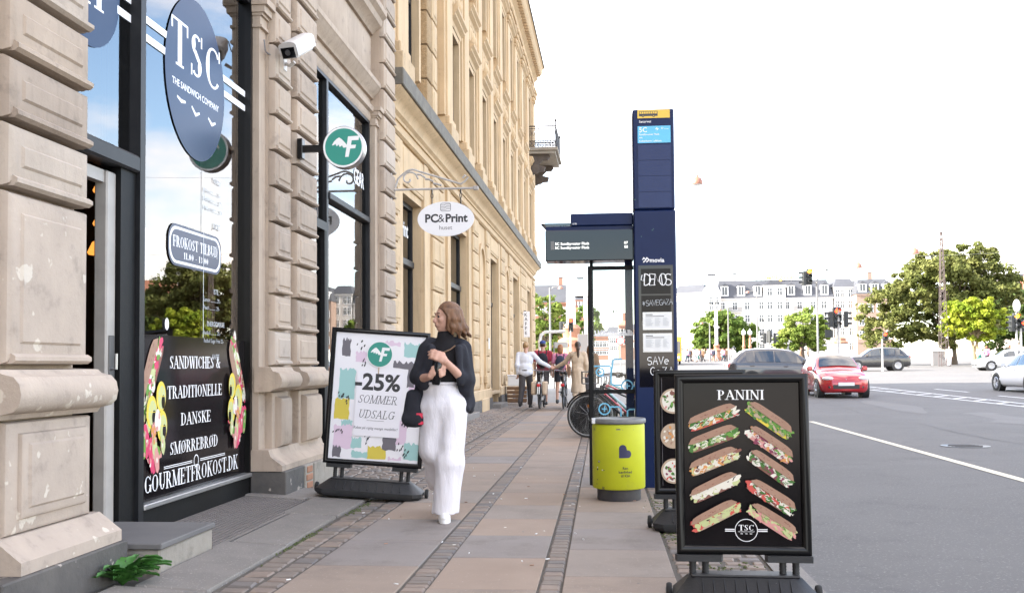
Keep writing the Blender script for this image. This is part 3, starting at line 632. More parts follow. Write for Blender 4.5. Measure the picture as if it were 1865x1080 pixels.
# pilaster left of the door
b = MB()
zs = [1.215, 2.085, 2.42, 2.75, 3.08, 3.41, 3.74, 4.07, 4.40, 4.73]
for i in range(len(zs) - 1):
    k = ('stone_worn', 'stone_c', 'stone_b', 'stone', 'stone_c', 'stone', 'stone_b', 'stone', 'stone_c')[i]
    b.pillow(.251, .35, 4.70, 5.485, zs[i] + .012, zs[i + 1] - .012, k, .04, .06)
    b.prof([(.252, zs[i] + .014), (.35, zs[i] + .014), (.372, zs[i] + .03), (.372, zs[i] + .05), (.35, zs[i] + .065), (.252, zs[i] + .065)], 4.73, 5.475, k)
b.prof([(.1, .95), (.36, .96), (.375, .985), (.44, 1.0), (.47, 1.03), (.48, 1.08), (.47, 1.13), (.44, 1.165), (.38, 1.18), (.36, 1.20), (.1, 1.21)], 4.60, 5.57, 'stone_worn')
b.pillow(.12, .36, 4.68, 5.50, .40, .945, 'stone_worn', .02); b.pillow(.36, .385, 4.78, 5.42, .47, .89, 'stone_worn', .02, .03)
b.prof([(.1, .24), (.50, .24), (.50, .30), (.46, .33), (.41, .37), (.37, .399), (.1, .399)], 4.58, 5.58, 'stone_worn')
b.build('pilaster', A, 35)
b = MB(); b.cbox(.0, .52, 4.40, 5.62, -.1, .238, 'plinth_dark', .008); b.build('plinth', A)
# pier between the two shop windows: flat jamb with a capital, two rows of blocks
b = MB()
def jamb(y0, y1, x, zc):
    b.box(0.0, x, y0, y1, .30, zc - .02, 'stone')
    for z0, z1, e in ((zc - .26, zc - .235, .03), (zc - .235, zc - .15, .012), (zc - .15, zc - .125, .035), (zc - .125, zc - .06, .06), (zc - .06, zc - .0, .09)): b.box(0.002, x + e, y0 - e * .5, y1 + e * .3, z0, z1, 'stone')
jamb(9.05, 9.23, .10, 4.58)
def blocks(y0, y1, x, z0, z1, h, k, c=.036, field=.03, off=0):
    z = z0
    while z < z1 - .1:
        k = random.choice(('stone', 'stone', 'stone_b', 'stone_c')); b.pillow(x - .074, x, y0, y1, z + .010, min(z + h, z1) - .010, k, c, field)
        b.prof([(x - .074, z + .012), (x + .0, z + .012), (x + .016, z + .024), (x + .016, z + .040), (x + .0, z + .052), (x - .074, z + .052)], y0 + .02, y1 - .012, k); z += h
blocks(9.24, 9.72, .20, 1.215, 6.9, .335, 'stone'); blocks(9.93, 10.64, .20, 1.215, 6.9, .335, 'stone')
b.box(.0, .125, 9.235, 10.66, .3, 6.9, 'stone'); b.box(.0, .06, 10.661, 10.75, .3, 4.6, 'stone')
TOR = [(.1, .98), (.25, .985), (.27, 1.0), (.33, 1.02), (.355, 1.06), (.355, 1.10), (.33, 1.15), (.27, 1.17), (.25, 1.205), (.1, 1.21)]
b.prof([(x - .03, z) for x, z in TOR], 9.02, 9.66, 'stone'); b.prof(TOR, 9.80, 10.72, 'stone')
for y0, y1, x in ((9.24, 9.72, .20), (9.93, 10.64, .24)):
    b.pillow(0.003, x - .03, y0, y1, .36, .975, 'stone', .02); b.pillow(x - .03, x + .045, y0 + .07, y1 - .07, .46, .93, 'stone', .06, .0)
b.prof([(.0, .27), (.33, .27), (.33, .32), (.28, .355), (.22, .40), (.2, .46), (.0, .46)], 9.02, 10.76, 'stone')
b.build('pier', A, 35)
b = MB(); b.cbox(-.1, .36, 9.03, 9.6, -.1, .268, 'plinth_dark', .008); b.cbox(-.1, .37, 9.605, 9.88, -.1, .268, 'concrete', .008)
for i, (y, z, w) in enumerate(((9.66, .04, .18), (9.64, .115, .20), (9.66, .19, .17))): b.cbox(.3, .378, y, y + w, z, z + .06, 'brick_red', .006)
b.cbox(-.1, .38, 9.885, 10.8, -.1, .268, 'concrete', .008); b.build('plinth', A)
b = MB(); jamb(13.86, 14.02, .10, 4.80); b.box(0, .125, 14.03, 14.82, .36, 6.9, 'stone'); blocks(14.04, 14.80, .20, .36, 6.9, .365, 'stone'); b.cbox(-.1, .30, 13.84, 14.84, -.1, .355, 'plinth_dark', .008); b.build('pier', A, 35)
# mouldings over the second window
b = MB()
b.prof([(-.3, 4.602), (.03, 4.602), (.05, 4.64), (.05, 4.70), (.09, 4.72), (.10, 4.78), (.07, 4.80), (.02, 4.86), (-.3, 4.86)], 10.66, 14.03, 'stone')
b.prof([(-.3, 4.95), (.04, 4.95), (.06, 4.99), (.11, 5.03), (.13, 5.08), (.15, 5.10), (.15, 5.16), (.04, 5.20), (-.3, 5.20)], 10.66, 14.03, 'stone')
b.pillow(.003, .03, 10.8, 13.95, 5.28, 5.80, 'stone', .02)
b.prof([(-.3, 5.86), (.04, 5.86), (.08, 5.92), (.16, 5.97), (.18, 6.05), (.24, 6.10), (.24, 6.18), (.05, 6.24), (-.3, 6.24)], 10.66, 14.03, 'stone')
b.prof([(-.3, 4.602), (.05, 4.602), (.10, 4.66), (.10, 4.76), (.16, 4.80), (.16, 4.9), (.03, 4.95), (-.3, 4.95)], 4.70, 9.23, 'stone')
b.prof([(-.3, 16.2), (.1, 16.2), (.3, 16.5), (.55, 16.7), (.6, 16.99), (-.3, 16.99)], -14, 14.84, 'stone')
b.build('moulding', A, 35)
# shop front: dark frame, big pane, black foil with writing
f = MB()
f.box(-.12, .02, 6.53, 6.75, .12, 2.54, 'black_matt'); f.box(-.10, .05, 6.752, 6.83, .02, 4.6, 'frame_grey'); f.box(-.10, .04, 9.0, 9.048, .02, 4.6, 'black')
f.cbox(-.10, .055, 5.45, 6.75, 2.54, 2.66, 'frame_grey', .015); f.box(-.10, .03, 5.45, 6.751, 4.53, 4.599, 'frame_grey'); f.box(-.10, .03, 6.831, 8.999, 4.53, 4.599, 'frame_grey')
f.box(-.10, .03, 6.831, 8.999, -.05, .225, 'black_matt'); f.cbox(-.08, .06, 6.831, 8.999, .226, .262, 'alu', .006)
f.build('shop_front_frame', A)
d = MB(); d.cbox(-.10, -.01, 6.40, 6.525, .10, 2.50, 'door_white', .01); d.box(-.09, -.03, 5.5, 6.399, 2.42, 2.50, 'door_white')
dl = d.build('door_frame', A); h_ = MB(); h_.cbox(-.0095, -.002, 6.43, 6.50, 1.12, 1.42, 'darksteel', .003); h_.tube([(-.003, 6.46, 1.2), (.03, 6.46, 1.2), (.03, 6.46, 1.3)], .01, 'steel'); h_.build('lock', dl)
w = MB(); w.add([(-.02, 6.83, .262), (-.02, 9.0, .262), (-.02, 9.0, 4.53), (-.02, 6.83, 4.53)], [(0, 1, 2, 3)], 'glass'); pane = w.build('shop_window', A)
w = MB(); w.add([(-.03, 5.45, 2.66), (-.03, 6.752, 2.66), (-.03, 6.752, 4.53), (-.03, 5.45, 4.53)], [(0, 1, 2, 3)], 'glass'); pane2 = w.build('transom_window', A)
def food_sandwich(b, x, y, l, hgt, rot, top='bread', bot='crust', fill=('lettuce', 'food_white'), garn=(), seed=1, n=34, open_=.0):
    r_ = random.Random(seed); c, s_ = math.cos(rot), math.sin(rot)
    def pt(u, v): return (x + u * l * c - v * hgt * s_, y + u * l * s_ + v * hgt * c)
    def cap(v0, v1, k, a=.0, bulge=.12):
        p = []
        for i in range(13): u = -.5 + i / 12; e = max(0, 1 - (abs(u) * 2) ** 6) ** .5; p.append(pt(u, v0 - bulge * e * .6))
        for i in range(13): u = .5 - i / 12; e = max(0, 1 - (abs(u) * 2) ** 5) ** .5; p.append(pt(u, v0 + (v1 - v0) * e * (1 + .05 * math.sin(5 * u))))
        b.poly(p, k)
    cap(-.36, -.08, bot)
    for i in range(n):
        u = -.47 + .94 * i / (n - 1) + r_.uniform(-.02, .02); v = r_.uniform(-.30, .16); q = pt(u, v); k = r_.choice(fill)
        b.blob(q[0], q[1], hgt * r_.uniform(.13, .27), hgt * r_.uniform(.07, .15), k, 9, .35, rot + r_.uniform(-.9, .9), r_)
    for i in range(n // 2):
        u = r_.uniform(-.46, .46); v = r_.uniform(-.32, .02); q = pt(u, v); k = r_.choice(garn or fill)
        b.stroke([q, pt(u + r_.uniform(.02, .06), v + r_.uniform(-.12, .12)), pt(u + r_.uniform(.05, .1), v + r_.uniform(-.1, .1))], hgt * .045, k, True)
    cap(.13, .46, top)
    for i in range(10): q = pt(r_.uniform(-.4, .4), r_.uniform(.14, .34)); b.blob(q[0], q[1], hgt * .06, hgt * .018, 'bread' if top != 'bread' else 'crust', 8, .3, rot, r_)
def art_fk(b, cx, cy, s, mir=1):     # cluster of open sandwiches: lemon slices, ham, prawns, greens
    r_ = random.Random(5)
    X = lambda a: cx + mir * a * s
    for i in range(26): b.blob(X(r_.uniform(-.5, .4)), cy + r_.uniform(-.75, .25) * s, .11 * s, .07 * s, r_.choice(('lettuce', 'herb', 'food_pink', 'food_magenta', 'lettuce_pale')), 10, .35, r_.uniform(0, 3), r_)
    for x, y, rr in ((-.1, .25, .27), (.28, .52, .25), (.33, -.02, .26)):
        b.ell(X(x), cy + y * s, rr * s * .8, rr * s * 1.1, 'food_yellow'); b.ell(X(x + .03), cy + (y - .02) * s, rr * s * .62, rr * s * .86, 'lettuce_pale'); b.ell(X(x + .09), cy + (y - .1) * s, rr * s * .3, rr * s * .5, 'poster_black')
        for q in range(5): b.stroke([(X(x), cy + y * s), (X(x + rr * .6 * math.cos(q)), cy + (y + rr * .8 * math.sin(q)) * s)], .012 * s, 'food_yellow')
    for x, y, k, rx, ry in ((-.32, -.25, 'food_magenta', .13, .30), (-.12, -.5, 'food_magenta', .12, .32), (.02, -.42, 'lettuce_pale', .10, .30), (.10, -.62, 'food_pink', .10, .24), (.12, .1, 'food_white', .13, .2), (-.45, -.3, 'lettuce', .09, .28), (-.05, -.1, 'food_orange', .10, .12), (.34, -.36, 'lettuce_pale', .1, .18)):
        b.blob(X(x), cy + y * s, rx * s, ry * s, k, 16, .14, .15 * mir, r_)
        for q in range(6): b.blob(X(x + r_.uniform(-.08, .08)), cy + (y + r_.uniform(-.2, .2)) * s, .03 * s, .045 * s, r_.choice((k, 'food_pink', 'food_white')), 8, .3, 0, r_)
# lettering and foils sit 3 mm in front of the pane; in this frame x runs along the street, y is height
Tw = P2((-.013, 0, 0), (0, 1, 0), (0, 0, 1))
b = MB(); b.T = Tw; b.rect(6.835, .266, 8.996, 1.445, 'poster_black')
b.serif('SANDWICHES &', 7.90, 1.20, .095, 'vinyl_white', width=1.02); b.serif('TRADITIONELLE', 7.90, .975, .095, 'vinyl_white', width=1.10)
b.serif('DANSKE', 7.90, .765, .095, 'vinyl_white', width=.60); b.serif('SMØRREBRØD', 7.88, .555, .095, 'vinyl_white', width=.96)
b.rect(7.30, .475, 7.82, .481, 'vinyl_white'); b.rect(7.98, .475, 8.52, .481, 'vinyl_white'); b.rect(7.30, .462, 7.82, .468, 'vinyl_white'); b.rect(7.98, .462, 8.52, .468, 'vinyl_white'); b.ring(7.90, .471, .05, .05, .010, 'vinyl_white')
b.serif('GOURMETFROKOST.DK', 7.90, .318, .125, 'vinyl_white', width=1.86)
food_sandwich(b, 7.05, 1.13, .64, .24, R(60), 'bread', 'crust', ('lettuce', 'lettuce_pale', 'food_white', 'food_magenta'), (), 3, 40)
food_sandwich(b, 8.79, 1.17, .64, .24, R(118), 'bread', 'crust', ('lettuce', 'lettuce_pale', 'food_white', 'food_magenta'), (), 4, 40)
art_fk(b, 7.10, .79, .40); art_fk(b, 8.74, .84, .40, -1)
b.build('lettered_foil', pane)
b = MB(); b.T = Tw; b.z = .001
for z in (3.66, 3.53): b.rect(6.835, z, 8.995, z + .055, 'vinyl_white')
b.ell(7.88, 3.50, .60, .64, 'vinyl_blue', 64)
b.serif('TSC', 7.88, 3.52, .36, 'vinyl_white', width=1.02, serifs=True)
b.text('THE SANDWICH COMPANY', 7.88, 3.36, .052, 'vinyl_white', bold=.012, maxw=1.0)
b.stroke([(7.50, 3.28), (7.58, 3.26), (7.66, 3.27)], .03, 'vinyl_white', True); b.stroke([(7.78, 3.27), (7.86, 3.22), (7.94, 3.25)], .03, 'vinyl_white', True); b.stroke([(8.12, 3.26), (8.2, 3.22), (8.28, 3.25)], .03, 'vinyl_white', True)
def pill(b, x0, x1, y0, y1, k, r): 
    p = []
    for cx, cy, a0 in ((x1 - r, y1 - r, 0), (x0 + r, y1 - r, 90), (x0 + r, y0 + r, 180), (x1 - r, y0 + r, 270)):
        for i in range(9): a = R(a0 + 90 * i / 8); p.append((cx + r * math.cos(a), cy + r * math.sin(a)))
    b.poly(p, k)
pill(b, 7.35, 8.42, 1.98, 2.30, 'vinyl_blue', .13); pill(b, 7.37, 8.40, 2.0, 2.28, 'vinyl_white', .12); pill(b, 7.392, 8.378, 2.02, 2.26, 'vinyl_blue', .11)
b.serif('FROKOST TILBUD', 7.885, 2.125, .085, 'vinyl_white', width=.90); b.serif('11.00 - 13.00', 7.885, 2.045, .05, 'vinyl_white', width=.50)
zz = 2.74
for t, rows in (('VAND', ('Kildevand .......... 25', 'Danskvand ......... 25', 'Vitamin Well ...... 29')), ('JUICE', ('Appelsin ............ 45', '....................... 45', '....................... 45')), ):
    b.text(t, 8.32, zz, .045, 'text_grey', bold=.01); zz -= .10
    for q in rows: b.text(q, 8.04, zz, .033, 'text_grey', 'l', maxw=.66); zz -= .072
    zz -= .065
zz = 1.835
for t, rows in (('ISTE', ('Lemon ............. 29,-', 'Peach ............. 29,-')), ('ENERGIDRIKKE', ('Redbull ............ 25,-', 'Redbull Sugar Free 25,-')), ('KAFFE', ())):
    b.text(t, 8.30, zz - .02, .04, 'text_grey', bold=.01); zz -= .09
    for q in rows: b.text(q, 8.04, zz, .033, 'text_grey', 'l', maxw=.66); zz -= .065
    zz -= .05
b.rect(6.86, 1.86, 7.0, 2.20, 'paper'); 
for i in range(7): b.stroke([(6.90 + .03 * (i % 2), 2.15 - i * .036), (6.94, 2.14 - i * .036), (6.96, 2.15 - i * .036)], .006, 'ink')
b.rect(8.02, 1.446, 8.03, 2.8, 'film_faint'); b.ell(7.33, 1.53, .035, .045, 'sign_white')
b.rect(6.84, 2.95, 6.87, 3.15, 'sign_white')
b.build('window_lettering', pane)
b = MB(); b.T = P2((-.023, 0, 0), (0, 1, 0), (0, 0, 1)); b.ell(6.15, 3.68, .43, .43, 'vinyl_blue', 48); b.serif('41', 6.17, 3.52, .30, 'vinyl_white', width=.42)
for z in (3.72, 3.59): b.rect(6.55, z, 6.75, z + .055, 'vinyl_white')
b.build('window_lettering', pane2)
# second shop window with its door
f = MB()
f.box(-.10, .03, 11.62, 11.70, .30, 4.56, 'frame_grey'); f.box(-.10, .03, 13.80, 13.858, .25, 4.56, 'frame_grey'); f.box(-.10, .03, 10.75, 13.858, 4.561, 4.60, 'frame_grey')
f.cbox(-.10, .05, 11.701, 13.799, 3.17, 3.25, 'frame_grey', .01); f.box(-.1, .03, 10.76, 11.619, 2.78, 2.88, 'frame_grey'); f.box(-.1, .03, 11.53, 11.619, .1, 2.779, 'black_matt'); f.box(-.1, .03, 10.76, 10.84, .1, 2.779, 'black_matt')
f.box(-.10, .03, 11.701, 13.799, .05, .42, 'frame_grey'); f.build('shop_front_frame', A)
w = MB()
for y0, y1, z0, z1 in ((11.70, 13.80, 3.25, 4.561), (11.70, 13.80, .42, 3.17), (10.76, 11.62, 2.88, 4.561), (10.84, 11.53, .2, 2.78)): w.add([(-.02, y0, z0), (-.02, y1, z0), (-.02, y1, z1), (-.02, y0, z1)], [(0, 1, 2, 3)], 'glass')
pane3 = w.build('shop_window', A)
b = MB(); b.T = Tw; b.text('GEAR', 13.4, 3.62, .20, 'vinyl_white', bold=.02, maxw=.55); b.build('window_lettering', pane3)
# stone step, grille and weed in front of the door
st = empty('entrance_step', (-2.78, 6.12, 0), label='grey stone doorstep with a small iron grille in its side', cat='step')
b = MB(); b.cbox(-.42, .26, -.42, .40, .165, .20, 'step_top', .006); b.build('tread', st)
b = MB(); b.cbox(-.42, .245, -.405, .39, -.05, .163, 'concrete', .012); b.build('riser', st)
b = MB()
for i in range(8): b.box(.0 - .022 * i - .03, .0 - .022 * i - .022, -.414, -.407, .02, .15, 'iron')
for i in range(6): b.box(-.21, -.02, -.416, -.409, .022 + .022 * i, .029 + .022 * i, 'iron')
b.build('vent_grille', st)
wd = MB()
r_ = random.Random(11)
for i in range(46):
    a = r_.uniform(0, 2 * math.pi); l = r_.uniform(.11, .28); el = r_.uniform(.5, 1.4); w_ = l * r_.uniform(.14, .22); n = 9; vl = []; vr = []
    for j in range(n):
        t = j / (n - 1); rr = l * t * math.cos(el * (1 - .5 * t)); z = l * t * math.sin(el) * (1 - .45 * t * t) + .01; ww = w_ * (math.sin(math.pi * min(1, t * 1.02) ** .7) + .06) * (.5 + .5 * (j % 2))
        cx, cy = rr * math.cos(a), rr * math.sin(a); vl.append((cx - ww * math.sin(a), cy + ww * math.cos(a), z + ww * .35)); vr.append((cx + ww * math.sin(a), cy - ww * math.cos(a), z + ww * .35))
    mid = [((p[0] + q[0]) / 2, (p[1] + q[1]) / 2, (p[2] + q[2]) / 2 - .012) for p, q in zip(vl, vr)]
    wd.add(vl + mid + vr, [(j, j + 1, n + j + 1, n + j) for j in range(n - 1)] + [(n + j, n + j + 1, 2 * n + j + 1, 2 * n + j) for j in range(n - 1)], 'weed')
wd.build('weed_plant', loc=(-2.62, 5.43, .02), smooth=60, label='leafy green weed growing against the doorstep', cat='plant')
# security camera on the pier
c = empty('security_camera', (-2.98, 9.46, 4.12), label='white box security camera on the stone pier above the shop window', cat='camera')
b = MB(); b.cbox(-.03, .0, -.05, .05, -.09, .07, 'cctv', .006); b.tube([(0, 0, -.02), (.05, -.02, -.05), (.10, -.04, -.02)], .018, 'cctv'); b.build('bracket', c)
Tm = Matrix.Translation((.17, -.08, .12)) @ Matrix.Scale(1.25, 4) @ Matrix.Rotation(R(-14), 4, 'Z') @ Matrix.Rotation(R(30), 4, 'X')
b = MB(); b.T = Tm; b.cbox(-.065, .065, -.20, .08, -.05, .045, 'cctv', .012); pr = [(.075 * math.cos(R(a)) , .045 + .03 * math.sin(R(a))) for a in range(0, 181, 20)]
b.prof([(.075, -.03)] + pr + [(-.075, -.03)], -.196, .10, 'cctv'); b.build('housing', c, 40)
b = MB(); b.T = Tm; b.box(-.055, .055, -.206, -.199, -.042, .036, 'black_gloss'); b.lathe((0, -.21, 0), [(.022, 0), (.022, -.004), (.012, -.005), (.001, -.004)], 'darksteel', 14, 'y'); b.build('lens', c)
b = MB(); b.tube([(-3.0, 9.35, 4.10), (-3.08, 9.2, 4.13), (-3.06, 9.1, 4.12), (-3.05, 9.04, 4.2)], .006, 'wire', 6); b.build('cable', c).matrix_parent_inverse = Matrix.Translation((2.98, -9.46, -4.12))
# round green sign
def fmark(b, cx, cy, s, k):      # slanted F with a wing
    b.poly([(cx - .02 * s, cy - .34 * s), (cx + .10 * s, cy - .34 * s), (cx + .16 * s, cy - .07 * s), (cx + .33 * s, cy - .07 * s), (cx + .36 * s, cy + .05 * s), (cx + .19 * s, cy + .05 * s), (cx + .22 * s, cy + .20 * s), (cx + .45 * s, cy + .20 * s), (cx + .48 * s, cy + .34 * s), (cx + .10 * s, cy + .34 * s)][::1], k)
    b.poly([(cx + .06 * s, cy + .05 * s), (cx - .02 * s, cy + .15 * s), (cx - .12 * s, cy + .26 * s), (cx - .20 * s, cy + .32 * s), (cx - .28 * s, cy + .28 * s), (cx - .38 * s, cy + .19 * s), (cx - .45 * s, cy + .08 * s), (cx - .42 * s, cy + .06 * s), (cx - .33 * s, cy + .11 * s), (cx - .30 * s, cy + .03 * s), (cx - .22 * s, cy + .08 * s), (cx - .19 * s, cy + .0 * s), (cx - .11 * s, cy + .05 * s), (cx - .07 * s, cy - .03 * s), (cx + .04 * s, cy - .02 * s)], k)
c = empty('round_shop_sign', (-2.53, 9.95, 3.38), label='round green shop sign with a white winged letter F', cat='sign')
b = MB(); b.lathe((0, 0, 0), [(.205, -.055), (.21, -.05), (.21, .05), (.205, .055)], 'steel', 48, 'y'); b.build('rim', c, 40)
b = MB(); b.T = P2((0, -.0562, 0), (1, 0, 0), (0, 0, 1)); b.ell(0, 0, .203, .203, 'white', 56); b.ell(0, 0, .185, .185, 'teal', 56); b.T = P2((0, -.0562, 0), (1, 0, .03), (-.03, 0, 1)); fmark(b, .02, .0, .30, 'white'); b.build('face', c)
b = MB(); b.box(-.42, -.209, -.02, .02, .0 - .035, .035, 'black'); b.cbox(-.475, -.42, -.05, .05, -.10, .10, 'black', .006); b.build('bracket', c)
# ================================================================ the ochre corner house
O = empty('ochre_house', (-3.2, 14.86, 0), R(-.61), label='long ochre yellow stone house with pilasters and a slate topped ledge', cat='building')
LEN = 29.2
b = MB()
wins = [(1.20, 3.05, 4.02), (6.05, 8.70, 4.20), (13.0, 14.95, 4.20), (19.4, 21.6, 4.24), (25.1, 27.1, 4.2)]
y = 0.0
for y0, y1, zt_ in wins:
    b.box(-.5, 0, y, y0, 0, 5.38, 'ochre'); b.box(-.5, .0, y0, y1, zt_, 5.38, 'ochre'); b.box(-.5, -.2, y0, y1, 0, .30, 'ochre'); y = y1
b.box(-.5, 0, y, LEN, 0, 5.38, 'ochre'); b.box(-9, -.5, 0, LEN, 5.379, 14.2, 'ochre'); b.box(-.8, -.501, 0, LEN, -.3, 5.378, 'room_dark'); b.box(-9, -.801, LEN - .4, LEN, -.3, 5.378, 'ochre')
b.box(-.5, -.10, 0, LEN, 5.381, 14.2, 'ochre')
b.build('wall', O)
b = MB(); b.prof([(-9, 14.21), (.25, 14.44), (-.9, 16.4), (-9, 17.0)], -.05, LEN + .05, 'far_roof'); b.build('roof', O)
# ledge and mouldings
b = MB(); b.cbox(-.1, .31, 0.0, LEN + .28, 5.39, 5.65, 'slate', .012); b.build('ledge', O)
b = MB()
b.prof([(-.1, 5.08), (.03, 5.08), (.04, 5.12), (.09, 5.16), (.10, 5.22), (.16, 5.30), (.24, 5.34), (.27, 5.388), (-.1, 5.388)], .003, LEN + .2, 'ochre')
b.prof([(-.1, 4.83), (.04, 4.83), (.08, 4.86), (.085, 4.91), (.06, 4.94), (.025, 4.96), (-.1, 4.96)], .003, LEN + .06, 'ochre')
b.prof([(-.3, 13.45), (.06, 13.45), (.08, 13.6), (.2, 13.72), (.22, 13.85), (.36, 13.9), (.42, 14.0), (.42, 14.12), (.48, 14.2), (-.3, 14.2)], -.003, LEN + .4, 'ochre')
b.prof([(-.2, 12.78), (.09, 12.78), (.13, 12.86), (.13, 12.94), (-.2, 12.94)], 0, LEN + .1, 'ochre')
y = .3
while y < LEN: b.box(.2, .36, y, y + .14, 13.74, 13.89, 'ochre'); y += .32
b.build('cornice', O, 35)
b = MB(); b.prof([(-.3, 14.201), (.52, 14.201), (.52, 14.27), (.2, 14.36), (-.3, 14.36)], -.003, LEN + .43, 'slate'); b.build('gutter', O)
# ground floor rustication, jambs, niches
def rus(y0, y1, z0, z1, h, x=.05, split=None):
    z = z0; i = 0
    while z < z1 - .05:
        zz_ = min(z + h, z1); e = random.uniform(-.004, .004)
        cuts = [y0, y1] if (i % 2 == 0 or not split) else [y0, y0 + (y1 - y0) * split, y1]
        for a, c in zip(cuts[:-1], cuts[1:]): b.pillow(.002, x + e, a + .012, c - .012, z + .012, zz_ - .012, 'ochre_block', .022, .035)
        z += h; i += 1
for y0, y1, sp in ((.02, 1.0, None), (3.92, 5.2, .5), (9.5, 10.5, None), (12.05, 12.8, None), (15.7, 16.8, None), (18.1, 18.9, None), (22.3, 23.4, .5), (23.4, 24.6, .5), (27.8, 29.1, .5)):
    b = MB(); rus(y0, y1, .62, 4.82, .42 if sp is None else .50, .055, sp); b.build('rusticated_pier', O, 30)
for y0, y1, zt_ in wins:
    b = MB(); b.box(0.0, .05, y1 + .02, y1 + .42, .30, 4.8, 'ochre'); b.box(.0, .05, y0 - .40, y0 - .02, .30, 4.8, 'ochre'); b.pillow(0, .04, y0, y1, zt_ + .12, 4.78, 'ochre', .02, .03); b.cbox(-.1, .08, y0 - .05, y1 + .05, .42, .50, 'ochre_block', .01); b.build('window_surround', O)
for yc in (11.28, 17.45):       # arched niches framed by an archivolt
    b = MB(); vs = []; fs = []; w_ = .52
    for i in range(17):
        a = math.pi * i / 16; vs += [(.055, yc - w_ * math.cos(a), 3.70 + w_ * math.sin(a)), (.055, yc - (w_ + .14) * math.cos(a), 3.70 + (w_ + .14) * math.sin(a)), (.002, yc - (w_ + .14) * math.cos(a), 3.70 + (w_ + .14) * math.sin(a)), (.002, yc - w_ * math.cos(a), 3.70 + w_ * math.sin(a))]
    for i in range(16):
        for j in range(4): fs.append((4 * i + j, 4 * i + (j + 1) % 4, 4 * i + 4 + (j + 1) % 4, 4 * i + 4 + j))
    b.add(vs, fs, 'ochre'); b.box(0.0, .055, yc - w_ - .14, yc - w_, .3, 3.70, 'ochre'); b.box(0.0, .055, yc + w_, yc + w_ + .14, .3, 3.70, 'ochre')
    b.cbox(0, .12, yc - .7, yc + .7, .0, .38, 'ochre_block', .02); b.cbox(0, .10, yc - .7, yc - .42, .75, .95, 'ochre_block', .02); b.cbox(0, .10, yc + .42, yc + .7, .75, .95, 'ochre_block', .02); b.build('niche', O, 35)
b = MB(); y = 0.02
segs = [(0.02, 1.1), (3.3, 5.9), (8.8, 12.9), (15.1, 19.2), (21.8, 25.0), (27.2, 29.25)]
for y0, y1 in segs: b = MB(); b.cbox(-.05, .10, y0, y1, -.1, .34, 'plinth_dark', .012); b.cbox(-.05, .085, y0 + .01, y1 - .01, .341, .60, 'ochre_block', .02); b.build('plinth', O)
for y0, y1, zt_ in wins:
    f = MB(); zm = 2.98
    f.box(-.24, -.16, y0, y0 + .07, .45, zt_, 'frame_grey'); f.box(-.24, -.16, y1 - .07, y1, .45, zt_, 'frame_grey'); f.box(-.24, -.16, y0 + .07, y1 - .07, zt_ - .08, zt_ - .001, 'frame_grey'); f.cbox(-.26, -.12, y0 + .07, y1 - .07, zm - .06, zm + .06, 'frame_grey', .012); f.box(-.24, -.16, y0 + .07, y1 - .07, .40, .50, 'frame_grey')
    f.box(-.24, -.165, y0 + .38, y0 + .44, .5, zm - .06, 'frame_grey'); wf = f.build('window', O)
    w = MB()
    for z0, z1 in ((.5, zm - .06), (zm + .06, zt_ - .08)): w.add([(-.20, y0 + .07, z0), (-.20, y1 - .07, z0), (-.20, y1 - .07, z1), (-.20, y0 + .07, z1)], [(0, 1, 2, 3)], 'glass')
    pn = w.build('pane', wf)
    if y0 == 1.20: t = MB(); t.T = P2((-.195, 0, 0), (0, 1, 0), (0, 0, 1)); t.text('Print', 2.45, 3.45, .26, 'vinyl_white', bold=.02); t.build('window_lettering', wf)
    s_ = MB(); s_.cbox(-.16, .30, y0 + .1, y1 - .1, -.05, .16, 'granite', .01) if y0 in (6.05, 13.0, 19.4) else s_.cbox(-.1, .1, y0, y1, .30, .395, 'granite', .01); s_.build('sill', O)
# upper floors: pilasters on pedestals, windows between them with hoods
CEN = [5.35 + 2.42 * i for i in range(9)]
for yc in [CEN[0] - 4.7] + CEN + [27.6]:
    b = MB(); b.cbox(-.1, .27, yc - .46, yc + .46, 5.651, 5.96, 'ochre_block', .012); b.cbox(-.1, .22, yc - .40, yc + .40, 5.961, 6.14, 'ochre', .02)
    b.cbox(-.1, .17, yc - .33, yc + .33, 6.141, 12.1, 'ochre', .012); b.cbox(-.1, .13, yc - .46, yc + .46, 6.142, 12.5, 'ochre', .012)
    pl = b.build('pilaster', O)
    b = MB(); b.cbox(-.1, .20, yc - .36, yc + .36, 12.101, 12.16, 'ochre', .01)
    for e, z in ((.02, 12.17), (.05, 12.34), (.09, 12.52)):
        for sx in (-1, 1): b.lathe((.14 + e, yc + sx * .27, z + .1), [(.03, -.07), (.09, -.05), (.10, 0), (.09, .05), (.03, .07)], 'ochre', 12, 'x')
        for q in range(-2, 3): b.ball((.17 + e, yc + q * .12, z + .08), .065, 'ochre', 8, 1.3)
    b.cbox(-.1, .26, yc - .44, yc + .44, 12.66, 12.778, 'ochre', .012); b.build('capital', pl, 50)
b = MB()
for z in np.arange(5.75, 12.6, .62): b.pillow(-.09, .10, 3.15, 3.62, z + .015, z + .605, 'ochre_rough', .03); b.pillow(-.09, .12, 3.62, 4.1, z + .015, z + .605, 'ochre_block', .03, .05)
b.build('quoin', O, 30); b = MB()
for z in np.arange(5.75, 12.6, .62): b.pillow(-.09, .10, 28.2, 29.2, z + .015, z + .605, 'ochre_block', .03, .05)
b.build('quoin', O, 30)
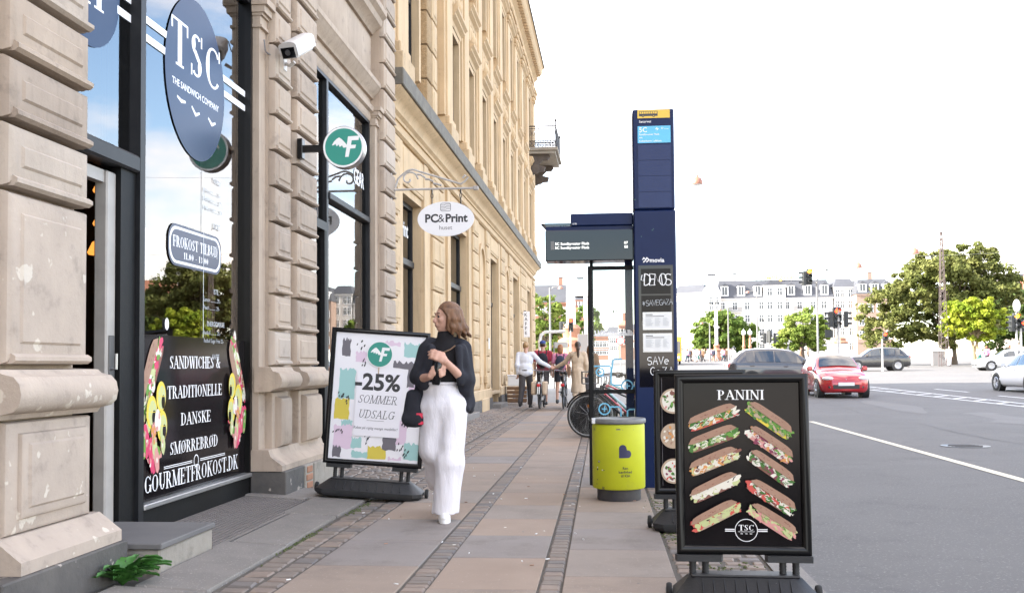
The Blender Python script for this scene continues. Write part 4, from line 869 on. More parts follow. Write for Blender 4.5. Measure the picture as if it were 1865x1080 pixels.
for i, yc in enumerate([1.9] + [c + 1.21 for c in CEN[:-1]] + [26.4]):
    for z0, z1 in ((10.1, 12.2), (6.1, 8.3)):
        f = MB(); f.box(-.10, .10, yc - .62, yc - .46, z0, z1, 'ochre'); f.box(-.10, .10, yc + .46, yc + .62, z0, z1, 'ochre'); f.box(-.099, .09, yc - .46, yc + .46, z1 - .12, z1, 'ochre')
        f.box(-.098, -.06, yc - .455, yc + .455, z0, z1 - .121, 'far_glass'); f.box(-.06, -.03, yc - .03, yc + .03, z0, z1 - .121, 'frame_grey'); f.box(-.06, -.031, yc - .455, yc + .455, z0 + 1.3, z0 + 1.37, 'frame_grey'); f.box(-.06, -.03, yc - .455, yc - .40, z0, z1 - .121, 'frame_grey'); f.box(-.06, -.03, yc + .40, yc + .455, z0, z1 - .121, 'frame_grey')
        wf = f.build('window', O)
    for z in (8.32, 12.22, 9.25):
        h = MB(); h.prof([(-.1, z), (.10, z), (.12, z + .08), (.2, z + .14), (.2, z + .19), (.26, z + .24), (.26, z + .30), (-.1, z + .34)], yc - .72, yc + .72, 'ochre'); h.build('hood', O, 35)
    h = MB(); h.box(-.1, .03, yc - .66, yc + .66, 8.661, 9.249, 'ochre')
    for q in (-.4, 0, .4): h.ball((.06, yc + q, 8.95), .14, 'ochre', 10, 1.4)
    for sx in (-1, 1): h.cbox(0, .16, yc + sx * .58 - .08, yc + sx * .58 + .08, 8.7, 9.2, 'ochre', .03)
    h.build('ornament', O, 35)
# balcony at the far end
bl = empty('balcony', (-.15, 27.9, 9.8)); bl.parent = O
b = MB(); b.cbox(0, 1.28, -1.5, 1.6, 0, .12, 'concrete', .01); b.cbox(.02, 1.38, -1.56, 1.66, .121, .25, 'concrete', .015); b.build('slab', bl)
def console(y):
    b = MB()
    for cx, cz, r0 in ((.26, -.22, .24), (.42, -.58, .19)):
        b.lathe((cx, y, cz), [(.03, -.13), (r0 * .6, -.15), (r0, -.13), (r0, .13), (r0 * .6, .15), (.03, .13)], 'bracket_stone', 18, 'y')
    b.prof([(0, 0), (1.0, 0), (1.05, -.10), (.95, -.22), (.75, -.22), (.55, -.42), (.85, -.50), (.80, -.68), (.55, -.70), (.30, -.82), (0, -.9)], y - .11, y + .11, 'bracket_stone'); b.build('console', bl, 40)
console(-1.2); console(1.2)
b = MB()
def rail(p, q):
    p, q = Vector(p), Vector(q); d = q - p; n = max(2, int(d.length / .13))
    for z in (.30, .52, 1.02, 1.12): b.tube([p + Vector((0, 0, z)), q + Vector((0, 0, z))], .016 if z < 1.1 else .024, 'iron', 6)
    for i in range(n + 1):
        c = p + d * i / n; b.tube([c + Vector((0, 0, .25)), c + Vector((0, 0, 1.12))], .011, 'iron', 5)
        if i < n:
            m_ = c + d / n / 2; b.tube([m_ + Vector((0, 0, .42)) + (d.normalized() * .05 * math.cos(a) + Vector((0, 0, .09 * math.sin(a)))) for a in [2 * math.pi * k_ / 8 for k_ in range(8)]], .009, 'iron', 4, True)
            b.tube([m_ + Vector((0, 0, .30)), m_ + Vector((0, 0, .52))], .012, 'iron', 4); b.tube([m_ + Vector((0, 0, .85)) + (d.normalized() * .04 * math.cos(a) + Vector((0, 0, .12 * math.sin(a)))) for a in [2 * math.pi * k_ / 8 for k_ in range(8)]], .008, 'iron', 4, True)
    for c in (p, q): b.tube([c + Vector((0, 0, .25)), c + Vector((0, 0, 1.3))], .026, 'iron', 6); b.ball(c + Vector((0, 0, 1.34)), .05, 'iron', 8)
rail((.05, -1.5, 0), (1.3, -1.5, 0)); rail((1.3, -1.5, 0), (1.3, 1.6, 0)); rail((1.3, 1.6, 0), (.05, 1.6, 0)); b.build('railing', bl)
cr_ = empty('wooden_crate', (-2.60, 31.2, gz(31.2)), R(6), 'brown wooden crate with a white box on it by the ochre wall', 'crate'); b = MB()
for i in range(4): b.cbox(-.3, .3, -.22, -.20, .02 + i * .12, .12 + i * .12, 'wood', .006); b.cbox(-.30, -.28, -.2, .2, .02 + i * .12, .12 + i * .12, 'wood', .006); b.cbox(.28, .30, -.2, .2, .02 + i * .12, .12 + i * .12, 'wood', .006)
b.box(-.28, .28, -.2, .2, .0, .03, 'wood'); b.build('slat', cr_)
cr_ = empty('white_box', (-2.60, 31.2, gz(31.2) + .5), R(3), 'white plastic box standing on the wooden crate', 'box'); b = MB(); b.cbox(-.27, .27, -.2, .2, .0, .30, 'white', .02); b.cbox(-.29, .29, -.22, .22, .30, .34, 'white', .012); b.build('body', cr_)
# small house plate and letter box by the door niche
b = MB(); b.cbox(.06, .075, 12.25, 12.4, 1.65, 1.95, 'paper', .003); b.build('letterbox', O)
# oval hanging sign on a scrolled bracket
c = empty('oval_hanging_sign', (-2.23, 14.62, 3.33), label='white oval sign hanging from a scrolled iron bracket', cat='sign')
b = MB(); pr = [(.412 * math.cos(a), .252 * math.sin(a)) for a in [2 * math.pi * i / 64 for i in range(64)]]
b.T = P2((0, .012, 0), (1, 0, 0), (0, 0, 1)); b.prism(pr, 0, .024, 'sign_white'); b.build('plate', c)
b = MB(); b.T = P2((0, -.0125, 0), (1, 0, 0), (0, 0, 1)); b.text('PC', -.205, -.045, .115, 'ink', bold=.035, maxw=.19); b.text('&', -.065, -.045, .115, 'ink', bold=-.0, maxw=.095); b.text('Print', .16, -.045, .115, 'ink', bold=.035, maxw=.335); b.text('huset', 0, -.155, .062, 'ink_soft', maxw=.22)
pts = []
for cx, cy, a0 in ((.048, .205, 0), (-.048, .205, 90), (-.048, .135, 180), (.048, .135, 270)):
    for i in range(5): a = R(a0 + 90 * i / 4); pts.append((cx + .025 * math.cos(a), cy + .022 * math.sin(a)))
b.stroke(pts + [pts[0]], .007, 'ink_soft')
for i, yy in enumerate((.20, .178, .155, .135)): b.stroke([(-.07, yy), (-.02 + .02 * (i % 2), yy), (.0 + .02 * (i % 2), yy + .012), (.07, yy + .012)], .006, 'ink_soft')
b.build('lettering', c)
b = MB(); zb = .44
b.tube([(-.80, 0, zb), (.42, 0, zb)], .016, 'iron_grey', 8); b.cbox(.40, .48, -.02, .02, zb - .03, zb + .03, 'iron_grey', .01)
b.tube([(-.74, 0, zb + .03)] + [(-.70 + .30 * t, 0, zb + .16 + .13 * math.sin(t * 2.2)) for t in np.linspace(0, 1, 8)] + [(-.40 + .62 * t, 0, zb + .265 - .20 * t) for t in np.linspace(.1, 1, 8)] + [(.28, 0, zb + .10), (.33, 0, zb + .16), (.28, 0, zb + .19), (.25, 0, zb + .15)], .015, 'iron_grey', 6)
b.tube([(-.54 + (.17 - .012 * i) * math.cos(i * .5) * .8, 0, zb + .15 + (.15 - .011 * i) * math.sin(i * .5) * .9) for i in range(14)], .014, 'iron_grey', 6)
for q in range(3): b.tube([(-.42 + q * .12, 0, zb + .22 - q * .07), (-.36 + q * .12, 0, zb + .21 - q * .07), (-.30 + q * .12, 0, zb + .17 - q * .06)], .016, 'iron_grey', 5)
b.box(-.82, -.79, -.03, .03, zb - .28, zb + .30, 'iron_grey')
b.build('bracket', c, 40)
b = MB()
for x in (-.20, .22): b.tube([(x, 0, zb - .01), (x, 0, zb - .07)], .012, 'black', 6); b.tube([(x + .014 * math.cos(a), 0, zb - .10 + .035 * math.sin(a)) for a in [i * math.pi / 5 for i in range(10)]], .007, 'black', 5, True); b.tube([(x, 0, zb - .13), (x, 0, .20)], .009, 'black', 6)
b.build('hanger', c)
# narrow upright cafe sign
c = empty('coffee_sign', (-2.80, 38.0, 2.74), label='narrow upright white sign with black letters on the ochre wall', cat='sign')
b = MB(); b.cbox(-.13, .13, -.03, .03, -.48, .48, 'sign_white', .01); b.build('plate', c)
b = MB(); b.T = P2((0, -.0315, 0), (1, 0, 0), (0, 0, 1))
for i, ch in enumerate('KAFFE'): b.text(ch, 0, .30 - i * .17, .12, 'ink', bold=.01)
b.build('lettering', c); b = MB(); b.box(-.26, -.131, -.015, .015, .38, .41, 'black'); b.box(-.26, -.131, -.015, .015, -.41, -.38, 'black'); b.box(-.2, .0, -.01, .01, .481, .51, 'black'); b.build('bracket', c)
# ================================================================ pavement signs on rubber-footed swing stands
def swing_sign(name, loc, rz, w, h, lab, fk, draw, cat='sign', roll=0, lean=0, fw=.045, z0=.25, grp=None):
    """frame of outer size w x h whose lower edge is z0 above the ground; draw(b) paints the poster, centre at 0,0"""
    e = empty(name, loc, rz, lab, cat, grp); e.rotation_euler = (R(lean), R(roll), rz)
    b = MB()
    def bar(p): b.prof(p[0], p[1], p[2], fk)
    x0, x1, za, zb = -w / 2, w / 2, z0, z0 + h
    # mitred, rounded frame: ring of cross-sections
    cs = [(0, .004), (0, -.018), (.010, -.026), (fw * .55, -.026), (fw - .006, -.018), (fw, -.006), (fw, .004)]
    vs = []; fs = []
    for cx, cz, sx, sz in ((x0, za, 1, 1), (x1, za, -1, 1), (x1, zb, -1, -1), (x0, zb, 1, -1)):
        for d, y in cs: vs.append((cx + sx * d, y, cz + sz * d))
    n = len(cs)
    for i in range(4):
        for j in range(n - 1): a = i * n + j; c = ((i + 1) % 4) * n + j; fs.append((a, a + 1, c + 1, c))
    b.add(vs, fs, fk); b.box(x0 + .003, x1 - .003, .004, .028, za + .003, zb - .003, fk); b.build('frame', e, 40)
    p = MB(); p.T = P2((0, -.001, (za + zb) / 2), (1, 0, 0), (0, 0, 1)); draw(p, w - 2 * fw, h - 2 * fw); p.build('poster', e)
    for sx in (-1, 1):
        xc = sx * w * .335; b = MB()
        b.prism([(xc - .11 * 1, -.045), (xc + .11, -.045), (xc + .12, .0), (xc + .11, .05), (xc - .11, .05), (xc - .12, 0)], za - .034, za - .001, 'black_plastic')
        for dx in (-.032, .032):
            pr = []
            for q in range(13): pr += [(.019 if q % 2 else .0165, .12 + (za - .034 - .12) * q / 12)]
            b.lathe((xc + dx, 0, 0), pr, 'black_plastic', 12)
        b.build('spring_post', e, 50)
    b = MB(); bw, bd = w * .52, .20                       # the water-filled foot
    def ringz(z, sx, sy, ch): return [(-bw * sx + ch, -bd * sy, z), (bw * sx - ch, -bd * sy, z), (bw * sx, -bd * sy + ch, z), (bw * sx, bd * sy - ch, z), (bw * sx - ch, bd * sy, z), (-bw * sx + ch, bd * sy, z), (-bw * sx, bd * sy - ch, z), (-bw * sx, -bd * sy + ch, z)]
    rs = [ringz(.005, .97, .95, .07), ringz(.03, 1.02, 1.0, .07), ringz(.06, 1.02, 1.0, .07), ringz(.125, .84, .55, .05), ringz(.14, .80, .45, .05)]
    fs = []
    for i in range(4):
        for j in range(8): a = 8 * i + j; c = 8 * i + (j + 1) % 8; fs.append((a, c, c + 8, a + 8))
    b.add(sum(rs, []), fs + [tuple(range(8))[::-1], tuple(range(32, 40))], 'black_plastic')
    b.cbox(-w * .40, w * .40, -.075, .075, .138, .152, 'black_plastic', .006)
    for i in range(9): x = -w * .32 + i * w * .08; b.tube([(x, -.09, .136), (x, -.19, .075)], .004, 'black_plastic', 5)
    b.build('base', e, 30)
    for sx in (-1, 1):
        b = MB(); b.lathe((sx * w * .56, .06, .045), [(.012, -.016), (.04, -.014), (.045, -.006), (.045, .006), (.04, .014), (.012, .016)], 'rubber', 16, 'x'); b.lathe((sx * w * .56, .06, .045), [(.02, -.018), (.02, .018)], 'bin_grey', 10, 'x'); b.build('wheel', e, 40)
    return e
def tsc_round(b, cx, cy, r):
    b.ring(cx, cy, r, r, r * .055, 'vinyl_white'); b.serif('TSC', cx, cy - r * .02, r * .5, 'vinyl_white', width=r * 1.35); b.rect(cx - r * .85, cy - r * .22, cx + r * .85, cy - r * .05, 'poster_black'); b.text('THE SANDWICH COMPANY', cx, cy - r * .17, r * .09, 'vinyl_white', maxw=r * 1.45)
    for x in (-.4, 0, .4): b.stroke([(cx + (x - .1) * r, cy - .30 * r), (cx + (x + .1) * r, cy - .31 * r)], r * .05, 'vinyl_white')
    for s_ in (-1, 1):
        for d in (-.075, .075): a, c = sorted((cx + s_ * r * 1.02, cx + s_ * r * 1.85)); b.rect(a, cy + (d - .04) * r, c, cy + (d + .04) * r, 'vinyl_white')
def panini(b, w, h):
    b.rect(-w / 2, -h / 2, w / 2, h / 2, 'poster_black')
    b.serif('PANINI', 0, h / 2 - .085, .049, 'vinyl_white', width=.235)
    L_ = .258; H_ = .086
    left = [(('herb', 'food_orange', 'food_white', 'lettuce'), ('food_white',), 'food_red'), (('herb', 'lettuce', 'food_white', 'lettuce_pale'), ('lettuce',), 'crust'), (('food_orange', 'crust', 'food_white', 'lettuce_pale'), ('food_white',), 'bread_pale'), (('food_white', 'lettuce_pale', 'food_white'), ('food_white',), 'crust'), (('food_red', 'lettuce_pale', 'lettuce_pale'), ('lettuce_pale',), 'bread_pale')]
    right = [(('lettuce', 'lettuce', 'bread_pale', 'herb'), ('lettuce',), 'food_yellow'), (('food_purple', 'food_white', 'food_orange', 'lettuce', 'food_pink'), ('food_white',), 'food_pink'), (('food_purple', 'food_white', 'herb'), ('herb',), 'crust'), (('food_red', 'food_white', 'herb'), ('food_white',), 'crust'), (('lettuce_pale', 'food_pink', 'lettuce_pale'), ('lettuce_pale', 'lettuce'), 'food_pink')]
    for i in range(5):
        f, g_, bt = left[i]; food_sandwich(b, -.142, (.235, .128, .015, -.115, -.255)[i], L_, H_, R((20, 20, 22, 25, 27)[i]), 'bread', bt, f, g_, 20 + i, 50)
        f, g_, bt = right[i]; food_sandwich(b, .138, (.222, .10, -.018, -.16, -.278)[i], L_, H_, R((-36, -36, -36, -33, -33)[i]), 'bread', bt, f, g_, 40 + i, 50)
    tsc_round(b, .008, -.325, .056)
swing_sign('pavement_sign', (.70, 5.27, 0), R(-2), .665, .905, 'black framed board showing ten filled panini in front by the kerb', 'black', panini, z0=.245, lean=-2, grp=None)
def pizzas(b, w, h):
    b.rect(-w / 2, -h / 2, w / 2, h / 2, 'poster_black'); b.ring(0, 0, 2, 2, .001, 'poster_black') if False else None
    for s_ in ((-w / 2 + .012, -h / 2 + .012, -w / 2 + .015, h / 2 - .012),): b.rect(*s_, 'ink_soft')
    r_ = random.Random(3)
    for i in range(3):
        for x in (-.195, .0, .195):
            y = .225 - i * .255; b.ell(x, y, .092, .092, 'bread_pale', 28); b.ell(x, y, .078, .078, ('food_white', 'bread_pale', 'food_white')[i], 26)
            for q in range(34):
                a = r_.uniform(0, 6.28); d = .07 * math.sqrt(r_.random()); b.blob(x + d * math.cos(a), y + d * math.sin(a), r_.uniform(.006, .018), r_.uniform(.005, .012), r_.choice((('lettuce', 'food_pink', 'crust', 'food_white', 'herb'), ('bread_pale', 'bread', 'food_orange', 'food_white'), ('food_purple', 'food_red', 'lettuce', 'food_white', 'herb'))[i]), 8, .35, a, r_)
swing_sign('pavement_sign', (.71, 7.62, 0), R(-1), .665, .905, 'black framed board with round pizzas, half hidden behind the front board', 'black', pizzas, z0=.255)
def brush(b, cx, cy, w, h, k, seed, rot=0):    # paint swatch with a ragged end
    r_ = random.Random(seed); c, s_ = math.cos(rot), math.sin(rot); p = [(-w / 2, -h / 2 + r_.uniform(0, .02))]
    for i in range(5): p.append((-w / 2 + w * i / 4, -h / 2 + r_.uniform(-.006, .006)))
    for i in range(5): p.append((w / 2 + r_.uniform(-.006, .006), -h / 2 + h * (i + .5) / 5))
    for i in range(13): p.append((w / 2 - w * i / 12, h / 2 + r_.uniform(-.02, .012)))
    for i in range(4): p.append((-w / 2 + r_.uniform(-.006, .006), h / 2 - h * (i + .6) / 4.6))
    b.poly([(cx + x * c - y * s_, cy + x * s_ + y * c) for x, y in p[1:]], k)
def dots(b, cx, cy, seed, n=7):
    r_ = random.Random(seed)
    for i in range(n): x = cx + r_.uniform(-.045, .045); y = cy + r_.uniform(-.04, .04); b.blob(x, y, .0055, .012, 'ink', 8, .3, -.3, r_)
def sale(b, w, h):
    b.rect(-w / 2, -h / 2, w / 2, h / 2, 'poster_white')
    S1 = [(-.31, .44, .075, .16, 'p_grey'), (.30, .45, .16, .13, 'p_teal'), (.10, .50, .16, .04, 'p_pink'), (-.285, .11, .15, .27, 'p_teal'), (-.315, -.12, .135, .19, 'p_yellow'), (-.17, .36, .10, .10, 'p_pink'), (.33, .12, .085, .22, 'p_pink'), (.365, -.06, .07, .14, 'p_yellow'), (-.26, -.27, .10, .10, 'p_teal'), (-.29, -.37, .17, .22, 'p_pink'), (-.16, -.42, .10, .10, 'p_teal'), (-.335, -.51, .075, .10, 'p_grey'), (-.10, -.525, .20, .06, 'p_teal'), (.03, -.50, .17, .12, 'p_yellow'), (.23, -.30, .12, .22, 'p_pink'), (.14, -.40, .12, .14, 'p_grey'), (.345, -.47, .13, .15, 'p_teal'), (.20, -.545, .12, .03, 'p_pink'), (.23, .31, .20, .06, 'p_grey'), (.30, .22, .07, .22, 'p_grey'), (.045, .33, .05, .05, 'p_yellow')]
    for i, (x, y, ww, hh, k) in enumerate(S1): brush(b, x, y, ww, hh, k, i * 7 + 1)
    for i, (x, y) in enumerate(((-.19, .47), (-.13, .32), (.36, .31), (-.29, -.03), (-.34, -.30), (-.06, -.39), (.29, -.22), (.25, -.44), (.32, -.48), (-.31, .0))): dots(b, x, y, i + 3)
    b.rect(-.195, -.355, .225, .235, 'poster_inner')
    b.ell(0, .395, .118, .118, 'white', 48); b.ell(0, .395, .112, .112, 'teal', 48); fmark(b, .0, .395, .19, 'white'); b.rect(-.006, .20, .004, .277, 'bread_pale')
    b.text('-25%', .0, .07, .145, 'ink', bold=.03, maxw=.46)
    b.serif('SOMMER', .005, -.055, .075, 'ink', width=.36, thick=.55, shear=.22); b.serif('UDSALG', .0, -.19, .075, 'ink', width=.33, thick=.55, shear=.22); b.rect(-.08, -.212, .08, -.209, 'ink_soft')
    b.text('Rabat på rigtig mange modeller!', .005, -.29, .024, 'ink_soft', shear=.22, maxw=.40)
swing_sign('pavement_sign', (-2.115, 9.22, .03), R(3), .905, 1.235, 'tall white summer sale board in a black frame beside the stone pier', 'black_gloss', sale, roll=4.2, z0=.275, fw=.042)
# ================================================================ bus stop totem, glass screen and display
t = empty('bus_stop_totem', (.535, 10.36, 0), label='tall dark blue bus stop totem with timetables and graffiti', cat='bus stop')
b = MB(); b.cbox(-.205, .21, -.15, .15, -.05, 2.735, 'totem_blue', .012); b.cbox(-.205, .205, -.15, .15, 2.742, 3.745, 'totem_blue', .012); b.build('column', t)
Tt = P2((0, -.1515, 0), (1, 0, 0), (0, 0, 1))
b = MB(); b.T = Tt
b.rect(-.155, 3.655, .165, 3.738, 'sign_yellow'); b.rect(-.14, 3.675, .045, 3.725, 'ink'); 
for i in range(8): b.rect(-.134 + i * .022, 3.700, -.117 + i * .022, 3.720, 'sign_yellow')
for x in (-.10, .005): b.ell(x, 3.676, .012, .012, 'ink'); b.ell(x, 3.676, .005, .005, 'sign_yellow')
b.text('Søtorvet', -.14, 3.61, .024, 'vinyl_white', 'l', bold=.01)
b.rect(-.155, 3.405, .170, 3.575, 'sign_cyan'); b.text('5C', -.14, 3.515, .048, 'vinyl_white', 'l', bold=.01); b.stroke([(.02, 3.545), (.055, 3.545)], .006, 'vinyl_white'); b.stroke([(.035, 3.56), (.04, 3.53)], .008, 'vinyl_white'); b.ring(.088, 3.55, .01, .01, .003, 'vinyl_white'); b.text('movia', .13, 3.538, .012, 'vinyl_white', maxw=.05)
b.text('Sundbyvester Plads', -.14, 3.483, .018, 'vinyl_white', 'l', maxw=.28, bold=.01); b.text('evt.', -.14, 3.452, .018, 'vinyl_white', 'l', bold=.01); b.text('Københavns Lufthavn', -.14, 3.418, .018, 'vinyl_white', 'l', maxw=.285, bold=.01)
for i in range(4): b.rect(-.155, 2.76 + i * .158, .172, 2.76 + i * .158 + .154, 'totem_panel')
b.text('movia', .02, 2.215, .042, 'vinyl_white', bold=.025, maxw=.145)
for q in (0, .03): b.stroke([(-.115 + q, 2.262), (-.088 + q, 2.24), (-.115 + q, 2.215)], .013, 'vinyl_white'); b.stroke([(-.125 + q, 2.24), (-.105 + q, 2.262)], .010, 'vinyl_white')
b.build('route_panel', t)
b = MB(); b.T = P2((0, -.153, 0), (1, 0, 0), (0, 0, 1)); b.rect(-.165, .98, .175, 2.185, 'display')
b.rect(-.14, 1.90, .15, 2.15, 'poster_black'); b.rect(-.14, 1.63, .15, 1.885, 'poster_black')
for y0, y1 in ((1.545, 1.72), (1.325, 1.51)):
    b.rect(-.128, y0, .158, y1, 'steel'); b.rect(-.12, y0 + .012, .15, y1 - .008, 'paper'); b.rect(-.10, y1 - .028, -.03, y1 - .02, 'ink'); b.rect(-.10, y1 - .045, .08, y1 - .038, 'ink_soft')
    for q in range(9):
        y = y1 - .062 - q * .009
        for x0, x1 in ((-.10, -.02), (-.01, .06), (.07, .13)): b.rect(x0, y, x1 - random.uniform(0, .03), y + .003, 'text_grey')
def graff(b, cx, cy, s, k, words, w):
    for pts in words: b.stroke([(cx + p[0] * s, cy + p[1] * s) for p in pts], w, k)
arc = lambda x, y, rx, ry, a0, a1, n=10: [(x + rx * math.cos(R(a0 + (a1 - a0) * i / n)), y + ry * math.sin(R(a0 + (a1 - a0) * i / n))) for i in range(n + 1)]
LT = {'S': [[(.55, .9)] + arc(.3, .72, .25, .24, 60, 250) + arc(.3, .25, .26, .25, 80, -140)], 'A': [[(0, 0), (.3, 1), (.6, 0)], [(.1, .4), (.55, .42)]], 'V': [[(0, 1), (.28, 0), (.6, 1)]], 'E': [[(.55, .95), (.08, 1), (.05, 0), (.55, .05)], [(.06, .52), (.45, .54)]],
      'G': [arc(.35, .5, .33, .5, 50, 330) + [(.66, .45), (.35, .45)]], 'Z': [[(0, .95), (.55, 1), (0, 0), (.6, .04)]], 'D': [[(.05, 0), (.08, 1)] + arc(.1, .5, .5, .5, 90, -90)], 'O': [arc(.3, .5, .3, .5, 0, 360, 14)], 'M': [[(0, 0), (.1, 1), (.35, .3), (.6, 1), (.7, 0)]], 'C': [arc(.35, .5, .33, .5, 50, 310)], 'a': [arc(.25, .3, .25, .3, 60, 400) + [(.52, 0)]], 'v': [[(0, .6), (.22, 0), (.5, .62)]], 'e': [[(.05, .32), (.5, .36)] + arc(.27, .32, .25, .3, 10, 310)], 'N': [[(0, 0), (.04, 1), (.5, 0), (.55, 1)]], 'I': [[(.1, 0), (.12, 1)]], 'i': [[(.1, 0), (.12, .65)], [(.09, .85), (.14, .95)]], 'r': [[(.05, 0), (.08, .6)], [(.08, .42), (.25, .62), (.42, .55)]], '*': [[(0, .3), (.5, .7)], [(.05, .75), (.45, .25)], [(.25, .9), (.26, .1)]]}
def scrawl(b, word, x, y, h, k, w, pitch=.62, slope=0):
    for i, ch in enumerate(word): graff(b, x + i * pitch * h, y + i * slope * h, h, k, LT[ch], w)
scrawl(b, 'DEMOS', -.115, 1.985, .115, 'vinyl_white', .009, .45); b.stroke([(-.13, 2.09), (-.14, 2.04), (-.115, 2.03), (-.10, 2.09)], .008, 'vinyl_white')
scrawl(b, '*SAVEGAZA', -.13, 1.78, .055, 'text_grey', .005, .60, .03)
scrawl(b, 'SAVe', -.09, 1.20, .078, 'vinyl_white', .007, .72, .02); scrawl(b, 'GaZA', -.06, 1.10, .075, 'vinyl_white', .007, .80, .02)
b.build('timetable_case', t)
# shelter screen with display above
s_ = empty('bus_shelter_screen', (.0, 10.38, 0), label='glass bus shelter side screen with blue line graphics and departure display', cat='bus shelter')
b = MB(); b.cbox(-.135, -.09, -.03, .03, .0, 2.20, 'black_matt', .006); b.box(-.089, .325, -.025, .025, .915, .955, 'black_matt'); b.box(-.089, .325, -.025, .025, .10, .15, 'black_matt'); b.box(-.089, .325, -.025, .025, 2.16, 2.20, 'black_matt')
b.box(.245, .325, .25, .32, .0, 2.6, 'totem_blue'); b.build('frame', s_)
b = MB(); b.add([(-.09, 0, .15), (.327, 0, .15), (.327, 0, 2.16), (-.09, 0, 2.16)], [(0, 1, 2, 3)], 'glass_thin'); gp = b.build('glass_pane', s_)
b = MB(); b.T = P2((0, -.004, 0), (1, 0, 0), (0, 0, 1)); bw_ = .016
def bike(cx, cy, r): b.ring(cx, cy, r, r, .014, 'film_blue', 28); b.rect(cx - r * .45, cy - .006, cx + r * .45, cy + .006, 'film_blue'); b.rect(cx - .006, cy - r * .45, cx + .006, cy + r * .45, 'film_blue')
for cx, cy, r in ((.25, .99, .062), (.02, .76, .062), (.25, .55, .065), (-.02, 1.13, .045), (.01, .46, .045), (.17, .47, .045)): bike(cx, cy, r)
for p in ([(-.08, 1.19), (.08, 1.19), (.09, 1.17), (.09, 1.02), (.11, 1.0), (.19, 1.0)], [(.09, 1.1), (.11, 1.25), (.13, 1.26), (.20, 1.26)], [(.08, .78), (.17, .78), (.185, .76), (.185, .60), (.18, .56)], [(.185, .55), (.02, .55), (.0, .53), (.0, .42)], [(.25, .62), (.25, .74), (.27, .755), (.325, .755)], [(.31, .99), (.325, .985)], [(-.08, .63), (0, .63), (.01, .67)], [(.25, .48), (.25, .35)]): b.stroke(p, bw_, 'film_blue')
b.stroke([(-.08, 1.50), (.32, 1.50)], .010, 'vinyl_white')
for i in range(26): x = -.07 + i * .015; hh = random.Random(i).uniform(.01, .05); b.rect(x, 1.505, x + .013, 1.505 + hh, 'vinyl_white')
b.text('ERO', .19, 1.465, .022, 'vinyl_white', bold=.01, maxw=.07); b.text('din cykel', .14, 1.415, .015, 'vinyl_white')
scrawl(b, 'NiGer', -.02, 1.72, .07, 'ink', .008, .66, -.02)
b.build('film', gp)
b = MB(); b.cbox(-.555, .325, -.14, .18, 2.245, 2.555, 'display', .008); ds = b.build('departure_display', s_)
b = MB(); b.T = P2((0, -.1415, 0), (1, 0, 0), (0, 0, 1)); b.rect(-.50, 2.36, -.465, 2.445, 'bin_grey')
for y, m_ in ((2.405, '07'), (2.365, '08')): b.text('5C Sundbyvester Plads', -.455, y, .026, 'led', 'l', maxw=.60); b.text(m_, .27, y, .026, 'led', 'r')
b.build('lettering', ds)
b = MB(); b.cbox(-.30, .325, -.10, 1.6, 2.60, 2.725, 'totem_blue', .01); b.cbox(-.55, .325, -.08, .12, 2.556, 2.60, 'totem_blue', .005); b.T = P2((0, -.1012, 0), (1, 0, 0), (0, 0, 1)); b.text('1578', -.285, 2.612, .018, 'vinyl_white', 'l'); b.build('roof_beam', s_)
b = MB(); b.prism([(-.60, -.08), (-.301, -.08), (-.301, 1.6), (-.50, 1.6)], 2.62, 2.632, 'glass_thin'); b.add([(-.60, -.085, 2.74), (-.302, -.085, 2.725), (-.302, -.085, 2.60), (-.55, -.085, 2.60)], [(0, 3, 2, 1)], 'glass_dim'); b.build('roof_glass', s_)
b = MB(); b.cbox(-.13, -.09, 1.5, 1.56, .0, 2.6, 'black_matt', .005); b.build('post', s_)
# ================================================================ yellow litter bin
c = empty('litter_bin', (.14, 9.30, 0), label='round yellow litter bin with a dark tilted heart', cat='litter bin')
b = MB(); b.lathe((0, 0, 0), [(.19, 0), (.195, .01), (.195, .14)], 'bin_base', 40); b.build('base', c, 40)
b = MB(); pr = [(.205, .10), (.228, .105), (.235, .115), (.235, .66), (.23, .675), (.20, .676)]; b.lathe((0, 0, 0), pr, 'bin_yellow', 56); b.build('body', c, 40)
b = MB(); b.lathe((0, 0, 0), [(.215, .68), (.243, .682), (.246, .69), (.246, .715), (.240, .724), (.12, .732), (.11, .70), (.001, .69)], 'bin_grey', 48); b.cbox(-.236, -.205, -.16, -.10, .682, .727, 'paper', .003); b.build('rim', c, 40)
def curved(b, fn):      # draw on the cylinder: artwork x = arc length
    q = MB(); fn(q); r0 = .2353
    b.v = [(math.sin(p[0] / r0) * (r0 + p[2]), -math.cos(p[0] / r0) * (r0 + p[2]), p[1]) for p in q.v]; b.f = q.f; b.mi = q.mi; b.mats = q.mats
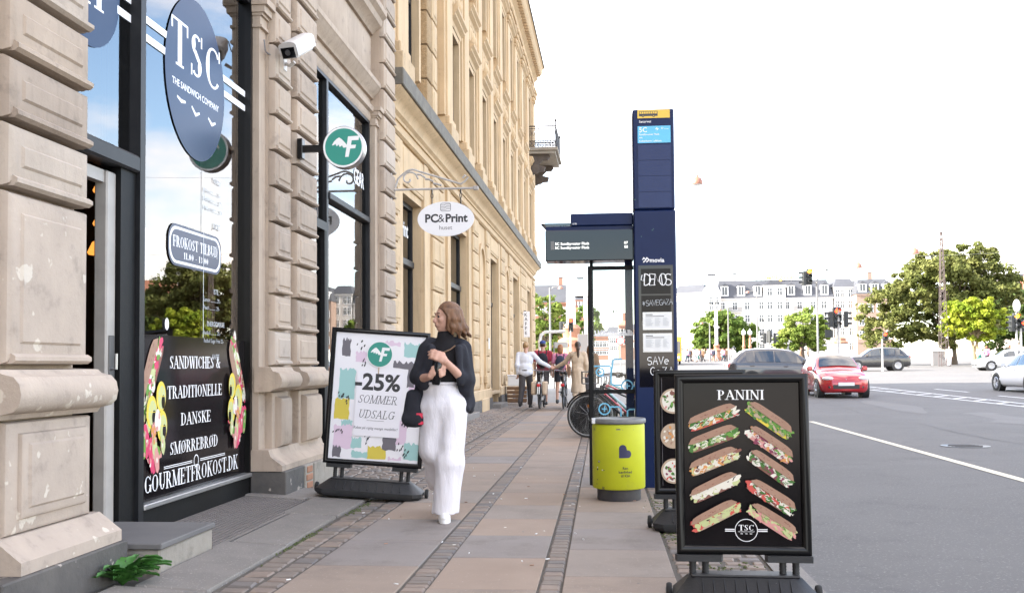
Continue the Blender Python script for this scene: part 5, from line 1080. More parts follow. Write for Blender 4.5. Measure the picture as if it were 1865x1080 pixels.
def binart(q):
    q.z = .0006; cx, s0 = .055, .078; x0, y0 = cx - .055, .385
    r0, n = s0 * .43, 30; xs = [x0 + (s0 * 1.0 + r0) * i / n for i in range(n + 1)]; q.z += .0001
    def lo(x): return y0 if x <= x0 + s0 else y0 + r0 - math.sqrt(max(0, r0 * r0 - (x - x0 - s0) ** 2))
    def hi(x): return y0 + s0 * 1.05 + math.sqrt(max(0, r0 * r0 - (x - x0 - r0) ** 2)) if x <= x0 + 2 * r0 else y0 + r0 + (r0 if x <= x0 + s0 else math.sqrt(max(0, r0 * r0 - (x - x0 - s0) ** 2)))
    for a, c in zip(xs[:-1], xs[1:]): q.poly([(a, lo(a)), (c, lo(c)), (c, hi(c)), (a, hi(a))], 'heart', False)
    q.text('Ren', cx, .285, .022, 'ink', bold=.018); q.text('kærlighed', cx, .252, .022, 'ink', bold=.018, maxw=.15); q.text('til Kbh', cx, .219, .022, 'ink', bold=.018)
    q.rect(.03, .63, .14, .634, 'ink_soft'); q.blob(-.005, .635, .018, .006, 'ink_soft', 10, .3)
    for x, y, s3 in ((-.20, .35, .012), (-.195, .348, .009), (-.215, .28, .012), (-.22, .19, .007), (-.14, .275, .007), (-.23, .15, .006)): q.blob(x, y, s3, s3 * .8, 'ink', 9, .4)
    for x, y in ((-.19, .345), (-.21, .29), (-.15, .27)): q.blob(x - .008, y + .006, .006, .006, 'paper', 8, .3)
b = MB(); curved(b, binart); b.build('label', c)
# ================================================================ people
V3 = lambda *a: np.array(a, float)
def hand_prims(wr, d, n, s, curl=.5, sc=1.0, spread=.0):
    """palm and five separate fingers: d towards the fingers, n out of the palm, s towards the thumb"""
    wr, d, n, s = (np.array(q, float) for q in (wr, d, n, s)); d /= np.linalg.norm(d); n = n - d * (n @ d); n /= np.linalg.norm(n); s = s - d * (s @ d) - n * (s @ n); s /= np.linalg.norm(s)
    P = [('c', tuple(wr + d * .01), .022 * sc, tuple(wr + d * .045 * sc), .026 * sc)]
    for i in range(4):
        o = (1.5 - i) * .0205 * sc; kn = wr + d * (.088 - .004 * abs(i - 1)) * sc + s * o
        P.append(('c', tuple(wr + d * .03 * sc + s * o * .7), .015 * sc, tuple(kn), .0115 * sc))
        l = (.068, .077, .071, .056)[i] * sc; c = curl * (1 + .12 * i); dd = d * math.cos(c) + n * math.sin(c) + s * spread * (1.5 - i); m_ = kn + dd * l * .52
        d2 = d * math.cos(c * 2.1) + n * math.sin(c * 2.1); t_e = m_ + d2 * l * .5
        P += [('c', tuple(kn), .0105 * sc, tuple(m_), .0095 * sc), ('c', tuple(m_), .0092 * sc, tuple(t_e), .0076 * sc)]
    b0 = wr + d * .022 * sc + s * .022 * sc; b1 = b0 + (s * .75 + d * .7 + n * .25) * .036 * sc; b2 = b1 + (d * .95 + n * .35 + s * .1) * .034 * sc
    P += [('c', tuple(b0), .0145 * sc, tuple(b1), .0115 * sc), ('c', tuple(b1), .011 * sc, tuple(b2), .0085 * sc)]
    return P
def head_prims(c, yaw, s=1.0):
    """face towards -y turned by yaw (radians, + = towards +x)"""
    ca, sa = math.cos(yaw), math.sin(yaw)
    def q(x, y, z): return (c[0] + s * (x * ca - y * sa), c[1] + s * (x * sa + y * ca), c[2] + s * z)
    P = [('e', q(0, .012, .03), (.072 * s, .092 * s, .085 * s), yaw), ('e', q(0, -.02, -.03), (.058 * s, .068 * s, .08 * s), yaw), ('c', q(0, -.058, -.085), .022 * s, q(0, -.05, -.06), .034 * s),
         ('c', q(0, -.082, .018), .007 * s, q(0, -.104, -.022), .0115 * s), ('c', q(0, -.098, -.03), .010 * s, q(0, -.082, -.036), .014 * s), ('c', q(-.028, -.078, .03), .010 * s, q(.028, -.078, .03), .010 * s),
         ('c', q(-.016, -.083, -.055), .008 * s, q(.016, -.083, -.055), .008 * s), ('e', q(0, -.083, -.064), (.016 * s, .009 * s, .006 * s), yaw),
         ('e', q(-.036, -.062, -.018), (.022 * s, .02 * s, .022 * s), yaw), ('e', q(.036, -.062, -.018), (.022 * s, .02 * s, .022 * s), yaw),
         ('e', q(-.073, .012, -.005), (.009 * s, .02 * s, .032 * s), yaw), ('e', q(.073, .012, -.005), (.009 * s, .02 * s, .032 * s), yaw)]
    return P, q
# ---- the walking woman
def build_woman():
    e = empty('person', (-1.235, 7.95, 0), R(8.9), 'woman in white linen trousers and an open black shirt walking past', 'person')
    hc = (.022, -.005, 1.578); yaw = R(-68)
    hp, q = head_prims(hc, yaw, .98)
    B = hp + [('c', (.02, .015, 1.53), .052, (.005, .02, 1.38), .056), ('e', (.015, .02, 1.23), (.14, .095, .16)), ('c', (-.10, .02, 1.345), .05, (.13, .03, 1.345), .05), ('e', (-.03, .015, 1.06), (.115, .085, .12)), ('e', (-.005, .02, .92), (.155, .11, .12)),
         ('c', (.06, .0, .88), .08, (.035, -.03, .5), .052), ('c', (.035, -.03, .5), .052, (.0, -.01, .09), .034), ('c', (.0, -.01, .06), .035, (.0, -.13, .035), .03),
         ('c', (-.09, .03, .88), .08, (-.10, .04, .52), .052), ('c', (-.10, .04, .52), .052, (-.045, .40, .26), .034), ('c', (-.045, .40, .24), .035, (-.045, .42, .12), .03),
         ('c', (-.145, .02, 1.33), .042, (-.20, -.01, 1.10), .037), ('c', (-.20, -.01, 1.10), .040, (-.105, -.205, 1.125), .026),
         ('c', (.165, .035, 1.33), .042, (.178, -.03, 1.07), .037), ('c', (.178, -.03, 1.07), .041, (.015, -.215, 1.235), .026)]
    B += hand_prims((-.105, -.205, 1.125), (.75, -.25, .35), (.25, .9, .1), (-.2, .1, .95), .62, 1.0)
    B += hand_prims((.015, -.215, 1.235), (-.80, -.05, .55), (-.35, .85, -.3), (-.2, -.5, .75), .38, 1.0, .04)
    body = sdf_mesh('body', B, .005, .016, 'skin', e)
    f = MB()
    for sx in (-1, 1):
        p = q(sx * .030, -.079, .008); f.ball(p, .0085, 'eye', 10); 
    f.build('eye', body, 60)
    f = MB(); f.ball(q(0, -.087, -.061), .010, 'lip', 10, .5); f.build('mouth', body, 60)
    f = MB()
    for sx in (-1, 1): f.tube([q(sx * .016, -.086, .034), q(sx * .03, -.087, .040), q(sx * .046, -.074, .035)], .004, 'hair_brown', 6)
    f.build('eyebrow', body, 60)
    fd = (math.sin(yaw), -math.cos(yaw))
    def facecut(X, Y, Z):
        d = (X - hc[0]) * fd[0] + (Y - hc[1]) * fd[1]; lat = np.abs(-(X - hc[0]) * fd[1] + (Y - hc[1]) * fd[0]); z = Z - hc[2]
        return np.minimum(d - (.028 + .55 * np.maximum(z - .01, 0)), .075 - z)
    H = [('e', q(0, .028, .038), (.084, .102, .096), yaw)]
    rr = random.Random(8)
    for a in np.linspace(-125, 125, 17):                     # wavy locks falling to the collar, blown back
        x, y = .078 * math.sin(R(a)), .022 + .092 * math.cos(R(a)); p = q(x, y, .05); pts = [p]
        ln = rr.uniform(.17, .215); back = .035 + .05 * max(0, math.cos(R(a)))
        for t in (.35, .7, 1.0): w_ = .010 * math.sin(t * 7 + a); pts.append(q(x * (1 + .15 * t) + w_, y + back * t * t + .012 * math.cos(t * 6 + a), .05 - ln * t))
        for u, v, r0, r1 in ((0, 1, .024, .025), (1, 2, .025, .021), (2, 3, .021, .008)): H.append(('c', pts[u], r0, pts[v], r1))
    sdf_mesh('hair', H, .005, .012, 'hair_brown', e, cut=facecut, noise=.0018)
    T = [('e', (.015, .02, 1.23), (.150, .106, .17)), ('e', (-.025, .015, 1.10), (.13, .10, .12)), ('c', (-.09, .02, 1.345), .052, (.12, .03, 1.345), .052), ('c', (.006, .016, 1.34), .075, (.018, .01, 1.475), .062)]
    sdf_mesh('knit_top', T, .008, .03, 'cloth_knit', e, cut=lambda X, Y, Z: np.maximum(1.04 - Z, Z - 1.475))
    f = MB(); f.tube([(-.085, -.10, 1.335), (-.02, -.118, 1.30), (.05, -.11, 1.33), (.09, -.09, 1.36)], .006, 'leather', 6); f.build('necklace', e, 60)
    SH = [('c', (-.137, .028, 1.34), .062, (-.20, .0, 1.12), .060), ('c', (-.20, .0, 1.12), .058, (-.172, -.065, 1.108), .052), ('c', (.16, .04, 1.34), .062, (.183, -.015, 1.09), .060), ('c', (.183, -.02, 1.085), .058, (.145, -.07, 1.11), .052), ('e', (.02, .085, 1.18), (.19, .06, .24)), ('c', (-.11, .05, 1.37), .055, (.13, .05, 1.37), .055),
          ('c', (.135, -.04, 1.33), .045, (.165, -.02, 1.02), .05), ('c', (.165, .02, 1.12), .06, (.185, .03, .90), .055), ('c', (.185, .03, .92), .055, (.175, -.03, .87), .03), ('c', (.15, .08, 1.0), .05, (.20, .08, .86), .032), ('c', (.11, -.09, 1.34), .03, (.125, -.105, 1.08), .026),
          ('c', (-.10, -.05, 1.34), .04, (-.15, -.04, 1.06), .045), ('c', (-.15, .05, 1.15), .05, (-.20, .05, .95), .045), ('c', (-.20, .05, .97), .045, (-.24, .03, .82), .035), ('c', (-.24, .03, .85), .045, (-.215, -.02, .77), .03), ('c', (-.25, .05, .85), .04, (-.275, .05, .775), .025), ('c', (.04, .075, 1.40), .04, (.0, .07, 1.42), .04)]
    sdf_mesh('open_shirt', SH, .007, .03, 'cloth_black', e, noise=.005)
    PT = [('e', (-.03, .012, 1.03), (.130, .102, .085)), ('e', (.0, .02, .90), (.172, .128, .16)), ('c', (.07, .0, .86), .112, (.045, -.02, .45), .108), ('c', (.045, -.02, .45), .108, (.0, -.015, .0), .104),
          ('c', (-.085, .03, .86), .108, (-.095, .04, .56), .095), ('c', (-.095, .04, .56), .095, (-.055, .30, .33), .086), ('c', (-.055, .30, .33), .088, (-.045, .43, .20), .082)]
    sdf_mesh('trousers', PT, .0075, .05, 'linen_white', e, noise=.0046, cut=lambda X, Y, Z: np.maximum(np.maximum(.062 - Z, Z - 1.082), np.where((Y > .22) & (Z < .4), (Y - .43) * .5 - (Z - .23) * .85, -1)))
    f = MB(); pr = [(.128 * math.cos(a) - .03, .100 * math.sin(a) + .012, 1.067) for a in [2 * math.pi * i / 28 for i in range(28)]]; f.tube(pr, .011, 'linen_white', 8, True); f.build('waistband', e, 60)
    for (x, y, z, rx, nm) in ((.0, -.05, .0, 0, 1), (-.045, .43, .10, R(-62), 2)):
        f = MB(); f.T = Matrix.Translation((x, y, z)) @ Matrix.Rotation(rx, 4, 'X')
        out = [(.046 * (1 + .18 * math.sin(a) * (1 if math.cos(a) > 0 else .6)) * math.cos(a), -.135 * math.sin(a)) for a in [2 * math.pi * i / 24 for i in range(24)]]
        f.prism(out, .003, .028, 'white'); rs = []
        for sc, z_, dy in ((.97, .028, 0), (.99, .045, 0), (.86, .068, .012), (.62, .09, .045), (.5, .12, .065)): rs += [(px * sc, py * sc * (1 if py < 0 or sc > .9 else 1) + dy, z_) for px, py in out]
        f.add(rs, [(24 * i + j, 24 * i + (j + 1) % 24, 24 * i + 24 + (j + 1) % 24, 24 * i + 24 + j) for i in range(4) for j in range(24)], 'cloth_white'); f.build('shoe', e, 40)
    return e
build_woman()
c = empty('drink_bottle', (-1.235, 7.95, 0), R(8.9), 'small dark bottle held in both hands of the walking woman', 'bottle')
b = MB(); b.T = Matrix.Translation((-.062, -.215, 1.06)) @ Matrix.Rotation(R(8), 4, 'Y'); b.lathe((0, 0, 0), [(.026, 0), (.031, .006), (.031, .15), (.024, .18), (.014, .195)], 'black_gloss', 20); b.build('body', c, 40)
b = MB(); b.T = Matrix.Translation((-.062, -.215, 1.06)) @ Matrix.Rotation(R(8), 4, 'Y'); b.lathe((0, 0, 0), [(.016, .196), (.017, .2), (.017, .225), (.014, .228)], 'food_red', 16); b.build('cap', c, 40)
c = empty('shoulder_bag', (-1.235, 7.95, 0), R(8.9), 'black cloth bag with a red stripe swinging beside the white trousers', 'bag')
sdf_mesh('bag_body', [('c', (-.26, .02, .98), .035, (-.275, .02, .80), .05), ('c', (-.21, .02, .98), .035, (-.20, .0, .80), .05), ('c', (-.275, .02, .78), .045, (-.20, .0, .78), .045)], .008, .05, 'cloth_black', c, noise=.003)
b = MB(); b.cbox(-.215, -.165, -.052, -.045, .80, .84, 'red_bit', .003); b.cbox(-.20, -.16, -.052, -.045, .75, .775, 'red_bit', .003); b.build('stripe', c)
# ---- other people, facing -y before they are turned
def figure(loc, rz, label, group=None, h=1.75, top='cloth_white', top_hem=.86, sleeve=1, bottom='cloth_char', bot_hem=.08, skirt=False, hair='hair_dark', style='short', stride=.25, armL=None, armR=None, shoe='trim', coat=None, cell=.016, pack=None, hat=None, skin='skin_b', wide=1.0, lean=0.0, name='person'):
    e = empty(name, loc, rz, label, 'person', group); s = h / 1.75
    hd = (0, -.03 - lean * .9, 1.625)
    hp, q = head_prims(hd, 0, 1.02)
    sh = [(-.175 * wide, .0 - lean * .75, 1.425), (.175 * wide, 0 - lean * .75, 1.425)]
    el = [(-.22, .05, 1.14), (.22, .05, 1.14)]; wr = [(-.22, -.04, .90), (.22, -.04, .90)]
    for i, a in enumerate((armL, armR)):
        if a: el[i], wr[i] = a
    hip = [(-.085, 0, .92), (.085, 0, .92)]; kn = [(-.09, -stride * .55, .50), (.09, stride * .30, .50)]; an = [(-.09, -stride * .55 + .02, .09), (.09, stride * 1.15, .16)]
    B = hp + [('c', (0, .0 - lean * .8, 1.56), .052, (0, .01 - lean * .7, 1.42), .058), ('e', (0, .0 - lean * .6, 1.27), (.155, .10, .18)), ('e', (0, 0, 1.06), (.135, .095, .14)), ('e', (0, .01, .95), (.155, .115, .12))]
    for i in (0, 1):
        B += [('c', sh[i], .052, el[i], .040), ('c', el[i], .040, wr[i], .027), ('c', hip[i], .085, kn[i], .055), ('c', kn[i], .055, an[i], .036), ('c', an[i], .036, (an[i][0], an[i][1] - .12, an[i][2] - .05), .03)]
        d = np.array(wr[i]) - np.array(el[i]); n_ = np.array([-(1, -1)[i] * -1.0, 0, .05]); B += hand_prims(wr[i], d, n_ * (-1), (0, -1, .2), .6, 1.05) if cell < .02 else [('c', wr[i], .03, tuple(np.array(wr[i]) + d / np.linalg.norm(d) * .10), .026)]
    def P(prims, nm, k, m_, **kw):
        pr = []
        for p in prims:
            if p[0] == 'c': pr.append(('c', tuple(np.array(p[1]) * s), p[2] * s, tuple(np.array(p[3]) * s), p[4] * s))
            else: pr.append(('e', tuple(np.array(p[1]) * s), tuple(np.array(p[2]) * s)) + tuple(p[3:]))
        return sdf_mesh(nm, pr, cell, k, m_, e, **kw)
    P(B, 'body', .025, skin)
    zh = top_hem
    T = [('c', (-.12 * wide, -lean * .75, 1.425), .068, (.12 * wide, -lean * .75, 1.425), .068), ('e', (0, .0 - lean * .6, 1.27), (.18 * wide, .125, .2)), ('e', (0, 0, 1.07), (.168 * wide, .125, .16)), ('e', (0, .01, .94), (.178 * wide, .13, .12))]
    if zh < .8: T += [('c', (0, .02, .95), .16, (0, .05, zh), .20)]
    for i in (0, 1):
        if sleeve > 0: w = .35 if sleeve < 1 else 1; m_ = tuple(np.array(sh[i]) + (np.array(el[i]) - np.array(sh[i])) * (1 if sleeve == 1 else .7)); T.append(('c', sh[i], .070, m_, .062))
        if sleeve == 1: T.append(('c', el[i], .060, tuple(np.array(el[i]) + (np.array(wr[i]) - np.array(el[i])) * .93), .048))
    P(T, 'coat' if zh < .8 else 'top', .03, top, noise=.004 if cell < .02 else 0, cut=lambda X, Y, Z: np.maximum(np.where(np.abs(X) < .30 * s, zh * s - Z, -1) if sleeve == 1 else zh * s - Z, np.where(np.hypot(X, Y + (.02 + lean * .8)) < .1, Z - 1.505 * s, -1)))
    Bt = [('e', (0, .01, .97), (.166, .124, .12))]
    if skirt: Bt.append(('c', (0, 0, .93), .15, (0, 0, bot_hem), .21))
    for i in (0, 1):
        Bt += [('c', hip[i], .100, kn[i], .078), ('c', kn[i], .078, an[i], .066)]
    P(Bt, 'skirt' if skirt else 'shorts' if bot_hem > .3 else 'trousers', .02, bottom, noise=.003 if cell < .02 else 0, cut=lambda X, Y, Z: bot_hem * s - Z)
    Hh = [('e', q(0, .022, .045), (.084, .102, .092))]
    if style == 'pony': Hh += [('c', q(0, .10, .06), .035, q(0, .14, -.05), .04), ('c', q(0, .14, -.05), .04, q(0, .12, -.42), .018)]
    if style == 'long': Hh += [('c', q(0, .06, 0), .08, q(0, .09, -.20), .06), ('c', q(-.06, .03, 0), .04, q(-.08, .05, -.2), .035), ('c', q(.06, .03, 0), .04, q(.08, .05, -.2), .035)]
    if style == 'bob': Hh += [('c', q(0, .06, 0), .085, q(0, .06, -.08), .08)]
    if style == 'bun': Hh += [('e', q(0, .11, .05), (.045, .045, .045))]
    P(Hh, 'hair', .03, hair, noise=.002 if cell < .02 else 0, cut=lambda X, Y, Z: np.minimum(-(Y - hd[1] * s) - .02 - .4 * np.maximum(Z - (hd[2] + .02) * s, 0), (hd[2] + .075) * s - Z))
    for i in (0, 1):
        f = MB(); a = an[i]; f.T = Matrix.Translation(tuple(np.array((a[0], a[1], a[2] - .09 + .002)) * s)) @ Matrix.Rotation(R(0 if i == 0 else -22), 4, 'X') @ Matrix.Scale(s, 4)
        out = [(.048 * math.cos(t), -.05 - .135 * math.sin(t)) for t in [2 * math.pi * j / 14 for j in range(14)]]; rs = []
        for sc, z_ in ((1, 0), (1, .035), (.9, .06), (.55, .10)): rs += [(px * sc, -.05 + (py + .05) * sc + (.02 if z_ > .05 else 0), z_) for px, py in out]
        f.add(rs, [(14 * u + j, 14 * u + (j + 1) % 14, 14 * u + 14 + (j + 1) % 14, 14 * u + 14 + j) for u in range(3) for j in range(14)] + [tuple(range(14))[::-1], tuple(range(42, 56))], shoe); f.build('shoe', e, 50)
    if pack:
        P([('e', (0, .19, 1.22), (.15, .095, .21)), ('e', (0, .24, 1.12), (.11, .06, .10))], 'backpack', .03, pack)
        f = MB(); 
        for sx in (-1, 1): f.tube([tuple(np.array(p) * s) for p in ((sx * .10, .14, 1.38), (sx * .11, .02, 1.50), (sx * .12, -.11, 1.38), (sx * .13, -.12, 1.2), (sx * .14, .08, 1.02))], .016, pack, 6)
        f.build('strap', e, 60)
    if hat == 'cap':
        P([('e', q(0, .015, .075), (.09, .108, .075))], 'cap', .01, 'cap_blue', cut=lambda X, Y, Z: (hd[2] + .045) * s - Z)
    return e
W_ = figure((-2.10, 28.2, gz(28.2)), R(180 - 6), 'person in a loose white shirt and dark trousers pushing a bicycle', h=1.80, top='cloth_shirt', top_hem=.82, hair='hair_blond', style='bun', bottom='cloth_char', stride=.30, armL=((-.36, -.18, 1.22), (-.60, -.34, 1.09)), wide=1.12, cell=.011, lean=.06)
figure((-1.72, 29.9, gz(29.9)), R(180), 'person in a red shirt and blue cap with a black backpack', h=1.84, top='cloth_red', top_hem=.92, sleeve=.5, bottom='cloth_char', bot_hem=.55, hair='hair_dark', style='short', stride=-.32, pack='cloth_black', hat='cap', cell=.012, wide=1.1)
figure((-1.20, 29.8, gz(29.8)), R(180), 'person in a pink top and black shorts with a small backpack', h=1.74, top='cloth_pink', top_hem=.96, sleeve=.5, bottom='cloth_black', bot_hem=.66, hair='hair_red', style='bob', stride=.28, pack='cloth_navy', cell=.012)
figure((-.66, 28.3, gz(28.3)), R(180 + 5), 'person in a long beige coat with a dark ponytail pushing a bicycle', h=1.80, top='cloth_beige', top_hem=.40, bottom='cloth_beige', hair='hair_dark', style='pony', stride=.22, armR=((.34, -.16, 1.20), (.56, -.34, 1.08)), cell=.011, shoe='leather')
c = empty('shoulder_bag', (-.90, 28.22, 1.05), 0, 'brown leather shoulder bag hanging on the beige coat', 'bag'); b = MB(); b.cbox(-.045, .045, -.10, .10, -.13, .13, 'leather', .02); b.build('bag_body', c); b = MB(); b.tube([(0, -.08, .13), (.05, -.05, .40), (.06, .05, .40), (0, .08, .13)], .012, 'leather', 6); b.build('strap', c)
figure((-.34, 29.9, gz(29.9)), R(180), 'person with long brown hair beside the beige coat', h=1.72, top='cloth_brown', top_hem=.80, bottom='cloth_char', hair='hair_brown', style='long', stride=.2, cell=.014)
# ================================================================ bicycles (front towards +y)
def bicycle(loc, rz, label, fc='black', basket=True, rack=True, lean=0.0, grp='bicycles', bag=None, rl=True, r=.345, mg='black', ref=False):
    e = empty('bicycle', loc, rz, label, 'bicycle', grp); e.rotation_euler = (0, lean, rz); wb = 1.08
    for y in (0, wb):
        w = MB(); w.lathe((0, y, r), [(r - .034, -.012), (r - .012, -.020), (r, -.008), (r + .001, 0), (r, .008), (r - .012, .020), (r - .034, .012), (r - .034, -.012)], 'rubber', 36, 'x'); wo = w.build('wheel', e, 50)
        w = MB(); w.lathe((0, y, r), [(r - .045, -.012), (r - .033, -.013), (r - .033, .013), (r - .045, .012), (r - .045, -.012)], 'steel', 36, 'x'); w.lathe((0, y, r), [(.028, -.045), (.035, -.02), (.035, .02), (.028, .045)], 'darksteel', 12, 'x')
        for i in range(24): a = 2 * math.pi * i / 24; w.tube([((-1) ** i * .03, y + .03 * math.cos(a + .5), r + .03 * math.sin(a + .5)), (0, y + (r - .04) * math.cos(a), r + (r - .04) * math.sin(a))], .0022, 'steel', 4)
        if ref: w.box(.006, .012, y - .03, y + .03, r + .13, r + .18, 'orange') ; w.box(-.012, -.006, y - .03, y + .03, r + .13, r + .18, 'orange')
        w.build('rim', wo, 50)
    f = MB(); st, bb, hd0, hd1 = (0, .30, .82), (0, .42, .28), (0, .90, .70), (0, .87, .86)
    for p_, q_, k in ((bb, st, .016), (bb, hd0, .019), ((0, .33, .62), hd1, .016), (hd0, hd1, .022)): f.tube([p_, q_], k, fc, 8)
    for sx in (-.05, .05): f.tube([(sx, 0, r), (sx * .4, .42, .28)], .010, fc, 6); f.tube([(sx, 0, r), (sx * .3, .32, .66)], .009, fc, 6); f.tube([(sx, wb, r), (sx, wb - .05, .62), (0, .90, .70)], .011, fc, 6)
    f.build('frame', e, 50)
    f = MB(); f.tube([(0, .30, .82), (0, .285, .93)], .013, 'steel', 6); f.build('seat_post', e); sdf_mesh('saddle', [('c', (-.05, .20, .96), .045, (0, .46, .955), .018), ('c', (.05, .20, .96), .045, (0, .46, .955), .018)], .012, .03, 'black', e)
    f = MB(); f.tube([(0, .87, .86), (0, .86, .99), (0, .90, 1.02)], .014, 'steel', 6); f.tube([(-.28, .66, 1.03), (-.26, .78, 1.04), (-.12, .90, 1.02), (.12, .90, 1.02), (.26, .78, 1.04), (.28, .66, 1.03)], .011, 'steel', 6); f.tube([(-.28, .66, 1.03), (-.285, .58, 1.02)], .017, 'black', 6); f.tube([(.28, .66, 1.03), (.285, .58, 1.02)], .017, 'black', 6); f.build('handlebar', e, 50)
    f = MB()
    for y, a0, a1 in ((0, 10, 200), (wb, 20, 150)):
        for x in (-.026, .018): f.tube([(x + .004, y - (r + .022) * math.cos(R(a)) * (1 if y == 0 else -1) * 1.0, r + (r + .022) * math.sin(R(a))) for a in np.linspace(a0, a1, 16)], .014, mg, 5)
    f.build('mudguard', e, 50)
    f = MB(); f.lathe((.05, .42, .28), [(.09, -.004), (.095, 0), (.09, .004)], 'darksteel', 20, 'x'); f.box(.04, .065, .0, .46, .235, .33, mg); f.tube([(.06, .42, .28), (.09, .44, .12)], .01, 'darksteel', 5); f.box(.07, .16, .40, .48, .11, .135, 'black'); f.tube([(-.06, .42, .28), (-.09, .40, .44)], .01, 'darksteel', 5); f.box(-.16, -.07, .36, .44, .43, .455, 'black'); f.build('crank', e, 40)
    if rack:
        f = MB()
        for x in (-.07, .07): f.tube([(x, .26, .73), (x, -.22, .74), (x * .8, -.24, .72), (x, .0, r)], .007, 'black', 5)
        for y in (-.2, -.08, .05, .18): f.tube([(-.07, y, .735), (.07, y, .735)], .006, 'black', 5)
        f.build('rack', e, 50)
    if rl: f = MB(); f.cbox(-.045, .045, -.30, -.26, .60, .68, 'tail', .01); f.build('rear_light', e)
    if basket:
        f = MB()
        for z, w in ((.86, .15), (.97, .17), (1.08, .19)): f.tube([(-w, 1.0 - .02, z), (w, 1.0 - .02, z), (w, 1.28, z), (-w, 1.28, z)], .006, 'darksteel', 5, True)
        for i in range(9):
            x = -1 + i / 4; f.tube([(.15 * x, .98, .86), (.19 * x, .98, 1.08)], .004, 'darksteel', 4); f.tube([(.15 * x, 1.28, .86), (.19 * x, 1.28, 1.08)], .004, 'darksteel', 4); f.tube([(.15 * x, .98, .86), (.15 * x, 1.28, .86)], .004, 'darksteel', 4)
        f.build('basket', e, 50)
    if bag: f = MB(); f.cbox(-.21, -.085, -.22, .16, .38, .74, bag, .03); f.cbox(.085, .21, -.22, .16, .38, .74, bag, .03); f.build('pannier', e)
    return e
bicycle((-1.68, 27.6, gz(27.6)), R(-3), 'bicycle with pale panniers pushed by the person in the white shirt', 'white_paint', bag='cloth_beige', mg='white_paint')
bicycle((-1.05, 27.7, gz(27.7)), R(-1), 'slim silver bicycle pushed by the person in the beige coat', 'steel', bag=None)
bicycle((.84, 17.0, 0), R(83), 'black parked bicycle with an orange reflector in its front wheel', 'black', basket=False, ref=True, lean=R(4), r=.365)
for i, (x, y, a, k) in enumerate(((.95, 17.7, 92, 'car_red'), (1.0, 18.4, 80, 'p_teal'), (.9, 19.2, 95, 'black'), (1.0, 20.0, 84, 'steel'), (.95, 20.9, 90, 'white_paint'), (.95, 22.0, 86, 'black'))):
    bicycle((x, y, 0), R(a), ('red parked bicycle next to the black bicycle with reflectors', 'teal parked bicycle third in the row behind the shelter glass', 'black parked bicycle with a basket behind the shelter glass', 'silver parked bicycle between the black and white ones', 'white parked bicycle in the row behind the shelter', 'black parked bicycle without a basket, last of the row')[i], k, basket=(i == 2), lean=R(3 - i % 3 * 2))
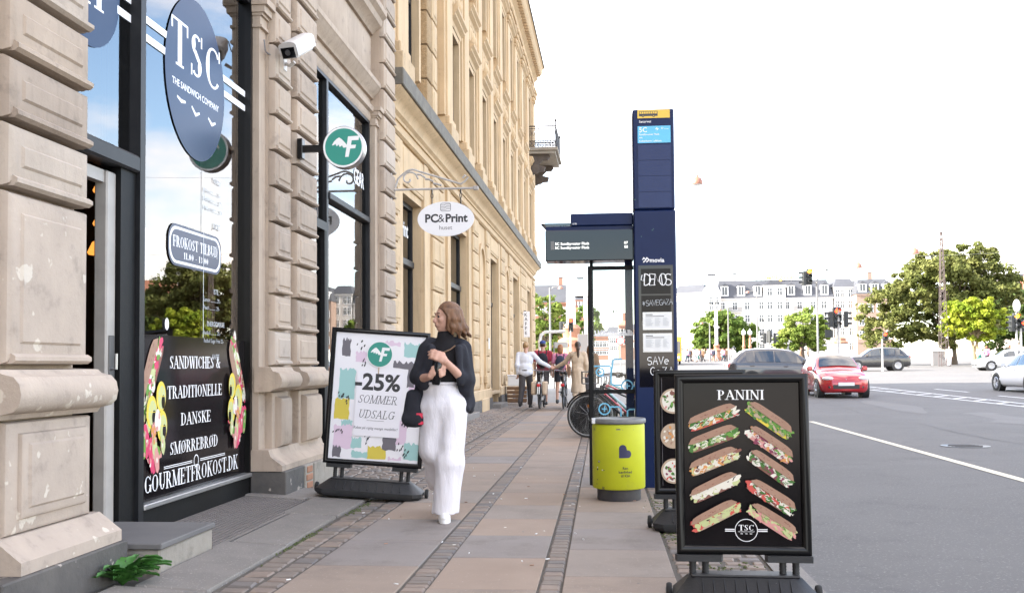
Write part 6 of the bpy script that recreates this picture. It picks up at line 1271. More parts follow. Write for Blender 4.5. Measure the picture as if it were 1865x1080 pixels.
# ================================================================ cars (front towards -y)
def car(name, loc, rz, label, paint, st, wheels=(-1.22, 1.22), r=.31, glass=(-.80, -.28, 1.32, 1.68), side=(-.62, 1.25), plate=True, grp='cars on the crossing', hl=(.62, .62), tl=(.62, .84), cat='car'):
    e = empty(name, loc, rz, label, cat, grp)
    Y = [s[0] for s in st]; A = np.array(st, float)
    def at(y):
        i = max(0, min(len(Y) - 2, int(np.searchsorted(Y, y)) - 1)); t = (y - Y[i]) / (Y[i + 1] - Y[i]); p0 = A[max(i - 1, 0)]; p1 = A[i]; p2 = A[i + 1]; p3 = A[min(i + 2, len(Y) - 1)]
        h = p1 + t * (p2 - p1); c = p1 + .5 * t * (p2 - p0 + t * (2 * p0 - 5 * p1 + 4 * p2 - p3 + t * (3 * (p1 - p2) + p3 - p0))); return .5 * h + .5 * c
    def ring(y):
        _, zb, bl, tp, w, wt = at(y); tp = max(tp, bl + .03)
        h = [(0, zb), (.85 * w, zb), (.975 * w, zb + .10), (w, zb + .26), (w * .985, .5 * (zb + .26 + bl)), (w * .975, bl - .05), (w * .95, bl), (wt + .04, tp - .07), (wt, tp - .03), (wt * .8, tp), (0, tp + .025)]
        return h
    ys = sorted(set([round(v, 3) for v in np.linspace(Y[0], Y[-1], 34)])); vs = []; n = 20
    for y in ys:
        h = ring(y); vs += [(x, y, z) for x, z in h] + [(-x, y, z) for x, z in h[-2:0:-1]]
    fs = [(i * n + j, i * n + (j + 1) % n, (i + 1) * n + (j + 1) % n, (i + 1) * n + j) for i in range(len(ys) - 1) for j in range(n)] + [tuple(range(n))[::-1], tuple(range((len(ys) - 1) * n, len(ys) * n))]
    b = MB(); b.add(vs, fs, paint); outward(b.build('body', e, 50))
    cut = np.linspace(side[0], side[1], 4); cut = [side[0], side[0] * .35 + side[1] * .65 - .35, side[1] * .78, side[1]]
    for sx in (-1, 1):
        for a, c in zip(cut[:-1], cut[1:]):
            g = MB(); yy = np.linspace(a + .03, c - .03, 6); v2 = []
            for y in yy:
                h = ring(y); (x0, z0), (x1, z1) = h[6], h[7]
                for t in (.08, .93): v2.append((sx * (x0 + (x1 - x0) * t + .012), y, z0 + (z1 - z0) * t + .004))
            g.add(v2, [(2 * i, 2 * i + 1, 2 * i + 3, 2 * i + 2) for i in range(5)], 'carglass'); g.build('side_window', e)
    for a, c, nm in ((glass[0], glass[1], 'windscreen'), (glass[2], glass[3], 'rear_window')):
        g = MB(); v2 = []; yy = np.linspace(a, c, 6)
        for y in yy:
            h = ring(y); wt = h[8][0]; tp = h[9][1]
            for t in np.linspace(-1, 1, 7): v2.append((t * wt * .93, y + (-.018 if nm == 'windscreen' else .018), tp + .018 + .03 * (1 - t * t) - .02 * t * t))
        g.add(v2, [(7 * i + j, 7 * i + j + 1, 7 * i + 8 + j, 7 * i + 7 + j) for i in range(5) for j in range(6)], 'carglass'); g.build(nm, e, 40)
    for y in wheels:
        for sx in (-1, 1):
            w = at(y)[4]; x = sx * w
            q = MB(); q.lathe((x, y, r), [(.001, -sx * .22), (r + .055, -sx * .22), (r + .055, sx * .004), (r * .5, sx * .005), (.001, sx * .005)], 'trim', 26, 'x'); q.build('wheel_arch', e)
            q = MB(); q.lathe((x, y, r), [(r * .6, -sx * .18), (r - .02, -sx * .18), (r, -sx * .15), (r, -sx * .01), (r - .02, sx * .012), (r * .70, sx * .014), (r * .68, sx * .008), (.001, sx * .007)], 'rubber', 28, 'x'); wo = q.build('wheel', e, 40)
            q = MB(); q.lathe((x, y, r), [(r * .68, sx * .0095), (r * .62, sx * .02), (r * .58, sx * .0096)], 'rim', 28, 'x')
            for i in range(9): an = 2 * math.pi * i / 9; q.tube([(x + sx * .012, y + .03 * math.cos(an), r + .03 * math.sin(an)), (x + sx * .014, y + r * .6 * math.cos(an), r + r * .6 * math.sin(an))], .022, 'rim', 5)
            q.build('rim', wo, 40)
    yf, yr = Y[0], Y[-1]; wf = at(yf + .12)[4]; zf = at(yf + .12)[2]
    for sx in (-1, 1):
        q = MB(); q.T = Matrix.Translation((sx * wf * .80, yf + .13, zf - .01)) @ Matrix.Rotation(R(sx * 26), 4, 'Z'); q.ball((0, 0, 0), 1, 'headlamp', 14); q.v = [tuple(q.T @ Vector((p[0] * 1, p[1], p[2]))) if False else p for p in q.v]
        T0 = q.T; q.v = [tuple(T0 @ Vector(((T0.inverted() @ Vector(p)).x * .19, (T0.inverted() @ Vector(p)).y * .10, (T0.inverted() @ Vector(p)).z * .075))) for p in q.v]; q.build('headlight', e, 60)
        wr_ = at(yr - .06)[4]; q = MB(); q.cbox(sx * wr_ * .80 - .14, sx * wr_ * .80 + .14, yr - .10, yr + .008, tl[0], tl[1], 'tail', .03); q.build('tail_light', e)
        q = MB(); y = glass[0] + .14; h = ring(y); x = h[6][0]; q.cbox(min(sx * (x + .02), sx * (x + .20)), max(sx * (x + .02), sx * (x + .20)), y - .04, y + .07, h[6][1] + .02, h[6][1] + .17, paint, .03); q.cbox(min(sx * (x - .03), sx * (x + .03)), max(sx * (x - .03), sx * (x + .03)), y, y + .03, h[6][1] + .0, h[6][1] + .05, 'trim', .005); q.build('mirror', e)
        q = MB()
        for y in (side[0] + .62, side[1] - .35): w = at(y)[4] * .985; q.cbox(min(sx * (w - .01), sx * (w + .028)), max(sx * (w - .01), sx * (w + .028)), y, y + .18, at(y)[2] - .14, at(y)[2] - .105, paint, .008)
        q.build('door_handle', e)
        q = MB(); q.cbox(sx * wf * .68 - .09, sx * wf * .68 + .09, yf + .015, yf + .1, .33, .42, 'trim', .02); q.lathe((sx * wf * .68, yf + .012, .375), [(.03, 0), (.001, -.006)], 'headlamp', 12, 'y'); q.build('fog_light', e)
    q = MB(); q.cbox(-wf * .62, wf * .62, yf - .006, yf + .12, .30, .47, 'trim', .02); q.cbox(-wf * .42, wf * .42, yf + .03, yf + .2, zf - .10, zf - .03, 'trim', .02); q.ball((0, yf + .05, zf - .035), .055, 'steel', 12, .7); q.build('grille', e)
    q = MB(); q.cbox(-.26, .26, yf - .022, yf - .007, .42, .53, 'plate', .003); q.cbox(-.26, .26, yr + .006, yr + .02, .50, .61, 'plate', .003); q.build('number_plate', e)
    return e
HATCH = [(-1.95, .26, .60, .64, .50, .42), (-1.86, .20, .66, .72, .70, .58), (-1.5, .18, .76, .86, .82, .70), (-.92, .18, .87, .97, .845, .72), (-.28, .18, .91, 1.40, .85, .58), (.5, .18, .93, 1.49, .85, .58), (1.3, .18, .97, 1.42, .84, .56), (1.72, .22, .98, 1.06, .80, .62), (1.92, .30, .90, .96, .70, .56)]
SUVS = [(-2.33, .30, .72, .78, .62, .52), (-2.22, .25, .80, .88, .82, .66), (-1.7, .24, .92, 1.02, .91, .76), (-1.0, .24, 1.00, 1.10, .93, .76), (-.25, .24, 1.03, 1.56, .93, .62), (.6, .24, 1.05, 1.66, .93, .62), (1.6, .24, 1.08, 1.60, .92, .60), (2.12, .28, 1.08, 1.18, .88, .68), (2.32, .36, .96, 1.04, .78, .62)]
SED = [(-2.12, .26, .62, .66, .55, .46), (-2.02, .20, .68, .74, .76, .62), (-1.5, .18, .78, .88, .86, .72), (-.85, .18, .88, .98, .88, .74), (-.1, .18, .92, 1.40, .88, .58), (.6, .18, .94, 1.46, .88, .58), (1.3, .18, .96, 1.36, .88, .57), (1.85, .20, .97, 1.05, .84, .66), (2.12, .28, .90, .98, .74, .60)]
car('red_car', (8.02, 36.6, gz(36.6) - .13), R(0), 'small red hatchback coming towards the pavement', 'car_red', HATCH)
car('dark_car', (7.5, 43.6, gz(43.6) - .09), R(90), 'dark grey estate car crossing behind the red hatchback', 'car_dark', SUVS, wheels=(-1.42, 1.40), r=.35, glass=(-.88, -.28, 1.72, 2.08), side=(-.7, 1.62), tl=(.86, 1.05))
car('black_car', (19.6, 76, gz(76) - .09), R(-90), 'black off-road car passing under the big tree', 'car_black', SUVS, wheels=(-1.42, 1.40), r=.36, glass=(-.88, -.28, 1.72, 2.08), side=(-.7, 1.62), tl=(.86, 1.05))
car('white_car', (15.75, 38.9, gz(38.9) - .09), R(183), 'white hatchback driving away at the edge of the road', 'car_white', SED, wheels=(-1.30, 1.28), r=.32, glass=(-.72, -.12, 1.38, 1.78), side=(-.5, 1.35))
car('silver_car', (28.0, 74, gz(74) - .09), R(-90), 'pale silver car waiting beside the signal with the white oval plate', 'car_silver', SED, wheels=(-1.30, 1.28), r=.32, glass=(-.72, -.12, 1.38, 1.78), side=(-.5, 1.35))
c = empty('city_bus', (7.2, 116, gz(116) - .1), 0, 'yellow city bus partly hidden behind the bus stop totem', 'bus')
b = MB(); b.cbox(-1.25, 1.25, -6, 6, .32, 2.95, 'bus_yellow', .12); b.build('body', c)
b = MB(); b.cbox(-1.12, 1.12, -6.02, -5.9, 1.15, 2.45, 'carglass', .04); b.build('windscreen', c); b = MB(); b.box(1.251, 1.262, -5.5, 5.5, 1.25, 2.35, 'carglass'); b.build('side_window', c); b = MB(); b.box(-1.262, -1.251, -5.5, 5.5, 1.25, 2.35, 'carglass'); b.build('side_window', c)
for y in (-3.8, 3.2):
    for sx in (-1, 1): b = MB(); b.lathe((sx * 1.2, y, .48), [(.2, -.1), (.48, -.1), (.48, .07), (.2, .075)], 'rubber', 20, 'x'); b.build('wheel', c)
for sx in (-1, 1): b = MB(); b.cbox(sx * .9 - .15, sx * .9 + .15, -6.03, -5.95, .6, .85, 'headlamp', .02); b.build('headlight', c)
# ================================================================ traffic signals
def head(e, x, z, lit, yaw=0, n=3, y=0, sc=1.0):
    T = Matrix.Translation((x, y, z)) @ Matrix.Rotation(R(yaw), 4, 'Z') @ Matrix.Scale(sc, 4); hh = .30 * n
    b = MB(); b.T = T; b.cbox(-.16, .16, -.02, .20, 0, hh, 'tl_body', .03)
    for i in range(n): zc = .15 + .30 * i; b.lathe((0, -.02, zc), [(.125, 0), (.13, -.20), (.12, -.20), (.118, 0)], 'tl_body', 14, 'y', 0, 180)
    o = b.build('signal_head', e, 40)
    for i in range(n):
        col = lit if (lit and i == n - 1) else 'tl_off'; b = MB(); b.T = T; b.lathe((0, -.022, .15 + .30 * i), [(.11, 0), (.08, -.02), (.001, -.03)], col, 18, 'y'); b.build('lamp', o, 50)
def zl(v, d): return (664.0 - v) * d / 1865 + 1.2
def xl(u, d): return (u - 1096.4) / 1865 * d
def pole(e, x, z0, z1, r=.05, k='pole_light', nm='pole'): b = MB(); b.lathe((x, 0, z0), [(r * 1.3, 0), (r * 1.3, .25), (r, .3), (r * .9, z1 - z0), (.001, z1 - z0)], k, 12); b.build(nm, e, 50)
d = 48; e = empty('traffic_signal', (xl(1517, d), d, gz(d) - .1), 0, 'traffic signal showing red with two heads turned sideways', 'traffic light', 'traffic signals at the crossing'); zb = zl(598, d) - gz(d)
pole(e, -.02, 0, zb + 1.0, .07); head(e, -.06, zb, 'tl_red', 4, sc=1.08); head(e, -.44, zb + .05, None, -85, sc=.8); head(e, .40, zb + .05, None, 85, sc=.8); b = MB(); b.cbox(-.62, -.26, .0, .05, zb - .42, zb - .06, 'tl_body', .01); b.build('plate', e)
d = 60; e = empty('traffic_signal', (xl(1480, d), d, gz(d) - .1), 0, 'tall mast signal with a lit lamp high above the cars', 'traffic light', 'traffic signals at the crossing'); zb = zl(520, d) - gz(d)
pole(e, .0, 0, zb + .2, .06, 'pole'); head(e, -.40, zb, 'tl_amber', 3, sc=1.0); head(e, -.78, zb - .05, None, -80, sc=.9); b = MB(); b.tube([(0, 0, zb + .12), (-.9, .05, zb + .02)], .035, 'pole', 6); b.tube([(0, 0, zb + .2), (.35, 0, zb + .75), (.75, 0, zb + .85)], .03, 'pole', 6); b.cbox(.5, .95, -.08, .08, zb + .82, zb + .9, 'tl_grey', .02); b.build('arm', e, 40)
d = 76; e = empty('traffic_signal', (xl(1396, d), d, gz(d) - .1), 0, 'cluster of dark signal heads turned away in front of the white house', 'traffic light', 'traffic signals at the crossing'); zb = zl(624, d) - gz(d)
pole(e, .0, 0, zb + .9, .06); head(e, 0, zb, None, 140); head(e, -.45, zb - .05, None, -80, sc=.85); head(e, .42, zb - .05, None, 80, sc=.85)
d = 75; e = empty('traffic_signal', (xl(1597, d), d, gz(d) - .1), 0, 'small two lamp crossing signal showing red before the big tree', 'traffic light', 'traffic signals at the crossing'); zb = zl(622, d) - gz(d)
pole(e, -.22, 0, zb + .1, .06); head(e, 0, zb, 'tl_red', 0, 2)
d = 52; e = empty('traffic_signal', (xl(1826, d), d, gz(d) - .1), 0, 'signal cluster with a white oval plate on top', 'traffic light', 'traffic signals at the crossing'); zb = zl(607, d) - gz(d)
pole(e, -.14, 0, zb + .9, .05); pole(e, .06, 0, zb + .2, .06); head(e, -.10, zb, 'tl_amber', 2); head(e, .22, zb - .02, 'tl_red', 8, 2); head(e, -.42, zb, None, -80, sc=.85); head(e, .45, zb + .05, None, 85, sc=.9)
b = MB(); b.lathe((-.10, -.02, zb + 1.22), [(.001, 0), (.17, 0), (.18, .01), (.17, .03), (.001, .03)], 'sign_white', 26, 'y'); b.v = [(p[0], p[1], (p[2] - zb - 1.22) * 1.75 + zb + 1.25) for p in b.v]; b.build('oval_plate', e, 50)
d = 62; e = empty('traffic_signal', (xl(1040, d), d, gz(d) - .1), 0, 'signal showing red beyond the walkers at the street corner', 'traffic light', 'traffic signals at the crossing'); zb = zl(600, d) - gz(d)
pole(e, 0, 0, zb + .2, .05); head(e, .02, zb, 'tl_red', 0, 3, sc=.9); head(e, -.5, zb - .1, None, 75, sc=.8)
d = 44; e = empty('curved_pipe_stand', (xl(984, d), d, 0), 0, 'white curved pipe stand with a small sign behind the walkers', 'pipe stand'); b = MB(); b.tube([(0, 0, .2), (0, 0, 2.3), (.06, 0, 2.52), (.22, 0, 2.64), (1.1, 0, 2.66)], .07, 'white_paint', 10); b.build('pipe', e, 50); b = MB(); b.cbox(.62, 1.2, -.03, .0, 1.95, 2.2, 'alu', .01); b.tube([(.6, 0, .2), (.6, 0, 2.2)], .03, 'pole', 6); b.build('sign_plate', e)
d = 50; e = empty('road_sign', (xl(1062, d), d, gz(d) - .1), 0, 'grey back of a square road sign on its post', 'road sign'); pole(e, 0, 0, 2.6, .04, 'pole', 'post'); b = MB(); b.cbox(-.24, .24, -.07, -.045, 1.55, 2.45, 'tl_grey', .01); b.cbox(.27, .5, -.07, -.045, 1.5, 2.1, 'tl_body', .01); b.build('plate', e)
d = 60; e = empty('road_sign', (xl(1130, d), d, gz(d) - .1), 0, 'round speed limit sign with a red ring seen through the shelter glass', 'road sign'); zc = zl(617, d) - gz(d); pole(e, 0, 0, zc + .1, .03, 'pole', 'post'); b = MB(); b.T = P2((0, -.05, zc), (1, 0, 0), (0, 0, 1)); b.ell(0, 0, .24, .24, 'white'); b.dz = .004; b.ring(0, 0, .24, .24, .05, 'red_ring'); b.text('50', 0, -.07, .14, 'ink', bold=.02); b.build('plate', e)
# ================================================================ hanging street lamps on wires
for u, v, d, pxw, lab in ((1272, 333, 47, 20, 'large copper street lamp hanging alone in the sky'), (1651, 467, 66, 15, 'copper street lamp hanging just above the big tree'), (1553, 491, 78, 13, 'small copper street lamp hanging beside the rooftops')):
    e = empty('hanging_street_lamp', (xl(u, d), d, zl(v, d)), 0, lab, 'street lamp', 'street lamps hanging over the road'); s = pxw * d / 1865 / .52
    b = MB(); b.lathe((0, 0, 0), [(.26 * s, -.16 * s), (.265 * s, -.12 * s), (.24 * s, .02 * s), (.17 * s, .14 * s), (.07 * s, .20 * s), (.05 * s, .27 * s), (.03 * s, .30 * s), (.001, .30 * s)], 'copper', 24); b.build('shade', e, 40)
    b = MB(); b.lathe((0, 0, 0), [(.001, -.20 * s), (.14 * s, -.19 * s), (.24 * s, -.16 * s), (.001, -.14 * s)], 'globe', 20); b.build('diffuser', e, 50)
    b = MB(); b.tube([(0, 0, .29 * s), (0, 0, .6)], .008, 'wire', 5); b.tube([(-14, .6, .9), (-7, .3, .68), (0, 0, .6), (7, 0, .68), (14, 0, .9)], .006, 'wire', 4); b.build('wire', e)
# ================================================================ columns, lamp posts, mast
def bridge_column(u, d, vt, vp, wpx, lab, flag=False):
    s = wpx * d / 1865; z0 = gz(d) - .1; e = empty('bridge_column', (xl(u, d), d, z0), 0, lab, 'column', 'columns of the bridge head'); zp = zl(vp, d) - z0; zt_ = zl(vt, d) - z0
    b = MB(); b.lathe((0, 0, 0), [(s * 1.6, 0), (s * 1.6, zp * .22), (s * 1.35, zp * .27), (s * 1.2, zp * .55), (s * 1.45, zp * .6), (s * 1.4, zp * .68), (s * .85, zp * .74), (s * .95, zp * .88), (s * 1.1, zp * .92), (s * .7, zp)], 'terracotta', 20); b.build('pedestal', e, 40)
    b = MB(); b.lathe((0, 0, zp), [(s * .55, 0), (s * .5, .1), (s * .45, zt_ - zp), (s * .2, zt_ - zp + s * .4), (.001, zt_ - zp + s * .5)], 'column_white', 20); b.build('shaft', e, 40); return e
bridge_column(1041, 74, 517, 590, 17, 'white column on a terracotta pedestal behind the walkers')
bridge_column(1068, 118, 500, 640, 7, 'slim white flag column right of the street corner signal')
bridge_column(1302, 150, 568, 628, 5.5, 'white column on a terracotta foot by the crowd')
for u, lab in ((1350, 'globe lamp on a terracotta post nearer to the round tree'), (1361, 'globe lamp on a terracotta post nearer to the dark signal cluster')):
    d = 150; z0 = gz(d) - .1; e = empty('globe_lamp', (xl(u, d), d, z0), 0, lab, 'street lamp', 'globe lamps on the bridge'); b = MB(); zt_ = zl(612, d) - z0; b.lathe((0, 0, 0), [(.45, 0), (.45, .5), (.22, .7), (.2, zt_ * .5), (.28, zt_ * .55), (.17, zt_ * .6), (.15, zt_)], 'terracotta', 14); b.build('post', e, 40)
    b = MB(); b.ball((0, 0, zt_ + .30), .33, 'globe', 14, 1.15); b.lathe((0, 0, zt_ + .6), [(.1, 0), (.03, .3), (.001, .35)], 'globe', 10); b.build('globe', e, 60)
for u, v, d, lab in ((1290, 590, 140, 'slim grey pole at the left of the crowd'), (1323, 566, 135, 'slim grey lamp pole in front of the round tree'), (1374, 535, 125, 'tall slim grey pole by the globe lamps')):
    z0 = gz(d) - .1; e = empty('lamp_post', (xl(u, d), d, z0), 0, lab, 'lamp post', 'slim poles on the bridge'); zt_ = zl(v, d) - z0; b = MB(); b.lathe((0, 0, 0), [(.12, 0), (.10, 1), (.07, zt_), (.001, zt_)], 'pole', 10); b.build('post', e); b = MB(); b.tube([(0, 0, zt_ - .2), (-.4, 0, zt_ + .1), (-1.0, 0, zt_ + .1)], .04, 'pole', 5); b.lathe((-1.05, 0, zt_ - .12), [(.26, 0), (.2, .15), (.05, .25)], 'copper', 10); b.build('lamp', e)
d = 70; e = empty('lamp_post', (xl(1003, 90), 90, gz(90) - .1), 0, 'lamp post with a drooping copper lamp by the brick house', 'lamp post'); zt_ = zl(520, 90) - gz(90); b = MB(); b.lathe((0, 0, 0), [(.12, 0), (.1, 1), (.07, zt_)], 'pole', 10); b.build('post', e); b = MB(); b.tube([(0, 0, zt_ - .3), (.3, 0, zt_ + .05), (.9, 0, zt_ + .1)], .04, 'pole', 5); b.lathe((.95, 0, zt_ - .12), [(.26, 0), (.2, .15), (.05, .25)], 'copper', 10); b.build('lamp', e)
d = 92; z0 = gz(d) - .1; e = empty('lattice_mast', (xl(1697, d), d, z0), 0, 'tall thin rusty lattice mast in front of the big tree', 'mast'); zt_ = zl(433, d) - z0; b = MB()
def ml(t): return .34 - .26 * t
for sx in (-1, 1):
    for sy in (-1, 1): b.tube([(sx * ml(0), sy * ml(0), 0), (sx * ml(1), sy * ml(1), zt_)], .035, 'lattice', 5)
for i in range(26):
    t0, t1 = i / 26, (i + 1) / 26
    for sy in (-1, 1): sx = 1 if i % 2 else -1; b.tube([(sx * ml(t0), sy * ml(t0), t0 * zt_), (-sx * ml(t1), sy * ml(t1), t1 * zt_)], .025, 'lattice', 4)
b.tube([(0, 0, zt_ - .2), (0, 0, zt_ + .6)], .04, 'lattice', 5); b.build('frame', e)
b = MB()
for z in (zt_ * .28, zt_ * .36): b.tube([(.3, -.3, z), (.3, -.45, z + .1)], .05, 'pole', 5); b.ball((.32, -.45, z), .13, 'globe', 8)
b.build('insulator', e)
d = 122; z0 = gz(d) - .1; e = empty('stone_kiosk', (xl(1517, d), d, z0), 0, 'pale stone pedestal house with a terracotta cap behind the red signal', 'kiosk'); b = MB(); b.lathe((0, 0, 0), [(1.35, 0), (1.3, .3), (1.0, 2.0), (.9, 2.2)], 'column_white', 8); b.build('base', e); b = MB(); b.lathe((0, 0, 2.2), [(1.0, 0), (1.05, .15), (.8, .3), (.75, .6), (.4, .75), (.001, .8)], 'terracotta', 8); b.build('cap', e)
d = 96; e = empty('utility_cabinet', (xl(1687, d), d, gz(d) - .1), 0, 'grey utility cabinet under the big tree', 'cabinet'); b = MB(); b.cbox(-.55, .55, -.2, .2, 0, 1.25, 'tl_grey', .02); b.cbox(-.58, .58, -.23, .23, 1.25, 1.32, 'pole_light', .01); b.build('body', e)
# ================================================================ trees
def tree(loc, label, h, crown, leaf, bark='bark', n=150, lpc=90, ls=.22, trunk=.25, stems=1, grp='trees round the crossing', seed=1, cat='tree'):
    """crown: list of (dx,dy,zc,rx,ry,rz) lobes"""
    r_ = np.random.default_rng(seed); e = empty('tree', loc, 0, label, cat, grp); V = []; tot = sum(c[3] * c[5] for c in crown); cl = []
    for cx, cy, cz, rx, ry, rz in crown:
        m_ = max(6, int(n * rx * rz / tot))
        for i in range(m_):
            q = r_.normal(size=3); q /= np.linalg.norm(q); rad = r_.uniform(.45, 1.0) ** .6
            cl.append((cx + q[0] * rx * rad, cy + q[1] * ry * rad, cz + q[2] * rz * rad, r_.uniform(.5, 1.15) * (.16 * min(rx, rz) + .18)))
    cl = np.array(cl); Cn = np.repeat(cl, lpc, 0); k = len(Cn); q = r_.normal(size=(k, 3)); q /= np.linalg.norm(q, axis=1)[:, None]; q *= (r_.uniform(.2, 1.0, k) ** .5)[:, None]
    q[:, 2] *= .62; P_ = Cn[:, :3] + q * Cn[:, 3:4] * r_.uniform(.7, 1.45, (k, 1))
    nrm = q + r_.normal(size=(k, 3)) * .55 + np.array([0, 0, .5]); nrm /= np.linalg.norm(nrm, axis=1)[:, None]
    a = np.cross(nrm, r_.normal(size=(k, 3))); a /= np.linalg.norm(a, axis=1)[:, None]; c = np.cross(nrm, a); s = ls * r_.uniform(.6, 1.35, (k, 1))
    vs = np.stack([P_ - a * s, P_ - c * s * .55 + nrm * s * .12, P_ + a * s, P_ + c * s * .55 + nrm * s * .12], 1).reshape(-1, 3)
    me = bpy.data.meshes.new('crown'); me.vertices.add(4 * k); me.vertices.foreach_set('co', vs.ravel()); me.loops.add(4 * k); me.loops.foreach_set('vertex_index', np.arange(4 * k)); me.polygons.add(k); me.polygons.foreach_set('loop_start', np.arange(0, 4 * k, 4)); me.polygons.foreach_set('loop_total', np.full(k, 4)); me.materials.append(MAT[leaf]); me.update(); me.validate()
    o = bpy.data.objects.new('crown', me); COL.objects.link(o); o.parent = e
    b = MB(); zl_ = min(c_[2] - c_[5] * .5 for c_ in crown)
    for j in range(stems):
        x = (j - (stems - 1) / 2) * trunk * 2.2; b.tube([(x * .4, 0, -.2), (x * .6, .02, zl_ * .5), (x * 1.5, 0, zl_), (x * 2.4 + .1, 0, h * .72)], [trunk * 1.35, trunk, trunk * .75, trunk * .2], bark, 9)
    for i in r_.choice(len(cl), min(26, len(cl)), replace=False): c_ = cl[i]; z0 = min(zl_ * r_.uniform(.8, 1.3), c_[2] - .3); b.tube([(0, 0, z0), (c_[0] * .45, c_[1] * .45, z0 + (c_[2] - z0) * .6), (c_[0], c_[1], c_[2])], [trunk * .42, trunk * .22, trunk * .06], bark, 5)
    b.build('trunk', e, 60); return e
def tz(d): return gz(d) - .12
tree((xl(1712, 100), 100, tz(100)), 'very large olive green tree behind the lattice mast', 11.4, [(-1.2, 0, 7.4, 4.9, 4.2, 3.2), (-5.7, 0, 4.5, 2.7, 3, 3.4), (2.0, .5, 7.6, 4.3, 3.4, 3.6), (-.6, -1.2, 4.2, 5.2, 2.5, 2.6), (-1.2, 0, 9.3, 2.6, 2.2, 1.7), (1.9, 0, 10.1, 2.4, 2.2, 1.6), (4.6, 0, 6.6, 2.0, 2, 2.2), (-3.6, 0, 7.8, 2.0, 2, 1.8)], 'leaf_olive', n=560, lpc=100, ls=.18, trunk=.34, seed=3)
tree((xl(1750, 92), 92, tz(92)), 'smaller bright yellow green tree with two pale stems', 6.2, [(-.4, 0, 4.6, 2.2, 1.8, 1.5), (1.5, 0, 3.9, 1.7, 1.5, 1.1), (-1.6, 0, 3.4, 1.2, 1.2, .9), (.3, 0, 5.4, 1.4, 1.2, .8), (.4, -.3, 3.0, 1.8, 1.2, .8)], 'leaf_lime', 'bark_light', n=190, lpc=85, ls=.15, trunk=.15, stems=2, seed=5)
tree((xl(1848, 112), 112, tz(112)), 'dark green tree behind the signal with the oval plate', 8.6, [(0, 0, 5.0, 4.4, 3.4, 3.6), (-3.6, 0, 3.8, 2.6, 2, 2.8), (3.0, 0, 5.6, 3.4, 3, 3.4)], 'leaf_dark', n=300, lpc=85, ls=.18, trunk=.3, seed=7)
tree((xl(1900, 120), 120, tz(120)), 'mid green tree at the far right border of the square', 9.6, [(0, 0, 6.0, 4.4, 3.4, 3.4), (-2.4, 0, 4.4, 3, 2, 2.6)], 'leaf_green', n=150, lpc=80, ls=.19, trunk=.3, seed=8)
tree((xl(1316, 172), 172, tz(172)), 'round dark green tree behind the crowd', 8.4, [(-.6, 0, 4.9, 4.6, 3.8, 3.4), (1.6, 0, 3.8, 4.2, 3, 2.8), (-3.0, 0, 3.2, 2.6, 2.4, 2.4)], 'leaf_green', n=230, lpc=95, ls=.27, trunk=.35, seed=9)
tree((xl(1453, 162), 162, tz(162)), 'bright green tree in front of the white house', 8.0, [(.5, 0, 4.7, 3.2, 2.8, 3.2), (-2.2, 0, 3.2, 2.3, 2, 2.0), (2.2, 0, 3.8, 2.0, 2, 2.6)], 'leaf_bright', n=190, lpc=85, ls=.24, trunk=.3, seed=10)
tree((xl(1002, 118), 118, tz(118)), 'leafy green tree next to the far corner of the ochre house', 9.0, [(-1, 0, 5.8, 3.2, 2.6, 2.5), (.9, 0, 5.0, 1.9, 1.8, 1.8), (-.5, 0, 3.0, 2.4, 1.8, 1.6)], 'leaf_bright', n=130, lpc=85, ls=.18, trunk=.25, seed=11)
tree((xl(1070, 128), 128, tz(128)), 'green tree half hidden by the shelter post', 7.5, [(0, 0, 5.2, 1.9, 1.8, 2.0), (-.8, 0, 3.2, 1.5, 1.4, 1.4)], 'leaf_green', n=80, lpc=80, ls=.19, trunk=.2, seed=12)
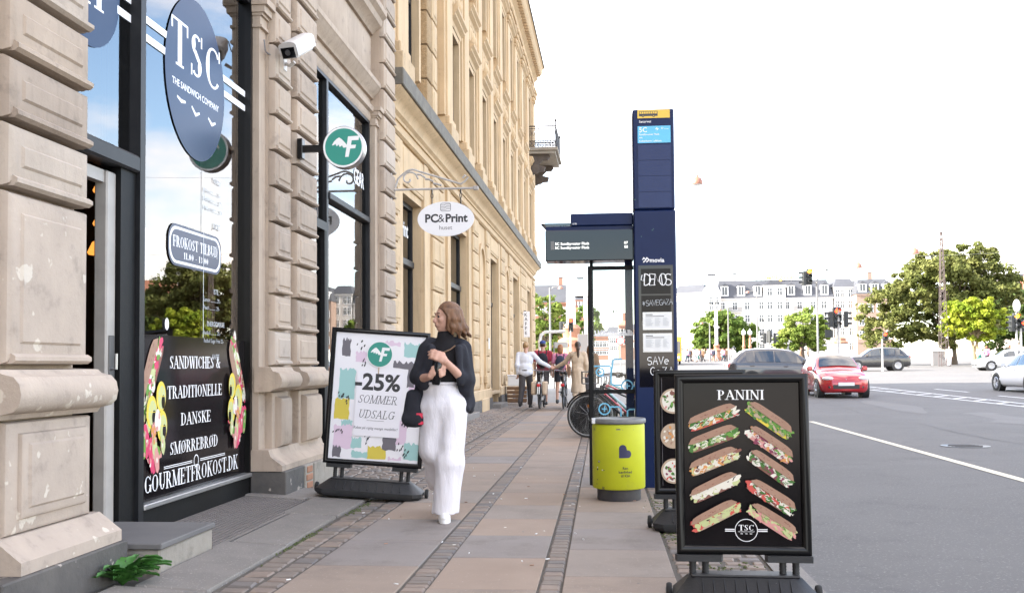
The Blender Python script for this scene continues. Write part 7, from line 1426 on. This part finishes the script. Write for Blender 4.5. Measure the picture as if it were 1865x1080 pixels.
# ================================================================ far houses
def house(name, u0, u1, d, v_eave, v_ridge, label, wall, roof, rows, nw, depth=12, dormers=0, wh=1.7, ww=1.1, chim=(), grp='houses beyond the water', rz=0, wx=None, cat='building'):
    z0 = 2.2 - .2; x0, x1 = xl(u0, d), xl(u1, d); W2 = (x1 - x0) / 2; e = empty(name, ((x0 + x1) / 2, d, z0), rz, label, cat, grp); ze = zl(v_eave, d) - z0; zr = zl(v_ridge, d) - z0
    b = MB(); b.box(-W2, W2, 0, depth, 0, ze, wall); b.box(-W2 - .15, W2 + .15, -.25, 0, ze - .35, ze, wall); b.box(-W2, W2, -.12, 0, 4.0, 4.25, wall); b.build('wall', e)
    b = MB(); b.add([(-W2 - .2, -.3, ze), (W2 + .2, -.3, ze), (W2 + .2, depth + .3, ze), (-W2 - .2, depth + .3, ze), (-W2 + 1, 2.4, zr), (W2 - 1, 2.4, zr), (W2 - 1, depth - 2.4, zr), (-W2 + 1, depth - 2.4, zr)], [(0, 1, 5, 4), (1, 2, 6, 5), (2, 3, 7, 6), (3, 0, 4, 7), (4, 5, 6, 7), (3, 2, 1, 0)], roof); rf = b.build('roof', e)
    q = MB()
    for x in chim: q.box(x - .5, x + .5, 4, 4.8, zr - .5, zr + 1.8, wall); q.box(x - .55, x + .55, 3.95, 4.85, zr + 1.8, zr + 2.0, roof)
    if chim: q.build('chimney', rf)
    w = MB(); w.box(-ww / 2 - .12, ww / 2 + .12, -.06, .0, -.15, wh + .12, 'white'); w.box(-ww / 2, ww / 2, -.064, -.055, 0, wh, 'far_glass'); w.box(-.045, .045, -.09, -.064, 0, wh, 'white'); w.box(-ww / 2, ww / 2, -.09, -.064, wh * .62, wh * .62 + .08, 'white'); proto = None
    xs = wx if wx else [-W2 + (i + .5) * 2 * W2 / nw for i in range(nw)]
    for v in rows:
        z = zl(v, d) - z0 - wh / 2
        for x in xs:
            if proto is None: proto = w.build('window', e); o = proto
            else: o = proto.copy(); COL.objects.link(o); o.parent = e
            o.location = (x, 0, z)
    for i in range(dormers):
        x = -W2 + (i + .5) * 2 * W2 / dormers; q = MB(); zd = ze + (zr - ze) * .12; hd_ = (zr - ze) * .55; q.box(x - .9, x + .9, -.05, 2.6, zd, zd + hd_, 'white'); q.add([(x - 1.05, -.2, zd + hd_), (x + 1.05, -.2, zd + hd_), (x, -.2, zd + hd_ + .6), (x - 1.05, 3, zd + hd_), (x + 1.05, 3, zd + hd_), (x, 3, zd + hd_ + .6)], [(0, 1, 2), (0, 2, 5, 3), (1, 4, 5, 2), (3, 5, 4)], roof); q.box(x - .6, x + .6, -.07, -.05, zd + .25, zd + hd_ - .2, 'far_glass'); q.box(x - .04, x + .04, -.1, -.07, zd + .25, zd + hd_ - .2, 'white'); q.build('dormer', e)
    return e, ze, zr, z0
d = 255; rows = (560, 583, 608, 634)
e, ze, zr, z0 = house('white_apartment_house', 1303, 1508, d, 546, 513, 'long white apartment house with a grey dormer roof', 'far_white', 'far_roof', rows, 11, dormers=7, chim=(-9, 9), wx=[-12.6, -9.6, -6.6, -3.2, 3.0, 6.0, 9.2, 11.8])
cx = (xl(1303, d) + xl(1508, d)) / 2
b = MB(); xa, xb = xl(1386, d) - cx, xl(1424, d) - cx; b.box(xa, xb, -.8, 4, 0, ze + 2.6, 'far_white'); b.box(xa - .2, xb + .2, -1.0, 4, ze + 2.6, ze + 3.0, 'far_white'); b.add([(xa - .2, -1, ze + 3.0), (xb + .2, -1, ze + 3.0), ((xa + xb) / 2, -1, ze + 4.3), (xa - .2, 6, ze + 3.0), (xb + .2, 6, ze + 3.0), ((xa + xb) / 2, 6, ze + 4.3)], [(0, 1, 2), (0, 2, 5, 3), (1, 4, 5, 2)], 'far_roof'); b.build('gable_bay', e)
pw = [c_ for c_ in e.children if c_.name.startswith('window')][0]
for v in (536,) + rows:
    for q in (-1.2, 1.2): o = pw.copy(); COL.objects.link(o); o.parent = e; o.location = ((xa + xb) / 2 + q, -.8, zl(v, d) - z0 - .85)
b = MB()
for x, v in ((-9.6, 571), (6.0, 571), (6.0, 594)): zb_ = zl(v, d) - z0; b.box(x - 1.6, x + 1.6, -1.0, -.1, zb_ - .15, zb_, 'far_white'); [b.tube([(x + q * .2, -1.0, zb_), (x + q * .2, -1.0, zb_ + 1)], .03, 'iron', 4) for q in range(-8, 9)]; b.tube([(x - 1.6, -1, zb_ + 1), (x + 1.6, -1, zb_ + 1)], .04, 'iron', 4)
b.build('balcony', e)
b = MB(); b.T = P2((xl(1418, d) - cx, 2.0, zl(512, d) - z0), (1, 0, 0), (0, 0, 1)); b.text('nemlig.com', 0, 0, 1.25, 'sign_orange', bold=.03, maxw=11.6); n0 = len(b.v); T0 = b.T
b.v += [tuple(Vector(p) + Vector((0, .25, 0))) for p in b.v]; f0 = list(b.f); b.f += [tuple(n0 + i for i in f[::-1]) for f in f0]; b.mi += [0] * len(f0)
for q in range(-5, 6): b.T = None; xq = xl(1418, d) - cx + q * 1.15; b.tube([(xq, 2.3, zr - .5), (xq, 2.3, zl(514, d) - z0 + .3)], .05, 'iron', 4)
b.build('roof_sign', e)
house('white_corner_house', 1510, 1549, d, 528, 512, 'narrow white house with a low gable right of the long white one', 'far_white', 'far_roof', (540, 560, 583, 608, 634), 4, wx=[-1.9, -.8, 1.2, 2.3], ww=.8)
e, ze, zr, z0 = house('white_tower_house', 1283, 1311, 252, 537, 531, 'white corner house with a round dome and open lantern', 'far_white', 'far_white', (549, 560, 583), 1, wx=[-.5, .9], depth=8, ww=.8)
b = MB(); b.lathe((0, 3, ze), [(2.2, 0), (2.1, .8), (1.6, 1.8), (1.0, 2.4), (.95, 2.5)], 'far_white', 18); b.build('dome', e, 50); b = MB(); [b.box(x - .1, x + .1, y - .1, y + .1, ze + 2.5, ze + 4.6, 'far_white') for x in (-.7, .7) for y in (2.3, 3.7)]; b.box(-.95, .95, 2.0, 4.0, ze + 4.6, ze + 5.0, 'far_roof'); b.build('lantern', e)
house('white_side_house', 1222, 1283, 290, 535, 520, 'pale house receding behind the white corner tower', 'far_white', 'far_roof', (556, 585, 612, 634), 5, ww=.9, chim=(2,), rz=R(-28))
house('brown_house', 1549, 1612, 250, 541, 514, 'brown brick house behind the left part of the big tree', 'far_brown', 'far_roof', (566, 590, 614), 4, dormers=3, chim=(0,))
e, ze, zr, z0 = house('grey_roof_house', 1785, 1900, 225, 545, 508, 'pale house with a tall grey mansard roof above the dark trees', 'far_cream', 'far_roof', (562, 590), 6, dormers=5, chim=(-5,))
b = MB()
for x in (-1.5, 0.5, 2.5): b.tube([(x + 1.5 * math.cos(a), 4, zr + 1.6 + 1.5 * math.sin(a)) for a in [2 * math.pi * i / 14 for i in range(14)]], .07, 'pole_light', 4, True)
for x in np.arange(-4, 5, 1.0): b.tube([(x, 4, zr), (x, 4, zr + 1.3)], .05, 'pole_light', 4)
b.build('roof_frame', e)
house('red_brick_house', 1868, 1960, 215, 520, 495, 'red brick house at the right border', 'far_brick', 'far_red_roof', (545, 575), 5)
e, ze, zr, z0 = house('dark_brick_house', 940, 1040, 235, 549, 516, 'dark red brick house with a grey roof behind the leafy tree', 'far_brick', 'far_roof', (565, 590), 9, chim=(4,), ww=.9)
e, ze, zr, z0 = house('brick_tower', 1043, 1078, 228, 545, 535, 'red brick tower with a pale lantern top', 'far_brick', 'far_roof', (557,), 1, depth=4.2, ww=1.3, wh=2.2)
b = MB(); [b.box(-2.2 + i * .62, -1.9 + i * .62, -.25, 0, ze - 1.2, ze - .4, 'far_white') for i in range(8)]; b.box(-1.5, 1.5, .6, 3.6, zr - .3, zr + 1.0, 'far_white'); [b.box(x - .12, x + .12, y - .12, y + .12, zr + 1.0, zr + 3.6, 'far_white') for x in (-.9, .9) for y in (1.2, 3.0)]; b.box(-1.1, 1.1, 1.0, 3.2, zr + 3.6, zr + 3.9, 'far_roof'); b.build('lantern', e)
for i, (u0, u1, d, ve, vr, wl, rf, lb) in enumerate(((1082, 1108, 330, 612, 598, 'far_brick', 'far_roof', 'low brown house seen through the shelter glass'), (1104, 1131, 350, 606, 594, 'far_cream', 'far_roof', 'grey city house seen through the shelter glass'), (1128, 1150, 260, 592, 583, 'far_brick', 'far_red_roof', 'reddish house beside the speed limit sign'), (1146, 1232, 380, 600, 590, 'far_brown', 'far_roof', 'wide brown house hidden mostly by the totem'))):
    house('city_house', u0, u1, d, ve, vr, lb, wl, rf, ((ve + 14), (ve + 28)), 4, ww=1.0, chim=(0,))
# ================================================================ people on the far side
PR = [figure((xl(1636, 88), 88, tz(88) + .02), R(20), 'person in a white shirt and cap under the big tree', 'people at the crossing', top='cloth_white', bottom='cloth_grey', bot_hem=.5, hair='hair_dark', hat='cap', cell=.026),
      figure((xl(1706, 90), 90, tz(90) + .02), R(-15), 'person dressed all in white beside the yellow green tree', 'people at the crossing', top='cloth_white', bottom='linen_white', hair='hair_dark', cell=.026),
      figure((xl(1757, 87), 87, tz(87) + .02), R(30), 'person in a green skirt beside the pale silver car', 'people at the crossing', top='cloth_white', bottom='cloth_green', bot_hem=.35, skirt=True, hair='hair_blond', style='long', cell=.026),
      figure((xl(1770, 95), 95, tz(95) + .02), R(160), 'person in a pink top behind the green skirt', 'people at the crossing', top='cloth_pink', bottom='cloth_navy', hair='hair_brown', style='bob', cell=.026),
      figure((xl(1809, 92), 92, tz(92) + .02), R(190), 'person with red hair and a dark top behind the silver car', 'people at the crossing', top='cloth_navy', bottom='cloth_char', hair='hair_red', style='short', cell=.026),
      figure((xl(1450, 112), 112, tz(112) + .02), R(90), 'person in a brown coat standing by the bright green tree', 'people at the crossing', top='cloth_brown', top_hem=.6, bottom='cloth_char', hair='hair_brown', cell=.026),
      figure((xl(1853, 60), 60, tz(60) + .02), R(170), 'person with fair hair beyond the white hatchback', 'people at the crossing', top='cloth_beige', bottom='cloth_grey', hair='hair_blond', style='long', cell=.026)]
for u, d, i, a, lb in ((1418, 118, 3, 40, 'person in a pink top just above the dark car'), (1462, 105, 6, 60, 'fair haired person left of the red signal')):
    o = copy_tree(PR[i]); o.location = (xl(u, d), d, tz(d) + .02); o.rotation_euler = (0, 0, R(a)); o['label'] = lb
r_ = random.Random(21)
for i in range(30):
    u = 1240 + 92 * (i + r_.uniform(0, .9)) / 30; d = r_.uniform(135, 172); o = copy_tree(PR[i % 7]); o.location = (xl(u, d), d, tz(d) + .02); o.rotation_euler = (0, 0, r_.uniform(0, 6.28)); o['label'] = 'tiny distant person in the crowd below the white houses'; o['group'] = 'distant crowd on the bridge'
